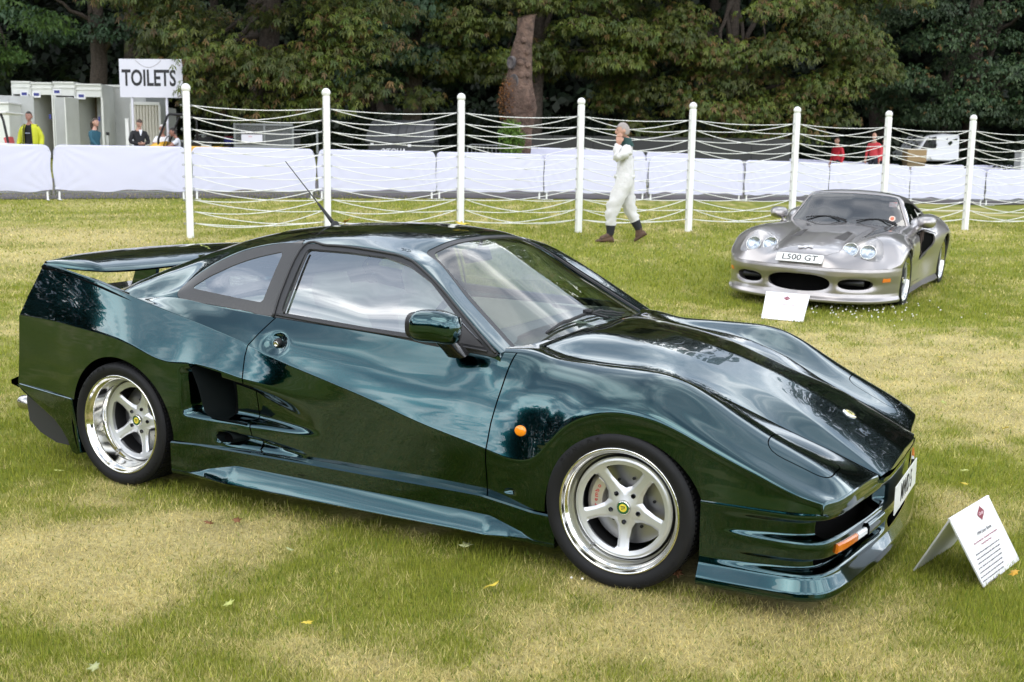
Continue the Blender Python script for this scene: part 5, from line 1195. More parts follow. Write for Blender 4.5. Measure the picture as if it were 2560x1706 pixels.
for k in (-1, 0, 1): bm_box(bm, Mb @ Vector((.006 * k, 0, .0048)), (.0028, .022, .001), Mb.to_3x3())
bm_obj('badge_motif', bm, mat('badge_green', (.01, .09, .035)), bd)

# ---- cabin interior
def seat(y, parent):
    s = empty('seat'); s.parent = parent; s.location = (-1.62, y, .30)
    def cushion(name, rings, m):
        bm = bmesh.new(); rr = []
        for (x, z, hw, th) in rings:
            rr.append([bm.verts.new((x + th * math.sin(a) * .4, hw * math.copysign(abs(math.cos(a)) ** .55, math.cos(a)), z + 0 * th)) if False else bm.verts.new((x + th * math.copysign(abs(math.sin(a)) ** .6, math.sin(a)), hw * math.copysign(abs(math.cos(a)) ** .55, math.cos(a)), z)) for a in np.linspace(0, 2 * math.pi, 20, endpoint=False)])
        for a, b in zip(rr, rr[1:]):
            for k in range(20): bm.faces.new((a[k], a[(k + 1) % 20], b[(k + 1) % 20], b[k]))
        bm.faces.new(rr[0][::-1]); bm.faces.new(rr[-1]); bmesh.ops.recalc_face_normals(bm, faces=bm.faces); return bm_obj(name, bm, m, s, True)
    cushion('backrest', [(.02, .0, .20, .07), (0, .12, .245, .08), (-.05, .35, .25, .07), (-.10, .52, .21, .06), (-.12, .58, .12, .05)], CREAM)
    cushion('headrest', [(-.11, .56, .09, .03), (-.115, .60, .12, .045), (-.13, .68, .125, .05), (-.135, .74, .10, .035)], CREAM)
    bm = bmesh.new(); bm_box(bm, (.25, 0, .05), (.50, .46, .14)); o = bm_obj('seat_cushion', bm, CREAM, s); bevel(o, .04, 4)
seat(-.38, car); seat(.38, car)
bm = bmesh.new(); bm_prism(bm, [(-.52, .70), (-.56, .80), (-.80, .835), (-.98, .80), (-1.02, .72), (-.98, .45), (-.60, .40)], -.74, .74, Matrix(((1, 0, 0, 0), (0, 0, 1, 0), (0, 1, 0, 0), (0, 0, 0, 1))))
bmesh.ops.recalc_face_normals(bm, faces=bm.faces); o = bm_obj('dashboard', bm, GREYTRIM, car); bevel(o, .025, 3)
bm = bmesh.new()
Ms = Matrix.Translation((-1.10, -.38, .82)) @ Matrix.Rotation(math.radians(-68), 4, 'Y')
bm_tube(bm, [Ms @ Vector((.175 * math.cos(a), .175 * math.sin(a), 0)) for a in np.linspace(0, 2 * math.pi, 33)], .015, 8, cap=False)
for a in (0.3, math.pi - .3, -math.pi / 2): bm_tube(bm, [Ms @ Vector((.03 * math.cos(a), .03 * math.sin(a), -.01)), Ms @ Vector((.17 * math.cos(a), .17 * math.sin(a), 0))], .014, 6)
bm_lathe(bm, [(.06, -.02), (.055, .012), (.001, .016)], 20, Ms); bm_obj('steering_wheel', bm, GREYTRIM, car, True)
bm = bmesh.new(); bm_box(bm, (-1.165, 0, 1.13), (.03, .22, .065), Matrix.Rotation(math.radians(-20), 3, 'Y')); bm_tube(bm, [(-1.16, 0, 1.15), (-1.14, 0, 1.20)], .01, 6); o = bm_obj('interior_mirror', bm, BLACKP, car); bevel(o, .015, 3)
bm = bmesh.new(); bm_prism(bm, [(-2.25, .42), (-1.95, .42), (-2.02, .84), (-2.30, .88), (-2.42, .86), (-2.42, .80)], -.70, .70, Matrix(((1, 0, 0, 0), (0, 0, 1, 0), (0, 1, 0, 0), (0, 0, 0, 1))))
bmesh.ops.recalc_face_normals(bm, faces=bm.faces); o = bm_obj('rear_bulkhead', bm, CREAM, car); bevel(o, .02, 3)
bm = bmesh.new()
for sgn in (-1, 1): bm_box(bm, (-1.22, sgn * .70, .62), (1.3, .02, .42))
bm_box(bm, (-1.35, 0, .30), (1.6, 1.5, .02)); bm_obj('cabin_lining', bm, CREAM, car)
hl = GP - NG * .03
panel('headliner', hl, np.minimum.reduce([-f_wo - .02, -f_fr - .02, -f_cb - .02, -f_rw - .02, np.where(GZ > .9, 1, -1)]), CREAM, car, N=NGa, flip=FL)
# ---------------------------------------------------------------- things beyond the road
def place(px, py, dist, zpix=None):
    """foot of a thing seen at column px, at the given depth"""
    p = und(px, py, dist); p.z = float(ground_z(p.x, p.y)); return p
PANELW = mat('panel_cream', (.76, .77, .73), .5, noise=(2, .08)); PANELG = mat('panel_grey', (.50, .51, .50), .55, noise=(3, .1)); DARKIN = mat('cabin_inside', (.17, .12, .06), .8); BLUELOGO = mat('sticker_blue', (.04, .05, .25), .4); STK = mat('sticker_white', (.8, .8, .82), .4)
def box_part(name, c, s, m, parent, bv=.0, R=None):
    bm = bmesh.new(); bm_box(bm, c, s, R); o = bm_obj(name, bm, m, parent)
    if bv: bevel(o, bv, 2)
    return o
D = 35.0; K = D / 2755.0
# top edge heights from the picture
def cab(px0, px1, ytop, label, door_open, dist=D, logo=None, dark=None, seedx=0):
    k = dist / 2755; p = place((px0 + px1) / 2, 400, dist); w = (px1 - px0) * k
    hz = 405.0 - 19 * ((px0 + px1) / 2 - 1280) / -2560 * 0
    top = 1.556 + (399 - ytop) * k - p.z
    r = empty('toilet_cabin', p, RZ); tag(r, label, 'toilet cabin', 'row of cream toilet cabins')
    d = 1.5; t = .05
    box_part('side_wall', (-w / 2 + t / 2, d / 2, top / 2), (t, d, top), PANELW, r, .008); box_part('side_wall', (w / 2 - t / 2, d / 2, top / 2), (t, d, top), PANELW, r, .008)
    box_part('back_wall', (0, d - t / 2, top / 2), (w - 2 * t, t, top - .02), DARKIN, r); box_part('roof', (0, d / 2 - .02, top + .03), (w - .02, d + .04, .06), PANELW, r, .01)
    fh = (top - 2.02); box_part('front_header', (0, t / 2, top - fh / 2), (w - .01, t, fh), PANELW, r, .01); box_part('cornice', (0, -.012, top - .12), (w - .012, .03, .05), PANELW, r, .006)
    return r, w, top, k
for px0, px1, yt, lab, lx, ly in ((38, 86, 214, 'leftmost toilet cabin with its door swung wide open', 70, 240), (87, 140, 216, 'toilet cabin with open door right of the man in yellow', 100, 241), (141, 196, 214, 'toilet cabin standing proud, door ajar, behind the hinged door', 151, 234), (197, 262, 218, 'rightmost toilet cabin beside the woman in teal', 211, 243)):
    r, w, top, k = cab(px0, px1, yt, lab, True)
    c = (px0 + px1) / 2
    # wall strip, doorway dark, door leaf
    dw = .72; x0 = -w / 2 + .06
    if px0 != 38: box_part('front_panel', (w / 2 - (w - dw - .1) / 2, .025, 1.0), (max(w - dw - .10, .05), .045, 2.0), PANELW, r, .006)
    leaf = empty('door'); leaf.parent = r; leaf.location = (x0 + (.02 if px0 in (38, 87) else .0), -.03, 0); leaf.rotation_euler = (0, 0, math.radians({38: -155, 87: -170, 141: -24, 197: -100}[px0]))
    box_part('door_leaf', (dw / 2, 0, 1.0), (dw, .04, 1.94), PANELG if px0 != 197 else PANELW, leaf, .006)
    bm = bmesh.new(); bm_tube(bm, [(dw - .08, -.025, 1.02), (dw - .08, -.06, 1.02), (dw - .18, -.065, 1.02)], .014, 6); bm_box(bm, (dw - .08, -.024, 1.0), (.05, .01, .2)); bm_obj('door_handle', bm, IRON, leaf)
    s = box_part('sticker', ((lx - c) * k, -.014, 1.556 + (399 - ly) * k - r.location.z), (.26, .006, .20), STK, r)
    text_obj('sticker_lettering', 'elliott' if False else 'cabin', .06, BLUELOGO, s, ((lx - c) * k, -.018, 1.556 + (399 - ly) * k - r.location.z), (math.radians(90), 0, 0), .8, bold=.004) if False else box_part('sticker_mark', ((lx - c) * k, -.019, 1.556 + (399 - ly) * k - r.location.z), (.17, .004, .09), BLUELOGO, s, .03)
    if px0 in (87, 197): box_part('notice', (w / 2 - .12, -.001, 1.35), (.06, .006, .14), BLUELOGO, r)
# long grey end wall of the block to the right, and the low white unit at the far left
p = place(300, 400, 36); r = empty('site_cabin', p, RZ); tag(r, 'long grey walled cabin between the toilets and the sign', 'cabin'); k = 36 / 2755
tp = 1.556 + (400 - 222) * k - p.z; box_part('wall', (.1, 1.2, tp / 2), ((385 - 262) * k, 2.3, tp), PANELG, r, .02); box_part('roof', (.1, 1.2, tp + .04), ((385 - 262) * k + .06, 2.4, .08), PANELW, r, .02); box_part('corner_post', (-(300 - 264) * k - .02, .03, tp / 2), (.06, .06, tp), PANELW, r, .008)
p = place(5, 400, 34); r = empty('service_unit', p, RZ); tag(r, 'low white service unit at the left edge beside the toilet cabins', 'cabin'); k = 34 / 2755
tp = 1.556 + (396 - 262) * k - p.z; box_part('wall', (-.3, 1.0, tp / 2), (1.15, 1.9, tp), PANELW, r, .02); box_part('roof', (-.3, 1.0, tp + .03), (1.2, 2.0, .06), WHITE, r, .02)
p = place(15, 400, 30); r = empty('cart_canopy', p, RZ); tag(r, 'white canopied cart with black strut and red seat at the left edge', 'golf cart')
k = 30 / 2755; zz = lambda py: 1.556 + (398 - py) * k - p.z
box_part('canopy', (-.35, .5, zz(285)), (.9, 1.2, .06), WHITE, r, .03)
bm = bmesh.new(); bm_tube(bm, [((8 - 15) * k, 0, zz(288)), ((14 - 15) * k, 0, zz(305)), ((24 - 15) * k, 0, zz(365)), ((27 - 15) * k, 0, zz(400))], .035, 8); bm_obj('strut', bm, BLACKP, r, True)
box_part('seat', ((14 - 15) * k, .3, zz(356)), (.16, .3, .26), mat('red_vinyl', (.55, .09, .09), .5), r, .03, Matrix.Rotation(math.radians(-12), 3, 'Y')); box_part('body', (-.25, .4, .45), (.9, 1.4, .6), WHITE, r, .08)
# white corrugated container end
p = place(368, 400, 35.6); r = empty('shipping_container', p, RZ + math.radians(4)); tag(r, 'white corrugated container end below the TOILETS sign', 'container'); k = 35.6 / 2755
tp = 1.556 + (401 - 258) * k - p.z; wd = (402 - 336) * k
bm = bmesh.new(); n = 9; pts = []
for i in range(n):
    x = -wd / 2 + wd * i / n; q = wd / n; pts += [(x, 0), (x + q * .28, 0), (x + q * .42, .045), (x + q * .82, .045), (x + q * .96, 0)]
pts.append((wd / 2, 0)); a = [bm.verts.new((x, y, .05)) for x, y in pts]; b = [bm.verts.new((x, y, tp - .08)) for x, y in pts]
for i in range(len(pts) - 1): bm.faces.new((a[i], a[i + 1], b[i + 1], b[i]))
bm_obj('corrugated_wall', bm, mat('container_white', (.66, .63, .56), .5), r); box_part('top_rail', (0, .03, tp - .04), (wd + .06, .10, .10), WHITE, r, .01)
for s in (-1, 1): box_part('corner_post', (s * (wd / 2 + .02), .03, tp / 2), (.07, .09, tp - .1), WHITE, r, .01)
box_part('body', (0, 1.3, tp / 2 - .03), (wd - .02, 2.3, tp - .12), PANELG, r)
# TOILETS sign on two poles
ds = 30.6; k = ds / 2755; p = place(385, 400, ds); r = empty('toilets_sign', p, RZ - math.radians(4)); tag(r, 'large white board on two poles reading TOILETS, half hidden by leaves', 'sign')
zz = lambda py: 1.556 + (402.5 - py) * k - p.z
SIGNW = mat('sign_white', (.64, .64, .70), .45)
bd = box_part('board', (.0, 0, (zz(155) + zz(248)) / 2), (160 * k, .02, (248 - 155) * k), SIGNW, r, .003)
for px in (333, 421): bm = bmesh.new(); bm_lathe(bm, [(.035, 0), (.035, zz(200))], 12, Matrix.Translation(((px - 385) * k, .05, 0))); bm_obj('pole', bm, SIGNW, r, True)
text_obj('lettering', 'TOILETS', .60, mat('sign_black', (.012, .012, .014), .5), bd, ((380 - 385) * k, -.0125, zz(202.5)), (math.radians(90), 0, 0), .68, bold=.016)
bm = bmesh.new(); bm_tube(bm, [((347 + 65 * t - 385) * k, -.014, zz(158 + 17 * (1 - (2 * t - 1) ** 2))) for t in np.linspace(0, 1, 14)], .006, 5); bm_obj('cord', bm, mat('grey_cord', (.3, .28, .28), .7), bd, True)
p = place(322, 400, 31.4); r = empty('marker_post', p, RZ); tag(r, 'short white plastic post standing beside the sign pole', 'post'); tp = 1.556 + (401 - 301) * 31.4 / 2755 - p.z
box_part('shaft', (0, 0, tp / 2), (.10, .10, tp), WHITE, r, .015); box_part('cap', (0, 0, tp + .012), (.115, .115, .03), WHITE, r, .01)
p = place(272, 400, 34.3); r = empty('bollard', p, RZ); tag(r, 'small dark bollard in front of the grey cabin wall', 'bollard'); tp = 1.556 + (400 - 337) * 34.3 / 2755 - p.z
box_part('shaft', (0, 0, tp / 2), (.08, .08, tp), PANELG, r, .01); box_part('cap', (0, 0, tp + .02), (.085, .085, .10), BLACKP, r, .01)
# yellow utility buggy with roll cage
db = 30.0; k = db / 2755; p = place(440, 400, db); r = empty('utility_buggy', p, RZ); tag(r, 'yellow utility buggy with black roll cage half behind the first post', 'buggy')
zz = lambda py: 1.556 + (403 - py) * k - p.z; YEL = mat('buggy_yellow', (.72, .40, .03), .35, coat=.4)
bm = bmesh.new(); rows = []
for t in np.linspace(0, 1, 12):
    x = (378 - 440 + 40 * t) * k; zt = zz(372) + (zz(356) - zz(372)) * math.sin(t * math.pi / 2); rows.append([bm.verts.new((x, y, z)) for y, z in ((-.55, zz(400)), (-.58, zt - .12), (-.5, zt - .02), (0, zt + .02), (.5, zt - .02), (.58, zt - .12), (.55, zz(400)))])
for a, b in zip(rows, rows[1:]):
    for j in range(6): bm.faces.new((a[j], a[j + 1], b[j + 1], b[j]))
bm.faces.new(rows[0][::-1]); bm.faces.new(rows[-1]); bm_obj('bonnet', bm, YEL, r, True)
box_part('tub', ((450 - 440) * k, 0, zz(388)), (.75, 1.15, .36), BLACKP, r, .05); box_part('load_bed', (.9, 0, zz(380)), (.9, 1.15, .3), YEL, r, .03); box_part('seat', (.42, 0, zz(366)), (.3, 1.0, .34), BLACKP, r, .05)
for y in (-.52, .52):
    bm = bmesh.new(); bm_tube(bm, [((412 - 440) * k, y, zz(372)), ((413 - 440) * k, y, zz(350)), ((437 - 440) * k, y, zz(294)), ((442 - 440) * k, y, zz(290)), ((475 - 440) * k, y, zz(291)), ((480 - 440) * k, y, zz(300)), ((482 - 440) * k, y, zz(372))], .032, 8); bm_obj('roll_bar', bm, BLACKP, r, True)
box_part('roof', ((458 - 440) * k, 0, zz(290)), (.42, 1.1, .05), BLACKP, r, .015)
for x in (-.45, .9):
    for y in (-.55, .55):
        bm = bmesh.new(); bm_lathe(bm, [(.12, -.1), (.27, -.1), (.3, -.06), (.3, .06), (.27, .1), (.12, .1)], 24, Matrix.Translation((x, y, .3)) @ Matrix.Rotation(math.radians(90), 4, 'X')); bm_obj('tyre', bm, TYRE, r, True)
bm = bmesh.new(); bm_tube(bm, [((425 - 440) * k + .15 * math.cos(a) * .4, -.25 + .16 * math.sin(a), zz(356) + .15 * math.cos(a)) for a in np.linspace(0, 2 * math.pi, 17)], .014, 6, False); bm_obj('steering_wheel', bm, BLACKP, r, True)
# grey mesh-sided trailer with notice
dt = 31.5; k = dt / 2755; p = place(690, 400, dt); r = empty('mesh_trailer', p, RZ - math.radians(3)); tag(r, 'grey mesh sided trailer with a small black and white notice', 'trailer')
zz = lambda py: 1.556 + (406 - py) * k - p.z; X = lambda px: (px - 690) * k; GREYM = mat('trailer_grey', (.22, .235, .225), .55, metal=.2)
box_part('side_board', ((X(586) + X(734)) / 2, 0, (zz(366) + zz(400)) / 2), (X(734) - X(586), .06, zz(366) - zz(400)), GREYM, r, .01)
bm = bmesh.new()
for px in (587, 662, 734, 795): bm_box(bm, (X(px), 0, (zz(310) + zz(380)) / 2 - (.1 if px > 700 else 0)), (.05, .05, zz(310) - zz(380) - (.15 if px > 750 else 0)))
for py in (311, 364): bm_box(bm, ((X(587) + X(734)) / 2, 0, zz(py + 2)), (X(734) - X(587), .04, .05))
bm_box(bm, ((X(734) + X(795)) / 2, 0, zz(325)), (X(795) - X(734), .03, .03)); bm_obj('post_frame', bm, GREYM, r)
bm = bmesh.new()
for i in range(26):
    z = zz(364) + (zz(314) - zz(364)) * i / 25; bm_box(bm, ((X(587) + X(734)) / 2, .01, z), (X(734) - X(587), .006, .006))
for i in range(60): x = X(587) + (X(734) - X(587)) * i / 59; bm_box(bm, (x, .012, (zz(364) + zz(314)) / 2), (.005, .005, zz(314) - zz(364)))
o = bm_obj('wire_mesh', bm, GREYM, r); o['kind'] = 'stuff'
box_part('load', ((X(600) + X(725)) / 2, .8, (zz(330) + zz(370)) / 2), (X(725) - X(600), 1.2, zz(330) - zz(370)), mat('trailer_load', (.05, .052, .055), .8), r, .1)
nb = box_part('notice', (X(631), -.035, (zz(329) + zz(356)) / 2), (X(658) - X(605), .012, zz(329) - zz(356)), mat('notice_white', (.72, .72, .76), .5), r); hb_ = box_part('notice_header', (X(631), -.044, zz(333)), (X(658) - X(605), .008, zz(329) - zz(338)), mat('notice_black', (.02, .02, .02), .5), nb)
text_obj('notice_lettering', 'Do to Goodwood', .095, mat('notice_white', (.7, .7, .7)), hb_, (X(631), -.0495, zz(333)), (math.radians(90), 0, 0), .85); text_obj('notice_lettering', 'PRO', .05, mat('notice_red', (.5, .03, .05)), nb, (X(627), -.042, zz(343)), (math.radians(90), 0, 0))
for x in (-.5, .5): bm = bmesh.new(); bm_lathe(bm, [(.1, -.1), (.3, -.1), (.32, 0), (.3, .1), (.1, .1)], 20, Matrix.Translation((x, 0, .32)) @ Matrix.Rotation(math.radians(90), 4, 'X')); bm_obj('tyre', bm, TYRE, r, True)
# parked car with dark body and white plate behind the first span
p = place(520, 400, 34); k = 34 / 2755; r = empty('quad_bike', p, RZ); tag(r, 'dark quad bike with white number board between buggy and trailer', 'quad bike'); zz = lambda py: 1.556 + (404 - py) * k - p.z
box_part('body', (0, 0, zz(355)), (.62, .9, .3), BLACKP, r, .1); box_part('number_board', ((519 - 520) * k, -.5, zz(368)), (.52, .02, .12), STK, r, .005)
bm = bmesh.new(); bm_tube(bm, [(-.3, -.3, zz(342)), (-.1, -.3, zz(338)), (.1, -.3, zz(338)), (.3, -.3, zz(342))], .025, 8); bmesh.ops.create_icosphere(bm, subdivisions=2, radius=.09, matrix=Matrix.Translation((0, -.35, zz(343)))); bm_obj('handlebar', bm, GREYM, r, True)
for x in (-.36, .36): bm = bmesh.new(); bm_lathe(bm, [(.1, -.12), (.26, -.12), (.3, -.06), (.3, .06), (.26, .12), (.1, .12)], 20, Matrix.Translation((x, -.3, .3)) @ Matrix.Rotation(math.radians(90), 4, 'Y')); bm_obj('tyre', bm, TYRE, r, True)
p = place(573, 400, 34.2); r = empty('crate', p, RZ); tag(r, 'small blue and red crate left of the mesh trailer', 'crate'); zt = 1.556 + (404 - 345) * 34.2 / 2755 - p.z
box_part('shell', (0, 0, zt - .1), (.22, .3, .2), mat('crate_blue', (.03, .04, .30), .5), r, .02); box_part('lid', (0, 0, zt + .02), (.2, .28, .04), mat('crate_red', (.30, .03, .04), .5), r, .01); box_part('stand', (0, 0, (zt - .2) / 2), (.2, .28, zt - .2), BLACKP, r, .01)
# dark wheeled waste container
dw_ = 33.0; k = dw_ / 2755; p = place(1000, 400, dw_); r = empty('waste_container', p, RZ - math.radians(6)); tag(r, 'large dark grey waste container with domed lid and white lettering', 'waste bin')
zz = lambda py: 1.556 + (411 - py) * k - p.z; X = lambda px: (px - 1000) * k; BIN = mat('bin_grey', (.040, .043, .045), .5, noise=(5, .3)); BINL = mat('bin_lid', (.060, .064, .07), .45, noise=(4, .3))
box_part('tub', (0, .6, (zz(356) + .25) / 2), (X(1083) - X(917), 1.2, zz(356) - .25), BIN, r, .05)
lid = empty('lid'); lid.parent = r; nR = 9
for i in range(nR):                                     # curved lid made of ribbed staves
    a0, a1 = math.pi * i / nR * .62, math.pi * (i + 1) / nR * .62 - .012; bm = bmesh.new(); x0, x1 = X(912), X(1088); rr = []
    for a in (a0, a1):
        y = .62 - .66 * math.cos(a * .9); z = zz(353) + .62 * math.sin(a); taper = .17 * math.sin(a)
        rr.append([(x0 + taper * .9, y, z), (x1 - taper * .5, y, z), (x1 - taper * .5, y, z - .04), (x0 + taper * .9, y, z - .04)])
    vs = [bm.verts.new(q) for q in rr[0] + rr[1]]
    for f in ((0, 1, 5, 4), (3, 7, 6, 2), (0, 4, 7, 3), (1, 2, 6, 5), (0, 3, 2, 1), (4, 5, 6, 7)): bm.faces.new([vs[j] for j in f])
    bmesh.ops.recalc_face_normals(bm, faces=bm.faces); bm_obj('lid_stave', bm, BINL, lid)
for i in range(7):
    bm = bmesh.new(); x = X(912) + (i + 1) * (X(1080) - X(918)) / 8; bm_tube(bm, [(x + .02 * j, .62 - .68 * math.cos(a * .9), zz(353) + .64 * math.sin(a)) for j, a in enumerate(np.linspace(.15, 1.7, 8))], .012, 5); bm_obj('lid_rib', bm, BIN, lid, True)
for s in (-1, 1):
    bm = bmesh.new(); bm_prism(bm, [(-.02, zz(354)), (1.2, zz(354)), (1.1, zz(330)), (.75, zz(310)), (.35, zz(318)), (.1, zz(338))], s * .93 - .02, s * .93 + .02, Matrix(((0, 0, 1, 0), (1, 0, 0, 0), (0, 1, 0, 0), (0, 0, 0, 1)))); bmesh.ops.recalc_face_normals(bm, faces=bm.faces); bm_obj('lid_side', bm, BINL, lid)
box_part('rim', (0, -.02, zz(355)), (X(1086) - X(914), .08, .07), BINL, r, .015)
text_obj('lettering', 'VEOLIA', .21, STK, r, (X(987), -.008, zz(379)), (math.radians(90), 0, 0), 1.0, bold=.003)
bm = bmesh.new(); bm_lathe(bm, [(.085, 0), (.085, .004), (.068, .004), (.068, 0)], 28, Matrix.Translation((X(958), -.006, zz(380))) @ Matrix.Rotation(math.radians(90), 4, 'X')); bm_box(bm, (X(958), -.008, zz(381)), (.035, .004, .05)); bm_obj('logo_ring', bm, STK, r)
for px, py, w_, h_ in ((929, 360, .10, .07), (1024, 364, .10, .08), (1026, 384, .13, .09)): box_part('label', (X(px), -.006, zz(py)), (w_, .006, h_), STK, r)
for x in (-.75, .75):
    for y in (.1, 1.1): bm = bmesh.new(); bm_lathe(bm, [(.02, -.03), (.1, -.03), (.1, .03), (.02, .03)], 16, Matrix.Translation((x, y, .1)) @ Matrix.Rotation(math.radians(90), 4, 'X')); bm_box(bm, (x, y, .2), (.06, .08, .14)); bm_obj('castor', bm, BLACKP, r)
# long dark green tarpaulin fence below the big chestnut
p = place(1640, 400, 38); r = empty('screen_fence', p, RZ + math.radians(3)); tag(r, 'low dark screening fence below the browning chestnut', 'fence'); k = 38 / 2755; zz = lambda py: 1.556 + (417 - py) * k - p.z
for i in range(7):
    x = (1330 + i * 100 - 1640) * k; box_part('panel', (x, 0, zz(360) - .1), (98 * k, .03, .75), mat('screen_dark', (.035, .036, .033), .8), r, .005); box_part('post', (x - 49 * k, .03, zz(350) / 2), (.06, .06, zz(345)), BLACKP, r)
# white van glimpsed through leaves at the right, grey box beyond
p = place(2340, 400, 44); r = empty('parked_van', p, RZ + math.radians(8)); tag(r, 'white van glimpsed through the leaves near the right edge', 'van'); k = 44 / 2755; zz = lambda py: 1.556 + (424 - py) * k - p.z
VW = mat('van_white', (.80, .81, .84), .3, coat=.5)
bm = bmesh.new(); bm_prism(bm, [(-1.0, zz(396)), (-1.05, zz(370)), (-.75, zz(366)), (-.45, zz(334)), (.2, zz(328)), (.95, zz(330)), (1.0, zz(396))], 0, 1.7, Matrix(((1, 0, 0, 0), (0, 0, 1, 0), (0, 1, 0, 0), (0, 0, 0, 1)))); bmesh.ops.recalc_face_normals(bm, faces=bm.faces); o = bm_obj('body', bm, VW, r); bevel(o, .08, 3)
bm = bmesh.new(); bm_prism(bm, [(-.68, zz(367)), (-.42, zz(340)), (-.05, zz(336)), (-.05, zz(366))], -.01, .02, Matrix(((1, 0, 0, 0), (0, 0, 1, 0), (0, 1, 0, 0), (0, 0, 0, 1)))); bmesh.ops.recalc_face_normals(bm, faces=bm.faces); bm_obj('window', bm, BLACKP, r)
for x in (-.6, .65): bm = bmesh.new(); bm_lathe(bm, [(.1, -.1), (.3, -.1), (.3, .1), (.1, .1)], 20, Matrix.Translation((x, .05, .3)) @ Matrix.Rotation(math.radians(90), 4, 'X')); bm_obj('tyre', bm, TYRE, r, True)
p = place(2285, 400, 42); r = empty('straw_bale', p, RZ); tag(r, 'pale straw coloured bale beside the white van', 'bale'); k = 42 / 2755; zt = 1.556 + (423 - 366) * k - p.z
box_part('bale', (0, 0, zt - .25), (.75, .6, .5), mat('straw', (.34, .24, .12), .9, bump=(30, .8, .03)), r, .04); box_part('base', (0, .02, (zt - .5) / 2), (.7, .55, max(zt - .5, .05)), mat('straw_dark', (.2, .15, .08), .9), r, .03)
p = place(2553, 400, 36); r = empty('kiosk', p, RZ); tag(r, 'pale grey box at the right edge above the far barrier', 'box'); k = 36 / 2755; zt = 1.556 + (433 - 381) * k - p.z
box_part('body', (0, 0, zt / 2), (.24, .5, zt), PANELG, r, .02); box_part('lid', (0, 0, zt + .02), (.27, .53, .04), PANELW, r, .01)
# ---------------------------------------------------------------- people
SKIN = mat('skin', (.52, .30, .22), .55, sss=.15); EYE = mat('eye_dark', (.03, .025, .02), .3)
def skin_body(bones, radii, name, m, parent, assign=None, sub=2, folds=0.0, seed=0):
    """bones: list of joint-name pairs; radii: joint -> (pos, r or (rx, ry)). one continuous skin mesh"""
    names = list(radii); idx = {n: i for i, n in enumerate(names)}
    me = bpy.data.meshes.new(name); me.from_pydata([tuple(radii[n][0]) for n in names], [(idx[a], idx[b]) for a, b in bones], [])
    o = bpy.data.objects.new(name, me); COL.objects.link(o)
    sk = o.modifiers.new('skin', 'SKIN'); sk.use_smooth_shade = True; sk.branch_smoothing = .6
    for i, n in enumerate(names):
        r = radii[n][1]; r = r if isinstance(r, tuple) else (r, r); v = me.skin_vertices[0].data[i]; v.radius = r; v.use_root = (i == 0)
    sd = o.modifiers.new('sub', 'SUBSURF'); sd.levels = sub; sd.render_levels = sub
    dg = bpy.context.evaluated_depsgraph_get(); dg.update(); m2 = bpy.data.meshes.new_from_object(o.evaluated_get(dg)); bpy.data.objects.remove(o)
    return m2
def head_parts(bm, c, fwd, s, hairless=False, mi_skin=0, mi_eye=1, tilt=0.0):
    """a head with jaw, nose, ears, eyes and mouth; c = centre, fwd = facing angle about z"""
    Mh = Matrix.Translation(c) @ Matrix.Rotation(fwd, 4, 'Z') @ Matrix.Rotation(tilt, 4, 'X') @ Matrix.Scale(s, 4)
    def blob(center, r, mi, sub=2, R=None):
        M = Mh @ Matrix.Translation(center) @ (R or Matrix.Identity(4)) @ Matrix.Diagonal((*r, 1)); res = bmesh.ops.create_icosphere(bm, subdivisions=sub, radius=1, matrix=M)
        for f in {f for v in res['verts'] for f in v.link_faces}: f.material_index = mi; f.smooth = True
        return res['verts']
    vs = blob((0, 0, 0), (.076, .098, .118), mi_skin, 3); Mi = Mh.inverted()
    for v in vs:
        p = Mi @ v.co
        if p.z < 0: k = min(1, -p.z / .118); p.x *= 1 - .30 * k; p.y = p.y * (1 - .12 * k) - .022 * k
        if p.y < -.04 and -.03 < p.z < .05: p.y *= .95
        v.co = Mh @ p
    blob((0, -.100, -.012), (.014, .022, .026), mi_skin); blob((0, -.094, .012), (.010, .014, .026), mi_skin)
    for sx in (-1, 1):
        blob((sx * .075, .012, -.005), (.010, .024, .034), mi_skin); blob((sx * .031, -.083, .018), (.012, .008, .007), mi_eye); blob((sx * .032, -.085, .036), (.018, .008, .005), mi_skin + 0)
    blob((0, -.090, -.056), (.022, .010, .006), 2); blob((0, -.082, -.088), (.022, .018, .018), mi_skin)
    return Mh
def hair_cap(name, Mh, m, parent, cover=.02, long=0.0, thick=1.035, back=True):
    bm = bmesh.new(); bmesh.ops.create_icosphere(bm, subdivisions=3, radius=1, matrix=Mh @ Matrix.Diagonal((.078 * thick, .100 * thick, .120 * thick, 1)))
    Mi = Mh.inverted(); dead = []
    for v in bm.verts:
        p = Mi @ v.co; lim = cover if p.y < -.02 else (-.045 if p.y > .03 else cover - (p.y + .02) / .05 * .06)
        if p.y < -.02: lim = .055 + .2 * max(0, -p.y - .06)
        if p.z < lim - .02: dead.append(v)
    bmesh.ops.delete(bm, geom=dead, context='VERTS'); rs = np.random.RandomState(3)
    for v in bm.verts: v.co += (Mh.to_3x3() @ Vector(rs.randn(3) * .0022))
    if long:
        bm_tube(bm, [Mh @ Vector(p) for p in ((0, .09, .03), (0, .13, -.02), (0, .125, -.12), (0, .11, -.12 - long))], [.03 * 1, .034, .03, .012], 8)
    o = bm_obj(name, bm, m, parent, True); return o
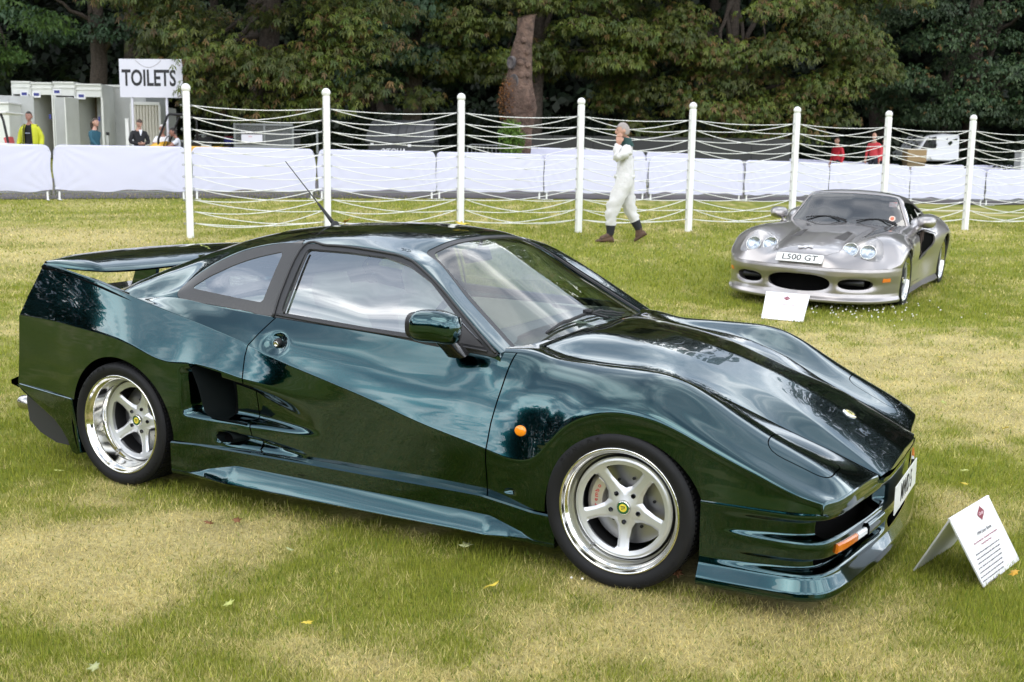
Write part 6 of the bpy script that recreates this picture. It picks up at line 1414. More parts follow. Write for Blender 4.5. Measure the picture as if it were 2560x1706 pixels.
def hand(bm, wrist, direction, palm_n, s, curl, mi):
    """palm, four unequal bent fingers and a side thumb"""
    d = Vector(direction).normalized(); n = Vector(palm_n).normalized(); n = (n - d * n.dot(d)).normalized(); sd = d.cross(n); w = Vector(wrist)
    def tube(pts, rr):
        before = len(bm.faces); rings = bm_tube(bm, pts, rr, 7); bm.faces.ensure_lookup_table()
        for f in bm.faces[before:]: f.material_index = mi; f.smooth = True
    for k, off in enumerate((-.030, -.010, .010, .030)):                    # palm as four metacarpal ridges
        tube([w + sd * off * .55 * s - d * .01, w + sd * off * s + d * .045 * s, w + sd * off * 1.1 * s + d * .088 * s], [.017 * s, .0165 * s, .0125 * s])
        L = (.070, .082, .076, .058)[k] * s; p = w + sd * off * 1.1 * s + d * .085 * s; a = curl * .35; pts = [p]
        for q in (.45, .32, .25): pts.append(pts[-1] + (d * math.cos(a) + n * math.sin(a)) * L * q); a += curl * .6
        tube(pts, [.0115 * s, .0105 * s, .0095 * s, .0065 * s])
    p = w + sd * -.022 * s + d * .018 * s; tube([p, p + (d * .6 - sd * .6 + n * .25).normalized() * .045 * s, p + (d * .85 - sd * .42 + n * .4).normalized() * .082 * s], [.016 * s, .0125 * s, .008 * s])
STD = dict(pelvis=(0, 0, .95), spine=(0, 0, 1.1), chest=(0, .01, 1.33), neck=(0, .0, 1.485), skull=(0, -.015, 1.57), shL=(.17, .01, 1.405), elL=(.245, .04, 1.14), wrL=(.25, -.05, .90), shR=(-.17, .01, 1.405), elR=(-.245, .04, 1.14), wrR=(-.25, -.05, .90),
           hipL=(.09, 0, .90), knL=(.10, -.02, .50), anL=(.10, .02, .10), toL=(.12, -.14, .045), hipR=(-.09, 0, .90), knR=(-.10, -.02, .50), anR=(-.10, .02, .10), toR=(-.12, -.14, .045))
RAD = dict(pelvis=(.165, .125), spine=(.155, .115), chest=(.175, .125), neck=.058, skull=.055, shL=.078, elL=.055, wrL=.040, shR=.078, elR=.055, wrR=.040, hipL=.10, knL=.068, anL=.05, toL=.042, hipR=.10, knR=.068, anR=.05, toR=.042)
BONES = [('pelvis', 'spine'), ('spine', 'chest'), ('chest', 'neck'), ('neck', 'skull'), ('chest', 'shL'), ('shL', 'elL'), ('elL', 'wrL'), ('chest', 'shR'), ('shR', 'elR'), ('elR', 'wrR'), ('pelvis', 'hipL'), ('hipL', 'knL'), ('knL', 'anL'), ('anL', 'toL'), ('pelvis', 'hipR'), ('hipR', 'knR'), ('knR', 'anR'), ('anR', 'toR')]
def person(label, loc, rz, H, mats, pose=None, rad=None, head=(0, -.03, 1.655), head_turn=0.0, head_tilt=0.0, hair=None, long=0.0, hands=None, group=None, folds=.006, seed=1, palette=None):
    """mats: dict skin/top/legs/shoe; returns the root"""
    r = empty('person', loc, rz); tag(r, label, 'person', group); s = H / 1.78; PSC[r.name] = s
    P = {**STD, **(pose or {})}; Rr = {**RAD, **(rad or {})}
    rr = {n: (tuple(c * s for c in P[n]), tuple(x * s for x in Rr[n]) if isinstance(Rr[n], tuple) else Rr[n] * s) for n in P}
    me = skin_body(BONES, rr, 'body', None, None, seed=seed)
    bm = bmesh.new(); bm.from_mesh(me); bpy.data.meshes.remove(me)
    # garment of each face by its nearest bone
    segs = [(np.array(P[a]) * s, np.array(P[b]) * s, a, b) for a, b in BONES]
    def nearest(p):
        best = (1e9, None, 0)
        for a, b, na, nb in segs:
            e = b - a; t = float(np.clip((p - a) @ e / (e @ e), 0, 1)); d = np.linalg.norm(p - a - e * t)
            if d < best[0]: best = (d, (na, nb), t)
        return best
    slots = [mats['skin'], EYE, mat('lip', (.36, .16, .13), .5), mats['top'], mats['legs'], mats['shoe'], mats.get('sock', mats['legs']), mats.get('sleeve', mats['top'])]
    rs = np.random.RandomState(seed)
    for f in bm.faces:
        c = np.array(f.calc_center_median()); d, (a, b), t = nearest(c); mi = 3
        if b in ('neck',): mi = 3 if t < .75 else 0
        if b == 'skull': mi = 0
        if b[:2] in ('kn', 'an') or b[:3] == 'hip': mi = 4
        if b[:2] == 'an' and t > mats.get('cuff', .95): mi = 6
        if b[:2] == 'to' : mi = 5
        if b[:2] == 'an' and t > .97: mi = 5
        if a[:2] in ('sh',) : mi = 7
        if b[:2] == 'wr': mi = 7 if t < mats.get('sleeve_end', .92) else 0
        if b[:2] == 'el' and mats.get('sleeve_end', .92) < 0 and t > .55: mi = 0
        if b[:2] == 'wr' and mats.get('sleeve_end', .92) < 0: mi = 0
        if a == 'pelvis' and b == 'spine' and t < mats.get('waist', .12): mi = 4
        f.material_index = mi
    # cloth folds
    for v in bm.verts:
        if v.link_faces and v.link_faces[0].material_index in (3, 4, 7):
            p = v.co; k = math.sin(p.z * 38 + 5 * math.sin(p.x * 14 + seed) + p.y * 12) * .6 + math.sin(p.z * 71 + p.x * 40 + seed * 2) * .4; v.co += v.normal * folds * k
    Mh = head_parts(bm, Vector(head) * s, head_turn, s, tilt=head_tilt)
    for nm, dr, pn, curl in (hands or (('L', (0, -.25, -1), (-1, -.3, 0), .5), ('R', (0, -.25, -1), (1, -.3, 0), .5))):
        hand(bm, Vector(P['wr' + nm]) * s, dr, pn, s, curl, 0)
    for f in bm.faces: f.smooth = True
    o = bm_obj('body', bm, slots, r, True)
    if hair: hair_cap('hair', Mh, hair, r, long=long)
    return r
PSC = {}
HAIRG = mat('hair_grey', (.33, .29, .27), .9); HAIRB = mat('hair_brown', (.05, .03, .02), .6); HAIRD = mat('hair_dark', (.02, .016, .014), .6); HAIRW = mat('hair_white', (.55, .52, .5), .8)
CLW = mat('overall_white', (.66, .65, .64), .85, sheen=.1, bump=(8, .6, .05)); SHOE = mat('boot_brown', (.12, .065, .04), .7, noise=(12, .4)); SOCK = mat('sock_black', (.015, .016, .02), .85); NAVY = mat('navy', (.02, .024, .035), .8)
# main figure: man in white overalls walking left with a hand at his ear
k_ = .001333; X_ = lambda px: (px - 480) * k_; Z_ = lambda py: (1475 - py) * k_
wp = ung(1553, 606)
wsc = (depth(wp) * 294 / 2755) / 1.78
man = person('man in white overalls walking left past the rope fence, hand at his ear', wp, RZ, 1.78 * wsc, dict(skin=SKIN, top=CLW, legs=CLW, shoe=SHOE, sock=SOCK, cuff=.58, sleeve_end=.90, waist=-1),
    pose=dict(pelvis=(X_(492), 0, Z_(800)), spine=(X_(495), 0, Z_(690)), chest=(X_(525), 0, Z_(500)), neck=(X_(515), 0, Z_(355)), skull=(X_(490), 0, Z_(285)),
              shL=(X_(545), -.15, Z_(430)), elL=(X_(375), -.20, Z_(545)), wrL=(X_(412), -.135, Z_(372)), shR=(X_(530), .16, Z_(430)), elR=(X_(535), .25, Z_(610)), wrR=(X_(520), .22, Z_(760)),
              hipL=(X_(475), -.085, Z_(850)), knL=(X_(350), -.10, Z_(1120)), anL=(X_(347), -.09, Z_(1400)), toL=(X_(225), -.11, Z_(1440)), hipR=(X_(515), .085, Z_(850)), knR=(X_(568), .09, Z_(1105)), anR=(X_(690), .09, Z_(1335)), toR=(X_(672), .09, Z_(1442))),
    rad=dict(pelvis=(.195, .19), spine=(.20, .195), chest=(.205, .205), neck=.065, skull=.055, shL=.112, elL=.098, wrL=.052, shR=.10, elR=.08, wrR=.045, hipL=.155, knL=.108, anL=.060, toL=.044, hipR=.155, knR=.108, anR=.060, toR=.044),
    head=(X_(462), 0, Z_(232)), head_turn=-math.pi / 2, head_tilt=.12, hair=HAIRG, hands=(('L', (.02, .16, 1), (.25, 1, -.1), .55), ('R', (-.1, 0, -1), (0, -1, 0), .5)), folds=.020, seed=5)
s_ = wsc
def man_part(name, fn, m, smooth=True):
    bm = bmesh.new(); fn(bm); o = bm_obj(name, bm, m, man, smooth); o.scale = (s_, s_, s_); return o
def collar(bm):
    rr = []
    for t, (cx, cz, rx, ry) in enumerate(((522, 395, .095, .11), (516, 362, .090, .098), (508, 328, .078, .084), (505, 306, .073, .079), (504, 318, .063, .07))):
        rr.append([bm.verts.new((X_(cx) + rx * math.cos(a), ry * math.sin(a), Z_(cz) + -.012 * math.cos(a))) for a in np.linspace(0, 2 * math.pi, 24, endpoint=False)])
    for a, b in zip(rr, rr[1:]):
        for k in range(24): bm.faces.new((a[k], a[(k + 1) % 24], b[(k + 1) % 24], b[k]))
man_part('collar', collar, mat('collar_green', (.012, .05, .045), .8))
def belt(bm):
    rr = [[bm.verts.new((X_(495) + rx * math.cos(a), ry * math.sin(a), z)) for a in np.linspace(0, 2 * math.pi, 28, endpoint=False)] for rx, ry, z in ((.14, .14, Z_(760)), (.160, .165, Z_(754)), (.166, .17, Z_(738)), (.164, .168, Z_(722)), (.15, .15, Z_(714)))]
    for a, b in zip(rr, rr[1:]):
        for k in range(28): bm.faces.new((a[k], a[(k + 1) % 28], b[(k + 1) % 28], b[k]))
man_part('waistband', belt, mat('waistband_white', (.70, .69, .68), .8))
for pts in (((260, 1452), (345, 1452)), ((640, 1462), (755, 1385))):
    pass
def boot(x0, z0_, x1, z1_, y):
    def f(bm):
        d = Vector((x1 - x0, 0, z1_ - z0_)); L = d.length; d.normalize(); up = Vector((-d.z, 0, d.x)) * (-1 if d.x < 0 else 1); rows = []
        for t, h, w in ((-.06, .05, .030), (0, .085, .040), (.18, .105, .043), (.38, .085, .045), (.60, .062, .050), (.85, .048, .046), (1.0, .028, .026)):
            c = Vector((x0, y, z0_)) + d * (L * t); rows.append([bm.verts.new(c + Vector((0, w * math.cos(a), 0)) + up * (h * .5 + h * .5 * math.sin(a))) for a in np.linspace(0, 2 * math.pi, 14, endpoint=False)])
        for a, b in zip(rows, rows[1:]):
            for k in range(14): bm.faces.new((a[k], a[(k + 1) % 14], b[(k + 1) % 14], b[k]))
        bm.faces.new(rows[0]); bm.faces.new(rows[-1]); bmesh.ops.recalc_face_normals(bm, faces=bm.faces)
    return f
man_part('boot', boot(X_(378), Z_(1474), X_(180), Z_(1474), -.10), SHOE); man_part('boot', boot(X_(772), Z_(1395), X_(640), Z_(1474), .09), SHOE)
def laces(bm):
    for k in range(5): bm_tube(bm, [(X_(300 - 12 * k), -.10 - .05, Z_(1400 + 9 * k)), (X_(275 - 12 * k), -.10, Z_(1398 + 9 * k)), (X_(290 - 12 * k), -.06, Z_(1402 + 9 * k))], .006, 5)
man_part('laces', laces, SOCK)
# people beyond the road
def bgp(px, py_head, dist, label, mats, **kw):
    p = place(px, 400, dist); hz = 397.0 + 38 * px / 2560; top = 1.556 + (hz - py_head) * dist / 2755 - p.z
    H = kw.pop('H', None) or float(np.clip(top, 1.55, 1.9)); p.z += top - H; turn = kw.pop('turn', 0.0)
    return person(label, p, RZ + turn, H, mats, **kw)
HIVIS = mat('hi_vis_yellow', (.50, .52, .02), .7, bump=(20, .4, .02)); TEAL = mat('teal_knit', (.02, .085, .12), .85); BLK = mat('black_cloth', (.012, .012, .014), .85); GREYT = mat('grey_trousers', (.20, .18, .19), .85); TEE = mat('tee_white', (.76, .77, .82), .85); REDJ = mat('red_jacket', (.52, .02, .035), .7); REDP = mat('red_fleece', (.60, .06, .07), .85); TAN = mat('skin_tan', (.36, .18, .13), .55)
yj = bgp(79, 281, 26.0, 'man in open yellow high visibility jacket and black shirt by the toilet doors', dict(skin=TAN, top=BLK, legs=GREYT, shoe=BLK, sleeve=HIVIS), rad=dict(shL=.09, elL=.07, wrL=.052, shR=.09, elR=.07, wrR=.052), pose=dict(elL=(.265, .04, 1.14), wrL=(.275, -.06, .92), elR=(-.265, .04, 1.14), wrR=(-.285, -.06, .92)), hair=HAIRD)
def open_jacket(root, s, m):
    for sg in (-1, 1):
        bm = bmesh.new(); rows = []
        for z, x0, x1, dy in ((1.46, .06, .15, .10), (1.36, .085, .20, .145), (1.2, .10, .20, .15), (1.05, .10, .19, .15), (.86, .11, .20, .155)):
            row = []
            for t in np.linspace(0, 1, 9):
                a = -math.pi / 2 + t * math.pi; row.append(bm.verts.new((sg * (x0 + (x1 - x0) * math.cos(a * .999) if t > .5 else x0 + (x1 - x0) * math.cos(a)), dy * math.sin(a), z)))
            rows.append(row)
        for a, b in zip(rows, rows[1:]):
            for k in range(8): bm.faces.new((a[k], a[k + 1], b[k + 1], b[k]))
        o = bm_obj('jacket_side', bm, m, root, True); o.scale = (s, s, s); sd = o.modifiers.new('thick', 'SOLIDIFY'); sd.thickness = .02
        bm = bmesh.new(); bm_tube(bm, [(sg * .075, -.13, 1.47), (sg * .095, -.165, 1.34), (sg * .105, -.172, 1.15), (sg * .115, -.178, .87)], .013, 6); bm_obj('jacket_edge', bm, BLK, root, True).scale = (s, s, s)
open_jacket(yj, PSC[yj.name], HIVIS)
bm = bmesh.new(); bm_box(bm, (0, -.142, 1.25), (.11, .012, .02)); bm_obj('shirt_mark', bm, mat('mark_grey', (.3, .33, .4), .6), yj).scale = (PSC[yj.name],) * 3
bgp(240, 297, 27.0, 'woman with brown ponytail in teal jumper walking right past the toilets', dict(skin=SKIN, top=TEAL, legs=BLK, shoe=BLK), turn=math.radians(70), hair=HAIRB, long=.14, rad=dict(pelvis=(.155, .13), chest=(.155, .12), shL=.07, shR=.07), pose=dict(elR=(-.22, -.08, 1.16), wrR=(-.22, -.26, 1.0), elL=(.22, .12, 1.14), wrL=(.23, .12, .9)), hands=(('L', (0, -.1, -1), (-1, 0, 0), .4), ('R', (0, -.8, -.5), (1, 0, 0), .4)))
bgp(350, 298, 27.3, 'man in dark suit looking down beside the container, hands folded', dict(skin=SKIN, top=BLK, legs=BLK, shoe=BLK), turn=math.radians(35), hair=HAIRB, head_tilt=.45, head=(0, -.06, 1.635), pose=dict(elL=(.25, -.02, 1.14), wrL=(.06, -.19, 1.10), elR=(-.25, -.02, 1.14), wrR=(-.05, -.19, 1.08)), hands=(('L', (-1, -.1, -.1), (0, .6, 1), .5), ('R', (1, -.1, .1), (0, .6, 1), .5)))
bm = bmesh.new(); bm_prism(bm, [(-.05, 1.47), (.05, 1.47), (0, 1.30)], -.155, -.15, Matrix(((1, 0, 0, 0), (0, 0, 1, 0), (0, 1, 0, 0), (0, 0, 0, 1)))); sp = [o for o in COL.objects if o.name.startswith('person') and 'dark suit' in o.get('label', '')][0]; bm_obj('shirt_front', bm, TEE, sp).scale = (PSC[sp.name],) * 3
SIT = dict(knL=(.11, -.42, .92), anL=(.11, -.45, .50), toL=(.12, -.60, .46), knR=(-.11, -.42, .92), anR=(-.11, -.45, .50), toR=(-.12, -.60, .46))
bgp(408, 313, 30.6, 'grey haired man in white t-shirt beyond the yellow buggy, arms crossed', dict(skin=TAN, top=TEE, legs=NAVY, shoe=BLK, sleeve_end=-1), hair=HAIRW, turn=math.radians(20), H=1.76, pose=dict(elL=(.24, -.04, 1.15), wrL=(-.02, -.21, 1.16), elR=(-.24, -.04, 1.15), wrR=(.04, -.23, 1.12)), hands=(('L', (-1, .1, 0), (0, .8, 0), .5), ('R', (1, .1, 0), (0, .8, 0), .5)))
bgp(457, 316, 30.0, 'dark haired driver in white t-shirt leaning over the buggy wheel', dict(skin=TAN, top=TEE, legs=BLK, shoe=BLK, sleeve_end=-1), hair=HAIRD, turn=math.radians(-80), H=1.76, pose={**SIT, 'chest': (0, -.09, 1.30), 'neck': (0, -.16, 1.44), 'skull': (0, -.20, 1.52), 'shL': (.17, -.10, 1.37), 'shR': (-.17, -.10, 1.37), 'elL': (.22, -.30, 1.20), 'wrL': (.12, -.46, 1.16), 'elR': (-.22, -.30, 1.20), 'wrR': (-.12, -.46, 1.16)}, head=(0, -.23, 1.60), head_tilt=.2, hands=(('L', (0, -1, 0), (0, 0, -1), .8), ('R', (0, -1, 0), (0, 0, -1), .8)))
bgp(2092, 344, 40.0, 'person in dark red jacket half hidden by the leaves, left of the pair', dict(skin=SKIN, top=REDJ, legs=NAVY, shoe=BLK), hair=HAIRB, turn=math.radians(-60))
bgp(2183, 334, 40.0, 'person in bright red top with bald head beside the seventh fence post', dict(skin=SKIN, top=REDP, legs=NAVY, shoe=BLK), turn=math.radians(-40))
bgp(2207, 346, 41.0, 'person in red jacket mostly hidden behind the bald person in red', dict(skin=SKIN, top=REDJ, legs=NAVY, shoe=BLK), hair=HAIRD, turn=math.radians(30))
# ---------------------------------------------------------------- silver-bronze coupe
SILV = car_paint('silver_bronze_paint', (.375, .35, .342), 1.5, metal=.88, rough=.36)
SOFT = mat('dark_roof', (.050, .047, .040), .35, coat=.5)
sc = empty('roadster', (-1.30531501, 7.88373358, .135)); sc.rotation_euler = (math.radians(-1.895), math.radians(1.239), math.radians(-90.616))
tag(sc, 'silver bronze low sports car with twin round headlamps facing the camera', 'car')
U2 = np.arange(-3.2, .981, .02)
TB = [
 [(-3.2, 0, .76), (-2.4, 0, .84), (-1.9, 0, .80), (-1.3, 0, .78), (-1.15, 0, .79), (-.6, 0, .785), (0, 0, .752), (.4, 0, .705), (.7, 0, .655), (.92, 0, .578), (.975, 0, .515), (.992, 0, .466)],
 [(-3.2, .3, .76), (-2.4, .3, .83), (-1.9, .3, .79), (-1.3, .25, .77), (-1.15, .25, .785), (-.6, .235, .778), (0, .215, .742), (.4, .205, .695), (.7, .215, .642), (.92, .23, .566), (.965, .24, .51), (.978, .24, .466)],
 [(-3.2, .5, .75), (-2.4, .5, .82), (-1.9, .5, .78), (-1.3, .44, .765), (-1.15, .43, .775), (-.6, .39, .760), (0, .36, .719), (.4, .34, .672), (.7, .35, .610), (.9, .38, .525), (.955, .40, .464)],
 [(-3.2, .70, .70), (-2.8, .76, .79), (-2.4, .80, .865), (-1.95, .80, .895), (-1.6, .79, .875), (-1.35, .77, .80), (-1.1, .74, .768), (-.6, .69, .778), (-.2, .675, .790), (.1, .67, .786), (.3, .66, .765), (.5, .645, .705), (.65, .63, .625), (.79, .61, .525), (.86, .60, .464)],
 [(-3.2, .86, .62), (-2.8, .90, .72), (-2.4, .915, .79), (-2.0, .905, .80), (-1.6, .875, .74), (-1.35, .845, .70), (-1.1, .83, .69), (-.6, .825, .705), (-.2, .84, .725), (.1, .845, .722), (.3, .84, .68), (.5, .80, .565), (.65, .765, .50), (.727, .75, .462)],
 [(-3.2, .93, .50), (-2.8, .97, .62), (-2.4, .985, .69), (-2.0, .965, .66), (-1.7, .93, .60), (-1.35, .875, .55), (-1.1, .865, .54), (-.7, .87, .55), (-.35, .91, .60), (-.1, .935, .645), (.05, .938, .645), (.2, .934, .605), (.36, .925, .52), (.5, .872, .475), (.592, .835, .460)],
 [(-3.2, .93, .36), (-2.4, .975, .45), (-2.0, .955, .42), (-1.7, .905, .40), (-1.35, .86, .38), (-.7, .86, .38), (-.35, .905, .42), (0, .93, .50), (.36, .92, .46), (.5, .872, .462), (.592, .835, .456)],
 [(-3.2, .90, .24), (-2.4, .95, .20), (-2.0, .94, .18), (-1.35, .90, .17), (-.7, .885, .16), (-.35, .90, .17), (0, .92, .30), (.34, .92, .438), (.5, .872, .452), (.592, .835, .452)]]
XE2 = [.992, .978, .953, .860, .727, .592, .592, .592]
K2 = []
for T, xe in zip(TB, XE2):
    x = np.where(U2 > .2, U2 + (xe - .98) * np.clip((U2 - .2) / .78, 0, 1) ** 1.7, U2); q = crv(T, x, 2.0); K2.append(np.stack([x, q[:, 0], q[:, 1]], 1))
S2, I2 = loft(np.stack(K2, 1), [0, .1, 0, 0, 0, 0, 0, 0], [8, 8, 12, 12, 12, 10, 10])
P2 = full(S2); h2 = S2.shape[1]; X2, Y2, Z2 = P2[..., 0], P2[..., 1], P2[..., 2]; W2 = np.abs(Y2); V2 = np.broadcast_to(np.abs(np.arange(P2.shape[1]) - (h2 - 1))[None, :], X2.shape)
N2 = grid_normals(P2); fl2 = N2[len(U2) // 2, h2 - 1, 2] < 0; kw2 = dict(N=N2, flip=fl2)
n2 = -N2 if fl2 else N2
a2 = np.where(V2 > I2[4], np.maximum(.335 - np.hypot(X2 - .0, Z2 - .30), .345 - np.hypot(X2 + 2.36, Z2 - .31)), -1)
cov = np.where(V2 <= I2[4], 1 - np.hypot((X2 - .545) / .215, (W2 - .555) / .200), -1) * .15
vent = np.where(V2 <= I2[3], poly_sdf(round_poly([(.30, .180), (.285, .30), (-.17, .285), (-.21, .215)], .02), X2, W2), -1)
duct = np.where(V2 > I2[3], poly_sdf(round_poly([(-1.13, .70), (-1.40, .735), (-1.74, .675), (-1.72, .57), (-1.27, .40), (-1.12, .42)], .05), X2, Z2), -1)
cab2 = np.where((V2 < I2[3] - 1), poly_sdf([(-1.2, -.1), (-1.2, .6), (-2.0, .6), (-2.0, -.1)], X2, W2), -1)
dr2 = np.where(V2 > I2[3], poly_sdf([(-.46, .90), (-.42, .5), (-.44, .2), (-1.14, .2), (-1.16, .40), (-1.17, .90)], X2, Z2), -1)
hd2 = np.where(V2 <= I2[3] - 2, poly_sdf([(-1.16, -.2), (-1.16, .40), (-.6, .375), (0, .345), (.4, .33), (.7, .34), (.88, .25), (.90, 0), (.9, -.2)], X2, W2), -1)
panel('body', P2, np.minimum.reduce([-a2, -cov, -duct, -cab2, -dr2 - .002, -hd2 - .0018]), SILV, sc, lip=.02, **kw2)
panel('bonnet', P2, np.minimum(hd2 - .0018, -vent), SILV, sc, lip=.02, **kw2)
for s in (-1, 1):
    sd = np.where(Y2 * s > 0, 1., -1.)
    panel('door', P2, np.minimum.reduce([dr2 - .002, -duct, sd]), SILV, sc, lip=.02, **kw2)
    panel('headlamp_cover', P2, np.minimum(cov, sd), glass_mat('lamp_cover', (.95, .96, .96), 1.4), sc, **kw2)
panel('bonnet_vent', P2 - n2 * (.028 * np.clip(vent / .03, 0, 1))[..., None], vent + .004, mat('vent_floor', (.045, .040, .037), .6), sc, **kw2)
panel('inner_shell', P2 - n2 * (.03 + .03 * (vent > -.02))[..., None], np.minimum.reduce([-a2 - .03, -cab2 - .02, -cov - .02]), CAVITY, sc, **kw2)
pod = P2 - n2 * (.105 * np.clip(cov / .05, 0, 1))[..., None]
panel('lamp_pod', pod, cov + .004, SILV, sc, N=grid_normals(pod), flip=fl2)
for s in (-1, 1):
    for w, r, x in ((.611, .078, .568), (.427, .076, .560)):
        lp = empty('headlamp'); lp.parent = sc; lp.location = (x + .022, s * w, .622 if w > .5 else .632); lp.rotation_euler = (0, math.radians(62), math.radians(4 * s))
        bm = bmesh.new(); bm_lathe(bm, [(r * .3, -.05), (r * .8, -.03), (r * .97, -.002), (r * 1.05, .004), (r * 1.06, -.004), (r, -.05)], 28); bm_obj('bezel', bm, CHROME, lp, True)
        bm = bmesh.new(); bm_lathe(bm, [(.0005, -.03), (r * .5, -.026), (r * .9, -.004)], 24); bm_obj('reflector', bm, mat('lamp_reflector', (.60, .62, .65), .25, metal=1.0), lp, True)
        bm = bmesh.new(); bm_lathe(bm, [(r * .96, .0), (r * .7, .014), (r * .35, .021), (.0005, .023)], 24); bm_obj('lens', bm, glass_mat('lamp_glass', (.9, .93, .96), 1.5), lp, True)
# front: plan sweep with rounded openings
FW2 = np.array([0, .24, .42, .60, .74, .83, .885, .918, .924]); FX2 = np.array([.992, .978, .945, .86, .735, .60, .48, .385, .33])
hf = catmull_poly(np.stack([FX2, FW2], 1), 8, False); sl2 = np.concatenate([[0], np.cumsum(np.linalg.norm(np.diff(hf, axis=0), axis=1))]); s2 = np.linspace(0, sl2[-1], 110)
hf = np.stack([gsmooth(np.interp(s2, sl2, hf[:, k]), 2.) for k in (0, 1)], 1); hf[0, 1] = 0
pl2 = np.concatenate([hf[::-1] * [1, -1], hf[1:]], 0); t2_ = np.gradient(pl2, axis=0); nn2 = np.stack([t2_[:, 1], -t2_[:, 0]], 1); nn2 /= np.linalg.norm(nn2, axis=1, keepdims=True)
zb2 = np.concatenate([np.linspace(.462, .165, 44), np.linspace(.16, .105, 12)]); PX2, ZM2 = np.meshgrid(np.arange(len(pl2)), zb2, indexing='ij')
fd = np.clip((np.minimum(PX2, len(pl2) - 1 - PX2)) / 40., 0, 1)
of2 = np.interp(ZM2, [.105, .112, .135, .15, .165, .2, .3, .38, .43, .462], [.0, .012, .014, -.004, -.020, -.028, -.016, .004, .006, .0]) * (.35 + .65 * fd)
PB2 = np.stack([pl2[PX2, 0] + nn2[PX2][..., 0] * of2, pl2[PX2, 1] + nn2[PX2][..., 1] * of2, ZM2], -1); WB2 = np.abs(PB2[..., 1])
g1 = (1 - (np.abs(WB2 / .325) ** 2.7 + np.abs((ZM2 - .292) / .090) ** 2.3)) * .045; g2_ = (1 - (np.abs((WB2 - .565) / .162) ** 2.7 + np.abs((ZM2 - .298) / .055) ** 2.2)) * .028
NB2 = grid_normals(PB2); f2 = NB2[len(pl2) // 2, 20, 0] < 0; nb2 = -NB2 if f2 else NB2
mouth = np.maximum(g1, g2_)
roll = .035 * np.exp(-np.clip(-mouth, 0, 1) / .022)                       # lips of the openings turn inwards
PB2r = PB2 - nb2 * roll[..., None] * .5
panel('front_bumper', PB2r, -mouth, SILV, sc, lip=.06, N=grid_normals(PB2r), flip=f2)
bm = bmesh.new(); vs = []
for i in range(0, len(pl2), 4):
    p = pl2[i] - nn2[i] * .16; vs.append((bm.verts.new((p[0], p[1], .45)), bm.verts.new((p[0], p[1], .10))))
for a, b in zip(vs, vs[1:]): bm.faces.new((a[0], b[0], b[1], a[1]))
bm_obj('grille_backing', bm, CAVITY, sc)
bm = bmesh.new(); bm.faces.new([bm.verts.new((p[0], p[1], .106)) for p in pl2[::3]]); bm_obj('undertray', bm, CAVITY, sc)
def f_at(w, z, s):
    j = int(np.argmin(np.abs(hf[:, 1] - w))); i = len(s2) - 1 + (j if s > 0 else -j); k = int(np.argmin(np.abs(zb2 - z))); return Vector(PB2[i, k]), Vector((*nn2[i], 0))
for s in (-1, 1):
    bm = bmesh.new(); rows = []
    for w in np.linspace(.80, .855, 5):
        p, n_ = f_at(w, .345, s); rows.append([bm.verts.new(Vector((p.x, p.y, z)) + n_ * o_) for z, o_ in ((.367, -.01), (.366, .005), (.327, .005), (.326, -.01))])
    for a, b in zip(rows, rows[1:]):
        for k in range(3): bm.faces.new((a[k], a[k + 1], b[k + 1], b[k]))
    bm.faces.new(rows[0]); bm.faces.new(rows[-1]); bmesh.ops.recalc_face_normals(bm, faces=bm.faces); bm_obj('turn_signal', bm, mat('amber_dim', (.62, .17, .02), .2, coat=.4), sc)
    bm = bmesh.new(); bmesh.ops.create_icosphere(bm, subdivisions=2, radius=1, matrix=Matrix.Translation((-.40, s * .885, .585)) @ Matrix.Diagonal((.035, .012, .018, 1))); bm_obj('side_repeater', bm, AMBER, sc, True)
    bm = bmesh.new(); p, n_ = f_at(.56, .30, s); q = p - n_ * .10; bm_tube(bm, [q + Vector((0, -.13 * s, 0)), q + Vector((0, .13 * s, .01))], .03, 10); bm_obj('duct_bar', bm, BLACKP, sc, True)
pl_ = car_plate(sc, 'L500 GT', Vector((.972, 0, .545)), Euler((math.radians(46), 0, math.radians(90)), 'XYZ'), size=(.485, .108), hgt=.078, sx=1.0)
zh = lambda x: float(np.interp(x, S2[:, 0, 0], S2[:, 0, 2]))
bm = bmesh.new()
for s in (-1, 1): bm_prism(bm, [(1.25 * s * x, 1.5 * s * y) for x, y in ((.004, .016), (.06, .042), (.040, .022), (.066, .006), (.058, -.012), (.022, .004), (.01, -.028), (.0, -.03))], 0, .003, Matrix.Translation((.765, 0, zh(.765) + .006)) @ Matrix.Rotation(math.radians(10), 4, 'Y') @ Matrix.Rotation(math.radians(90), 4, 'Z'))
bmesh.ops.recalc_face_normals(bm, faces=bm.faces); bm_obj('bonnet_emblem', bm, mat('emblem_white', (.8, .8, .82), .4), sc)
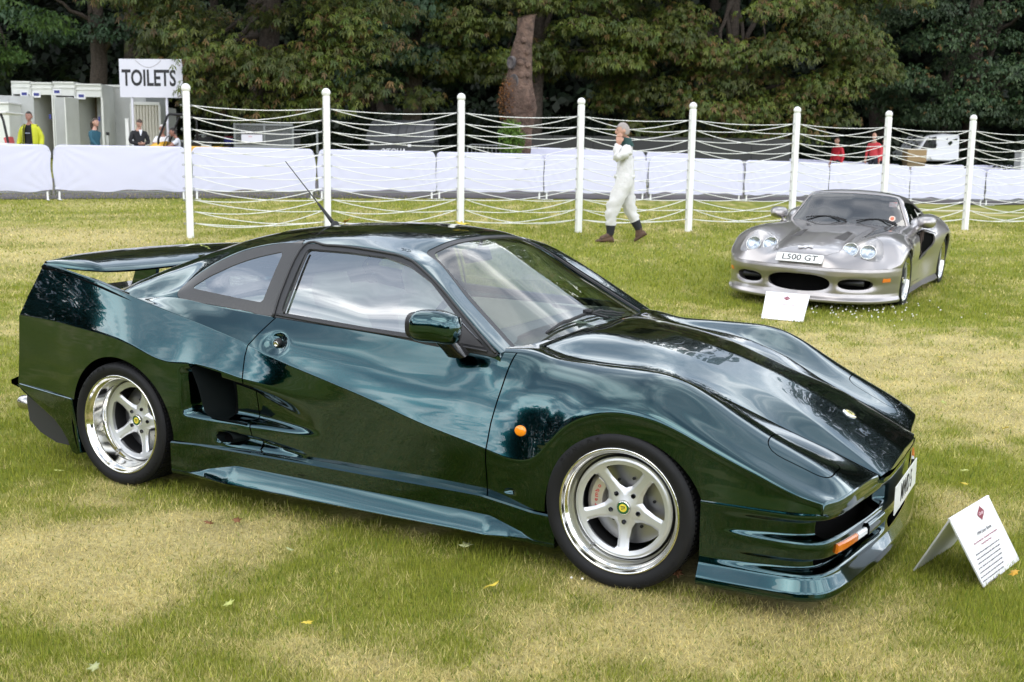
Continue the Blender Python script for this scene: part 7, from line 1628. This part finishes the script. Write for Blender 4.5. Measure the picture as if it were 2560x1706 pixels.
# cabin
GU2 = np.arange(-2.7, -1.139, .016)
GT2 = [[(-2.7, 0, .80), (-2.4, 0, .95), (-2.1, 0, 1.075), (-1.8, 0, 1.142), (-1.6, 0, 1.163), (-1.48, 0, 1.158), (-1.42, 0, 1.118), (-1.3, 0, .95), (-1.19, 0, .80), (-1.14, 0, .72)],
       [(-2.7, .3, .79), (-2.4, .3, .94), (-2.1, .3, 1.062), (-1.8, .3, 1.13), (-1.6, .3, 1.15), (-1.48, .29, 1.145), (-1.42, .29, 1.108), (-1.3, .34, .945), (-1.19, .38, .79), (-1.14, .4, .71)],
       [(-2.7, .62, .74), (-2.4, .60, .89), (-2.1, .565, 1.02), (-1.8, .545, 1.085), (-1.6, .53, 1.108), (-1.48, .52, 1.108), (-1.42, .525, 1.09), (-1.3, .61, .93), (-1.19, .70, .765), (-1.14, .74, .68)],
       [(-2.7, .72, .72), (-2.4, .69, .85), (-2.1, .63, .97), (-1.8, .595, 1.04), (-1.6, .575, 1.065), (-1.48, .57, 1.065), (-1.42, .58, 1.04), (-1.3, .65, .89), (-1.19, .735, .74), (-1.14, .76, .66)],
       [(-2.7, .74, .70), (-2.3, .73, .78), (-1.9, .72, .785), (-1.5, .725, .775), (-1.3, .735, .765), (-1.14, .765, .65)], [(-2.7, .75, .62), (-1.9, .74, .70), (-1.3, .75, .68), (-1.14, .78, .6)]]
GS2, GI2 = loft(np.stack([np.stack([GU2, *crv(T, GU2, 1.2).T], 1) for T in GT2], 1), [0, 0, .5, .4, .4, 0], [10, 10, 8, 10, 4])
GP2 = full(GS2); gh2 = GS2.shape[1]; A2, B2, C2_ = GP2[..., 0], np.abs(GP2[..., 1]), GP2[..., 2]; VV2 = np.broadcast_to(np.abs(np.arange(GP2.shape[1]) - (gh2 - 1))[None, :], A2.shape)
NG2 = grid_normals(GP2); fg2 = NG2[len(GU2) // 2, gh2 - 1, 2] < 0; kg = dict(N=NG2, flip=fg2)
wso = np.where(VV2 <= GI2[2] + 1, poly_sdf([(-1.43, -.1), (-1.435, .49), (-1.41, .515), (-1.2, .675), (-1.12, .74), (-1.12, -.1)], A2, B2), -1)
swn = np.where(VV2 >= GI2[2], poly_sdf(round_poly([(-1.41, 1.03), (-1.52, 1.045), (-1.85, 1.01), (-2.12, .93), (-2.15, .80), (-1.33, .792), (-1.24, .80)], .03), A2, C2_), -1)
ft = np.where(A2 > -1.462, 1., -1.) * np.minimum(np.abs(A2 + 1.462), 1)
panel('windscreen_frame', GP2, np.minimum.reduce([-wso, -swn, ft, np.maximum(-1.185 - A2, .66 - B2) + 0]), SILV, sc, lip=.015, **kg)
panel('roof', GP2, np.minimum.reduce([-swn, -ft - .001]), SOFT, sc, lip=.015, **kg)
panel('windscreen_seal', GP2, np.minimum(wso - .001, .016 - wso), RUBBER, sc, **kg)
panel('windscreen', GP2, wso - .012, glass_mat('silver_car_glass', (.70, .78, .78), 1.52, boost=4.2), sc, offset=-.004 if not fg2 else .004, **kg)
for s in (-1, 1): panel('side_window', GP2, np.minimum(swn, np.where(GP2[..., 1] * s > 0, 1., -1.)), GLASS, sc, **kg)
for y0, y1 in ((-.50, -.02), (.10, .56)):
    bm = bmesh.new(); pts = [(-1.165 - .05 * math.sin(t * math.pi), y0 + (y1 - y0) * t, .805 + .03 * math.sin(t * math.pi) + .012) for t in np.linspace(0, 1, 10)]; bm_tube(bm, pts, .008, 6); bm_tube(bm, [(-1.12, y0 + (y1 - y0) * 1.05, .80), pts[5]], .009, 6); bm_obj('wiper', bm, BLACKP, sc, True)
bm = bmesh.new(); bm_box(bm, (-1.50, .02, 1.065), (.03, .21, .06)); o = bm_obj('interior_mirror', bm, BLACKP, sc); bevel(o, .012, 2)
bm = bmesh.new(); bm_lathe(bm, [(.036, -.001), (.036, .001), (.0005, .0012)], 20, Matrix.Translation((-1.232, .50, .862)) @ Matrix.Rotation(math.radians(58), 4, 'Y')); td = bm_obj('disc_sticker', bm, mat('sticker_disc', (.75, .6, .5), .5), sc)
bm = bmesh.new(); bm_lathe(bm, [(.024, .0012), (.0005, .0022)], 16, Matrix.Translation((-1.232, .50, .862)) @ Matrix.Rotation(math.radians(58), 4, 'Y')); bm_obj('disc_centre', bm, mat('sticker_red', (.6, .15, .08), .5), td)
bm = bmesh.new(); bm_box(bm, (-1.352, .475, 1.02), (.004, .09, .065), Matrix.Rotation(math.radians(-30), 3, 'Y')); bm_obj('club_sticker', bm, mat('sticker_mixed', (.35, .12, .12), .5, noise=(40, .3, (.5, .48, .5))), sc)
for y in (-.36, .36):
    st_ = empty('seat'); st_.parent = sc; st_.location = (-1.95, y, .35)
    for nm, c, s3 in (('backrest', (0, 0, .30), (.16, .48, .62)), ('headrest', (-.03, 0, .60), (.10, .25, .14)), ('seat_cushion', (.28, 0, .0), (.48, .46, .14))): bm = bmesh.new(); bm_box(bm, c, s3, Matrix.Rotation(math.radians(-14), 3, 'Y')); o = bm_obj(nm, bm, BLACKP, st_); bevel(o, .04, 3)
bm = bmesh.new(); bm_prism(bm, [(-1.22, .72), (-1.3, .765), (-1.5, .75), (-1.52, .55), (-1.25, .5)], -.68, .68, Matrix(((1, 0, 0, 0), (0, 0, 1, 0), (0, 1, 0, 0), (0, 0, 0, 1)))); bmesh.ops.recalc_face_normals(bm, faces=bm.faces); bm_obj('dashboard', bm, GREYTRIM, sc)
bm = bmesh.new(); Ms = Matrix.Translation((-1.58, -.36, .78)) @ Matrix.Rotation(math.radians(-68), 4, 'Y'); bm_tube(bm, [Ms @ Vector((.17 * math.cos(a), .17 * math.sin(a), 0)) for a in np.linspace(0, 2 * math.pi, 25)], .015, 6, False); bm_obj('steering_wheel', bm, BLACKP, sc, True)
# mirrors on stalks, ducts, sills, wheels
for s in (-1, 1):
    bm = bmesh.new(); rows = []
    for t, x, hw, hh in ((0, -.085, .06, .042), (.1, -.08, .105, .068), (.35, -.02, .108, .074), (.7, .07, .075, .052), (1, .14, .025, .018)):
        rows.append([bm.verts.new((-1.27 + x, s * (.875 + hw * math.copysign(abs(math.cos(a)) ** .75, math.cos(a))), .845 + hh * math.copysign(abs(math.sin(a)) ** .75, math.sin(a)))) for a in np.linspace(0, 2 * math.pi, 20, endpoint=False)])
    for a, b in zip(rows, rows[1:]):
        for k in range(20): bm.faces.new((a[k], a[(k + 1) % 20], b[(k + 1) % 20], b[k]))
    bm.faces.new(rows[0]); bm.faces.new(rows[-1]); bmesh.ops.recalc_face_normals(bm, faces=bm.faces); mm_ = bm_obj('door_mirror', bm, SILV, sc, True)
    bm = bmesh.new(); bm_tube(bm, [(-1.25, s * .84, .81), (-1.24, s * .79, .76), (-1.22, s * .76, .73)], [.022, .02, .03], 8); bm_obj('mirror_stalk', bm, SILV, mm_, True)
    bm = bmesh.new(); vs = [(-1.11, .72), (-1.42, .75), (-1.76, .69), (-1.74, .56), (-1.27, .38), (-1.11, .40)]; a = [bm.verts.new((x, s * .80, z)) for x, z in vs]; b = [bm.verts.new((x, s * float(np.interp(x, [-1.76, -1.5, -1.1], [.93, .87, .83])), z)) for x, z in vs]
    bm.faces.new(a)
    for i in range(6): bm.faces.new((a[i], a[(i + 1) % 6], b[(i + 1) % 6], b[i]))
    dk = bm_obj('side_duct', bm, CAVITY, sc)
    for i in range(3): bm = bmesh.new(); x = -1.30 - .10 * i; bm_box(bm, (x, s * .83, .60), (.016, .03, .30), Matrix.Rotation(math.radians(-14), 3, 'Y')); bm_obj('duct_vane', bm, mat('vane_bronze', (.12, .085, .075), .5, metal=.5), dk)
    rows = []
    bm = bmesh.new()
    for x in np.linspace(-2.05, -.32, 30):
        o_ = float(np.interp(x, [-2.05, -1.8, -1.2, -.32], [.05, .04, .0, .0])); rows.append([bm.verts.new((x, s * w, z)) for w, z in ((.84, .24), (.868 + o_ * .4, .215), (.885 + o_, .165), (.915 + o_, .115), (.905 + o_, .10), (.80, .10))])
    for a, b in zip(rows, rows[1:]):
        for k in range(5): bm.faces.new((a[k], a[k + 1], b[k + 1], b[k]))
    bm.faces.new(rows[0]); bm.faces.new(rows[-1]); bmesh.ops.recalc_face_normals(bm, faces=bm.faces); sharp(bm_obj('sill', bm, SILV, sc, True), 40)
    wheel(sc, 0, s * .915, s, .305, .24, .05, math.radians(20), R=.312, near=False); wheel(sc, -2.36, s * .945, s, .310, .30, .06, math.radians(50), R=.318, near=False)
    for cx, r in ((0, .36), (-2.36, .37)):
        bm = bmesh.new(); rows = [[bm.verts.new((cx + r * math.cos(a), s * w, .30 + r * math.sin(a))) for w in (.89, .5)] for a in np.linspace(-.4, math.pi + .4, 24)]
        for a, b in zip(rows, rows[1:]): bm.faces.new((a[0], a[1], b[1], b[0]))
        bm_obj('wheel_well', bm, CAVITY, sc, True)
tl2 = S2[0]; pts = [(p[0], q * p[1], p[2]) for q in (1, -1) for p in (tl2 if q == 1 else tl2[::-1])]; mesh_np('tail_panel', np.array(pts), [list(range(len(pts)))], SILV, sc, smooth=False)
bm = bmesh.new(); bm_box(bm, (-1.2, 0, .14), (3.6, 1.1, .02)); bm_box(bm, (-1.2, 0, .13), (1.7, 1.7, .02)); bm_obj('floor_pan', bm, CAVITY, sc)
# ---------------------------------------------------------------- folded information boards
BOARD = mat('board_white', (.82, .82, .86), .35, coat=.2); MAROON = mat('emblem_maroon', (.22, .02, .05), .45); INK = mat('print_grey', (.09, .09, .10), .6); INKR = mat('print_maroon', (.35, .10, .14), .6)
def tent_board(label, BLp, BRp, apexL, apexR, footL, lines, group='white folded information boards in front of the cars', big=True):
    """front panel corners bottom-left, bottom-right, top-left, top-right and the rear panel's left foot (world points)"""
    BLp, BRp, TL, TR, FL_ = [Vector(v) for v in (BLp, BRp, apexL, apexR, footL)]
    r = empty('information_board', (BLp + BRp) / 2); tag(r, label, 'sign', group); o0 = r.location
    def sheet(name, a, b, c, d, th):
        n = (b - a).cross(d - a).normalized() * th; bm = bmesh.new(); vs = [bm.verts.new(v - o0) for v in (a, b, c, d)] + [bm.verts.new(v - o0 - n) for v in (a, b, c, d)]
        for f in ((0, 1, 2, 3), (7, 6, 5, 4), (0, 4, 5, 1), (1, 5, 6, 2), (2, 6, 7, 3), (3, 7, 4, 0)): bm.faces.new([vs[i] for i in f])
        bmesh.ops.recalc_face_normals(bm, faces=bm.faces); return bm_obj(name, bm, BOARD, r)
    FR = FL_ + (BRp - BLp)
    fp = sheet('front_panel', BLp, BRp, TR, TL, .006); sheet('rear_panel', FR, FL_, TL, TR, .006)
    ex = ((BRp - BLp) + (TR - TL)).normalized(); ey = ((TL - BLp) + (TR - BRp)); ey = (ey - ex * ey.dot(ex)).normalized(); ez = ex.cross(ey)
    W = ((BRp - BLp).length + (TR - TL).length) / 2; Hh = ((TL - BLp).length + (TR - BRp).length) / 2; c = (BLp + BRp + TL + TR) / 4 - o0
    R = Matrix((ex, ey, ez)).transposed().to_euler(); at_ = lambda u, v, h=.0008: c + ex * (u * W) + ey * (v * Hh) + ez * h
    bm = bmesh.new(); s = Hh * .075; pl = catmull_poly([(-1.35, 0), (-1.0, .35), (-.35, .75), (0, 1.0), (.35, .75), (1.0, .35), (1.35, 0), (1.0, -.35), (.35, -.75), (0, -1.0), (-.35, -.75), (-1.0, -.35)], 3)
    M = Matrix.Translation(at_(0, .30)) @ R.to_matrix().to_4x4(); bm_prism(bm, [(x * s, y * s) for x, y in pl], 0, .0006, M); em = bm_obj('emblem', bm, MAROON, fp)
    text_obj('emblem_lettering', 'Cartier', s * .7, mat('emblem_pink', (.75, .55, .6), .5), fp, at_(0, .30, .0018), R, .9, shear=.3)
    for v, txt, sz, mt in lines: text_obj('print', txt, sz * Hh, mt, fp, at_(0, v), R, 1.12, ext=.0003)
    return r
z0 = lambda p: Vector((p[0], p[1], max(p[2], float(ground_z(p[0], p[1])))))
body = ['The Lister Storm was designed as a grand tourer for the road', 'and was powered by the large twelve cylinder racing engine', 'with four seats and a top speed close to two hundred miles', 'per hour. Only four cars were completed for the road before', 'production ended and this one has been kept by the family', 'since it was new and has covered only a few thousand miles', 'in that time. It is shown here in its first colour and trim', 'by kind permission of the owner.']
AP = und(2373, 1297, 4.045)
tent_board('white folded board with maroon emblem and small print by the green nose', (1.2096, -.2477, .008), (1.3055, .1508, .008), AP, AP + Vector((.0958, .3985, 0)), (.944, -.192, .006),
           [(.115, '1994 Lister Storm', .052, INK), (.04, 'One of Four Road Cars - Presented by The Storm Register', .026, INKR), (-.005, 'Owned by Private Owner', .026, INKR)] + [(-.075 - .049 * i, t, .0255, INK) for i, t in enumerate(body)])
q = ung(1903, 798); q2 = ung(2007, 808); t1 = und(1916, 728, depth(q) + .13); t2 = und(2025, 738, depth(q2) + .13)
bk = ung(2034, 787)
tent_board('white folded board standing in front of the silver car', q + Vector((0, 0, .01)), q2 + Vector((0, 0, .01)), t1, t2, q + Vector((-.10, .40, .02)), [(.07, 'Marcos Mantara LM500', .055, INKR)])
# ---------------------------------------------------------------- fallen leaves
YL = [mat('leaf_yellow', (.60, .46, .05), .6), mat('leaf_green_yellow', (.42, .45, .12), .6), mat('leaf_brown', (.20, .085, .03), .7), mat('leaf_pale', (.36, .38, .17), .6), mat('leaf_orange', (.62, .34, .03), .6)]
def fallen(px, py, size, m, label, seed, onz=None, tilt=0.0, loc=None, group='fallen leaves on the grass'):
    rs = np.random.RandomState(seed); p = loc if loc is not None else ung(px, py)
    pl = catmull_poly([(0, -.5), (.18, -.3), (.48, -.34), (.34, -.02), (.55, .22), (.22, .24), (.05, .55), (-.16, .26), (-.5, .26), (-.33, .0), (-.46, -.32), (-.17, -.28)], 3); bm = bmesh.new()
    c = bm.verts.new((0, 0, .004)); ring = [bm.verts.new((x * size * (.85 + .3 * rs.rand()), y * size, (.22 * size * (x * x + y * y) + .05 * size * math.sin(9 * x + seed)))) for x, y in pl]
    for i in range(len(ring)): bm.faces.new((c, ring[i], ring[(i + 1) % len(ring)]))
    o = bm_obj('fallen_leaf', bm, m, None, True); o.location = Vector(p) + Vector((0, 0, .034 if onz is None else onz)); o.rotation_euler = (rs.randn() * .25 + tilt, rs.randn() * .25, rs.rand() * 6.28); tag(o, label, 'leaf', group)
    sd = o.modifiers.new('thick', 'SOLIDIFY'); sd.thickness = .0012
for i, (x, y, s, m, l) in enumerate(((1130, 1366, .075, 0, 'yellow maple leaf on the grass below the front wheel'), (1071, 1271, .07, 3, 'pale green leaf under the edge of the side skirt'), (666, 1281, .045, 3, 'small pale leaf on dry grass below the middle of the door'), (136, 1097, .06, 1, 'curled yellow green leaf in front of the rear wheel'), (526, 1408, .05, 1, 'light green leaf alone on the dry grass at lower left'), (706, 1453, .05, 0, 'yellow leaf near the bottom edge left of centre'), (2329, 1336, .05, 4, 'orange leaf at the right edge beside the folded board'), (2166, 936, .055, 1, 'bright green leaf on the dry grass right of the nose'), (2310, 996, .05, 0, 'yellow leaf far right on the dry grass'), (2215, 1096, .055, 1, 'pale leaf on the grass just right of the number plate'), (2215, 1127, .05, 0, 'yellow leaf between the nose and the folded board'), (1554, 1335, .07, 2, 'brown leaf leaning against the front tyre'), (545, 1213, .05, 2, 'brown leaf on dry grass below the rear intake'), (480, 1219, .05, 2, 'greyish brown leaf left of the other brown leaf'), (217, 1557, .05, 3, 'pale leaf at the bottom left corner'), (2160, 830, .06, 0, 'pair of yellow leaf scraps in the dry grass at right'), (830, 1182, .04, 4, 'small orange leaf in the shade below the door'))):
    fallen(x * 1.088, y * 1.088, s * .8, YL[m], l, 50 + i)
zr = float(np.interp(.12, GS[np.argmin(np.abs(GU + 1.22)), :, 1], GS[np.argmin(np.abs(GU + 1.22)), :, 2]))
fallen(0, 0, .085, YL[0], 'curled yellow leaf lying on the car roof', 90, .01, loc=(-1.30, .08, 1.262), group='leaves lying on the green car')
fallen(0, 0, .06, YL[1], 'green yellow leaf on the rear wing', 91, .008, loc=(-3.02, .10, 1.068), group='leaves lying on the green car')
fallen(0, 0, .05, YL[4], 'orange leaf caught at the foot of the aerial', 92, .01, loc=(-1.97, .04, 1.252), group='leaves lying on the green car')
# clover flowers below the silver car
rs = np.random.RandomState(12); bm = bmesh.new()
for k in range(75):
    px, py = 2190 + rs.randn() * 95, 792 + rs.randn() * 14 - abs(rs.randn()) * 4; q = ung(px, py)
    bmesh.ops.create_icosphere(bm, subdivisions=1, radius=.006 + .004 * rs.rand(), matrix=Matrix.Translation((q.x, q.y, q.z + .045)))
for px, py in ((1455, 1473), (1550, 1458), (1830, 1500), (1795, 1488), (1428, 1470), (1450, 1440)):
    q = ung(px, py); bmesh.ops.create_icosphere(bm, subdivisions=1, radius=.0055, matrix=Matrix.Translation((q.x, q.y, q.z + .04)))
tag(bm_obj('clover_flowers', bm, mat('clover_white', (.72, .70, .64), .8), None, True), 'white clover flowers scattered in the grass', kind='stuff')
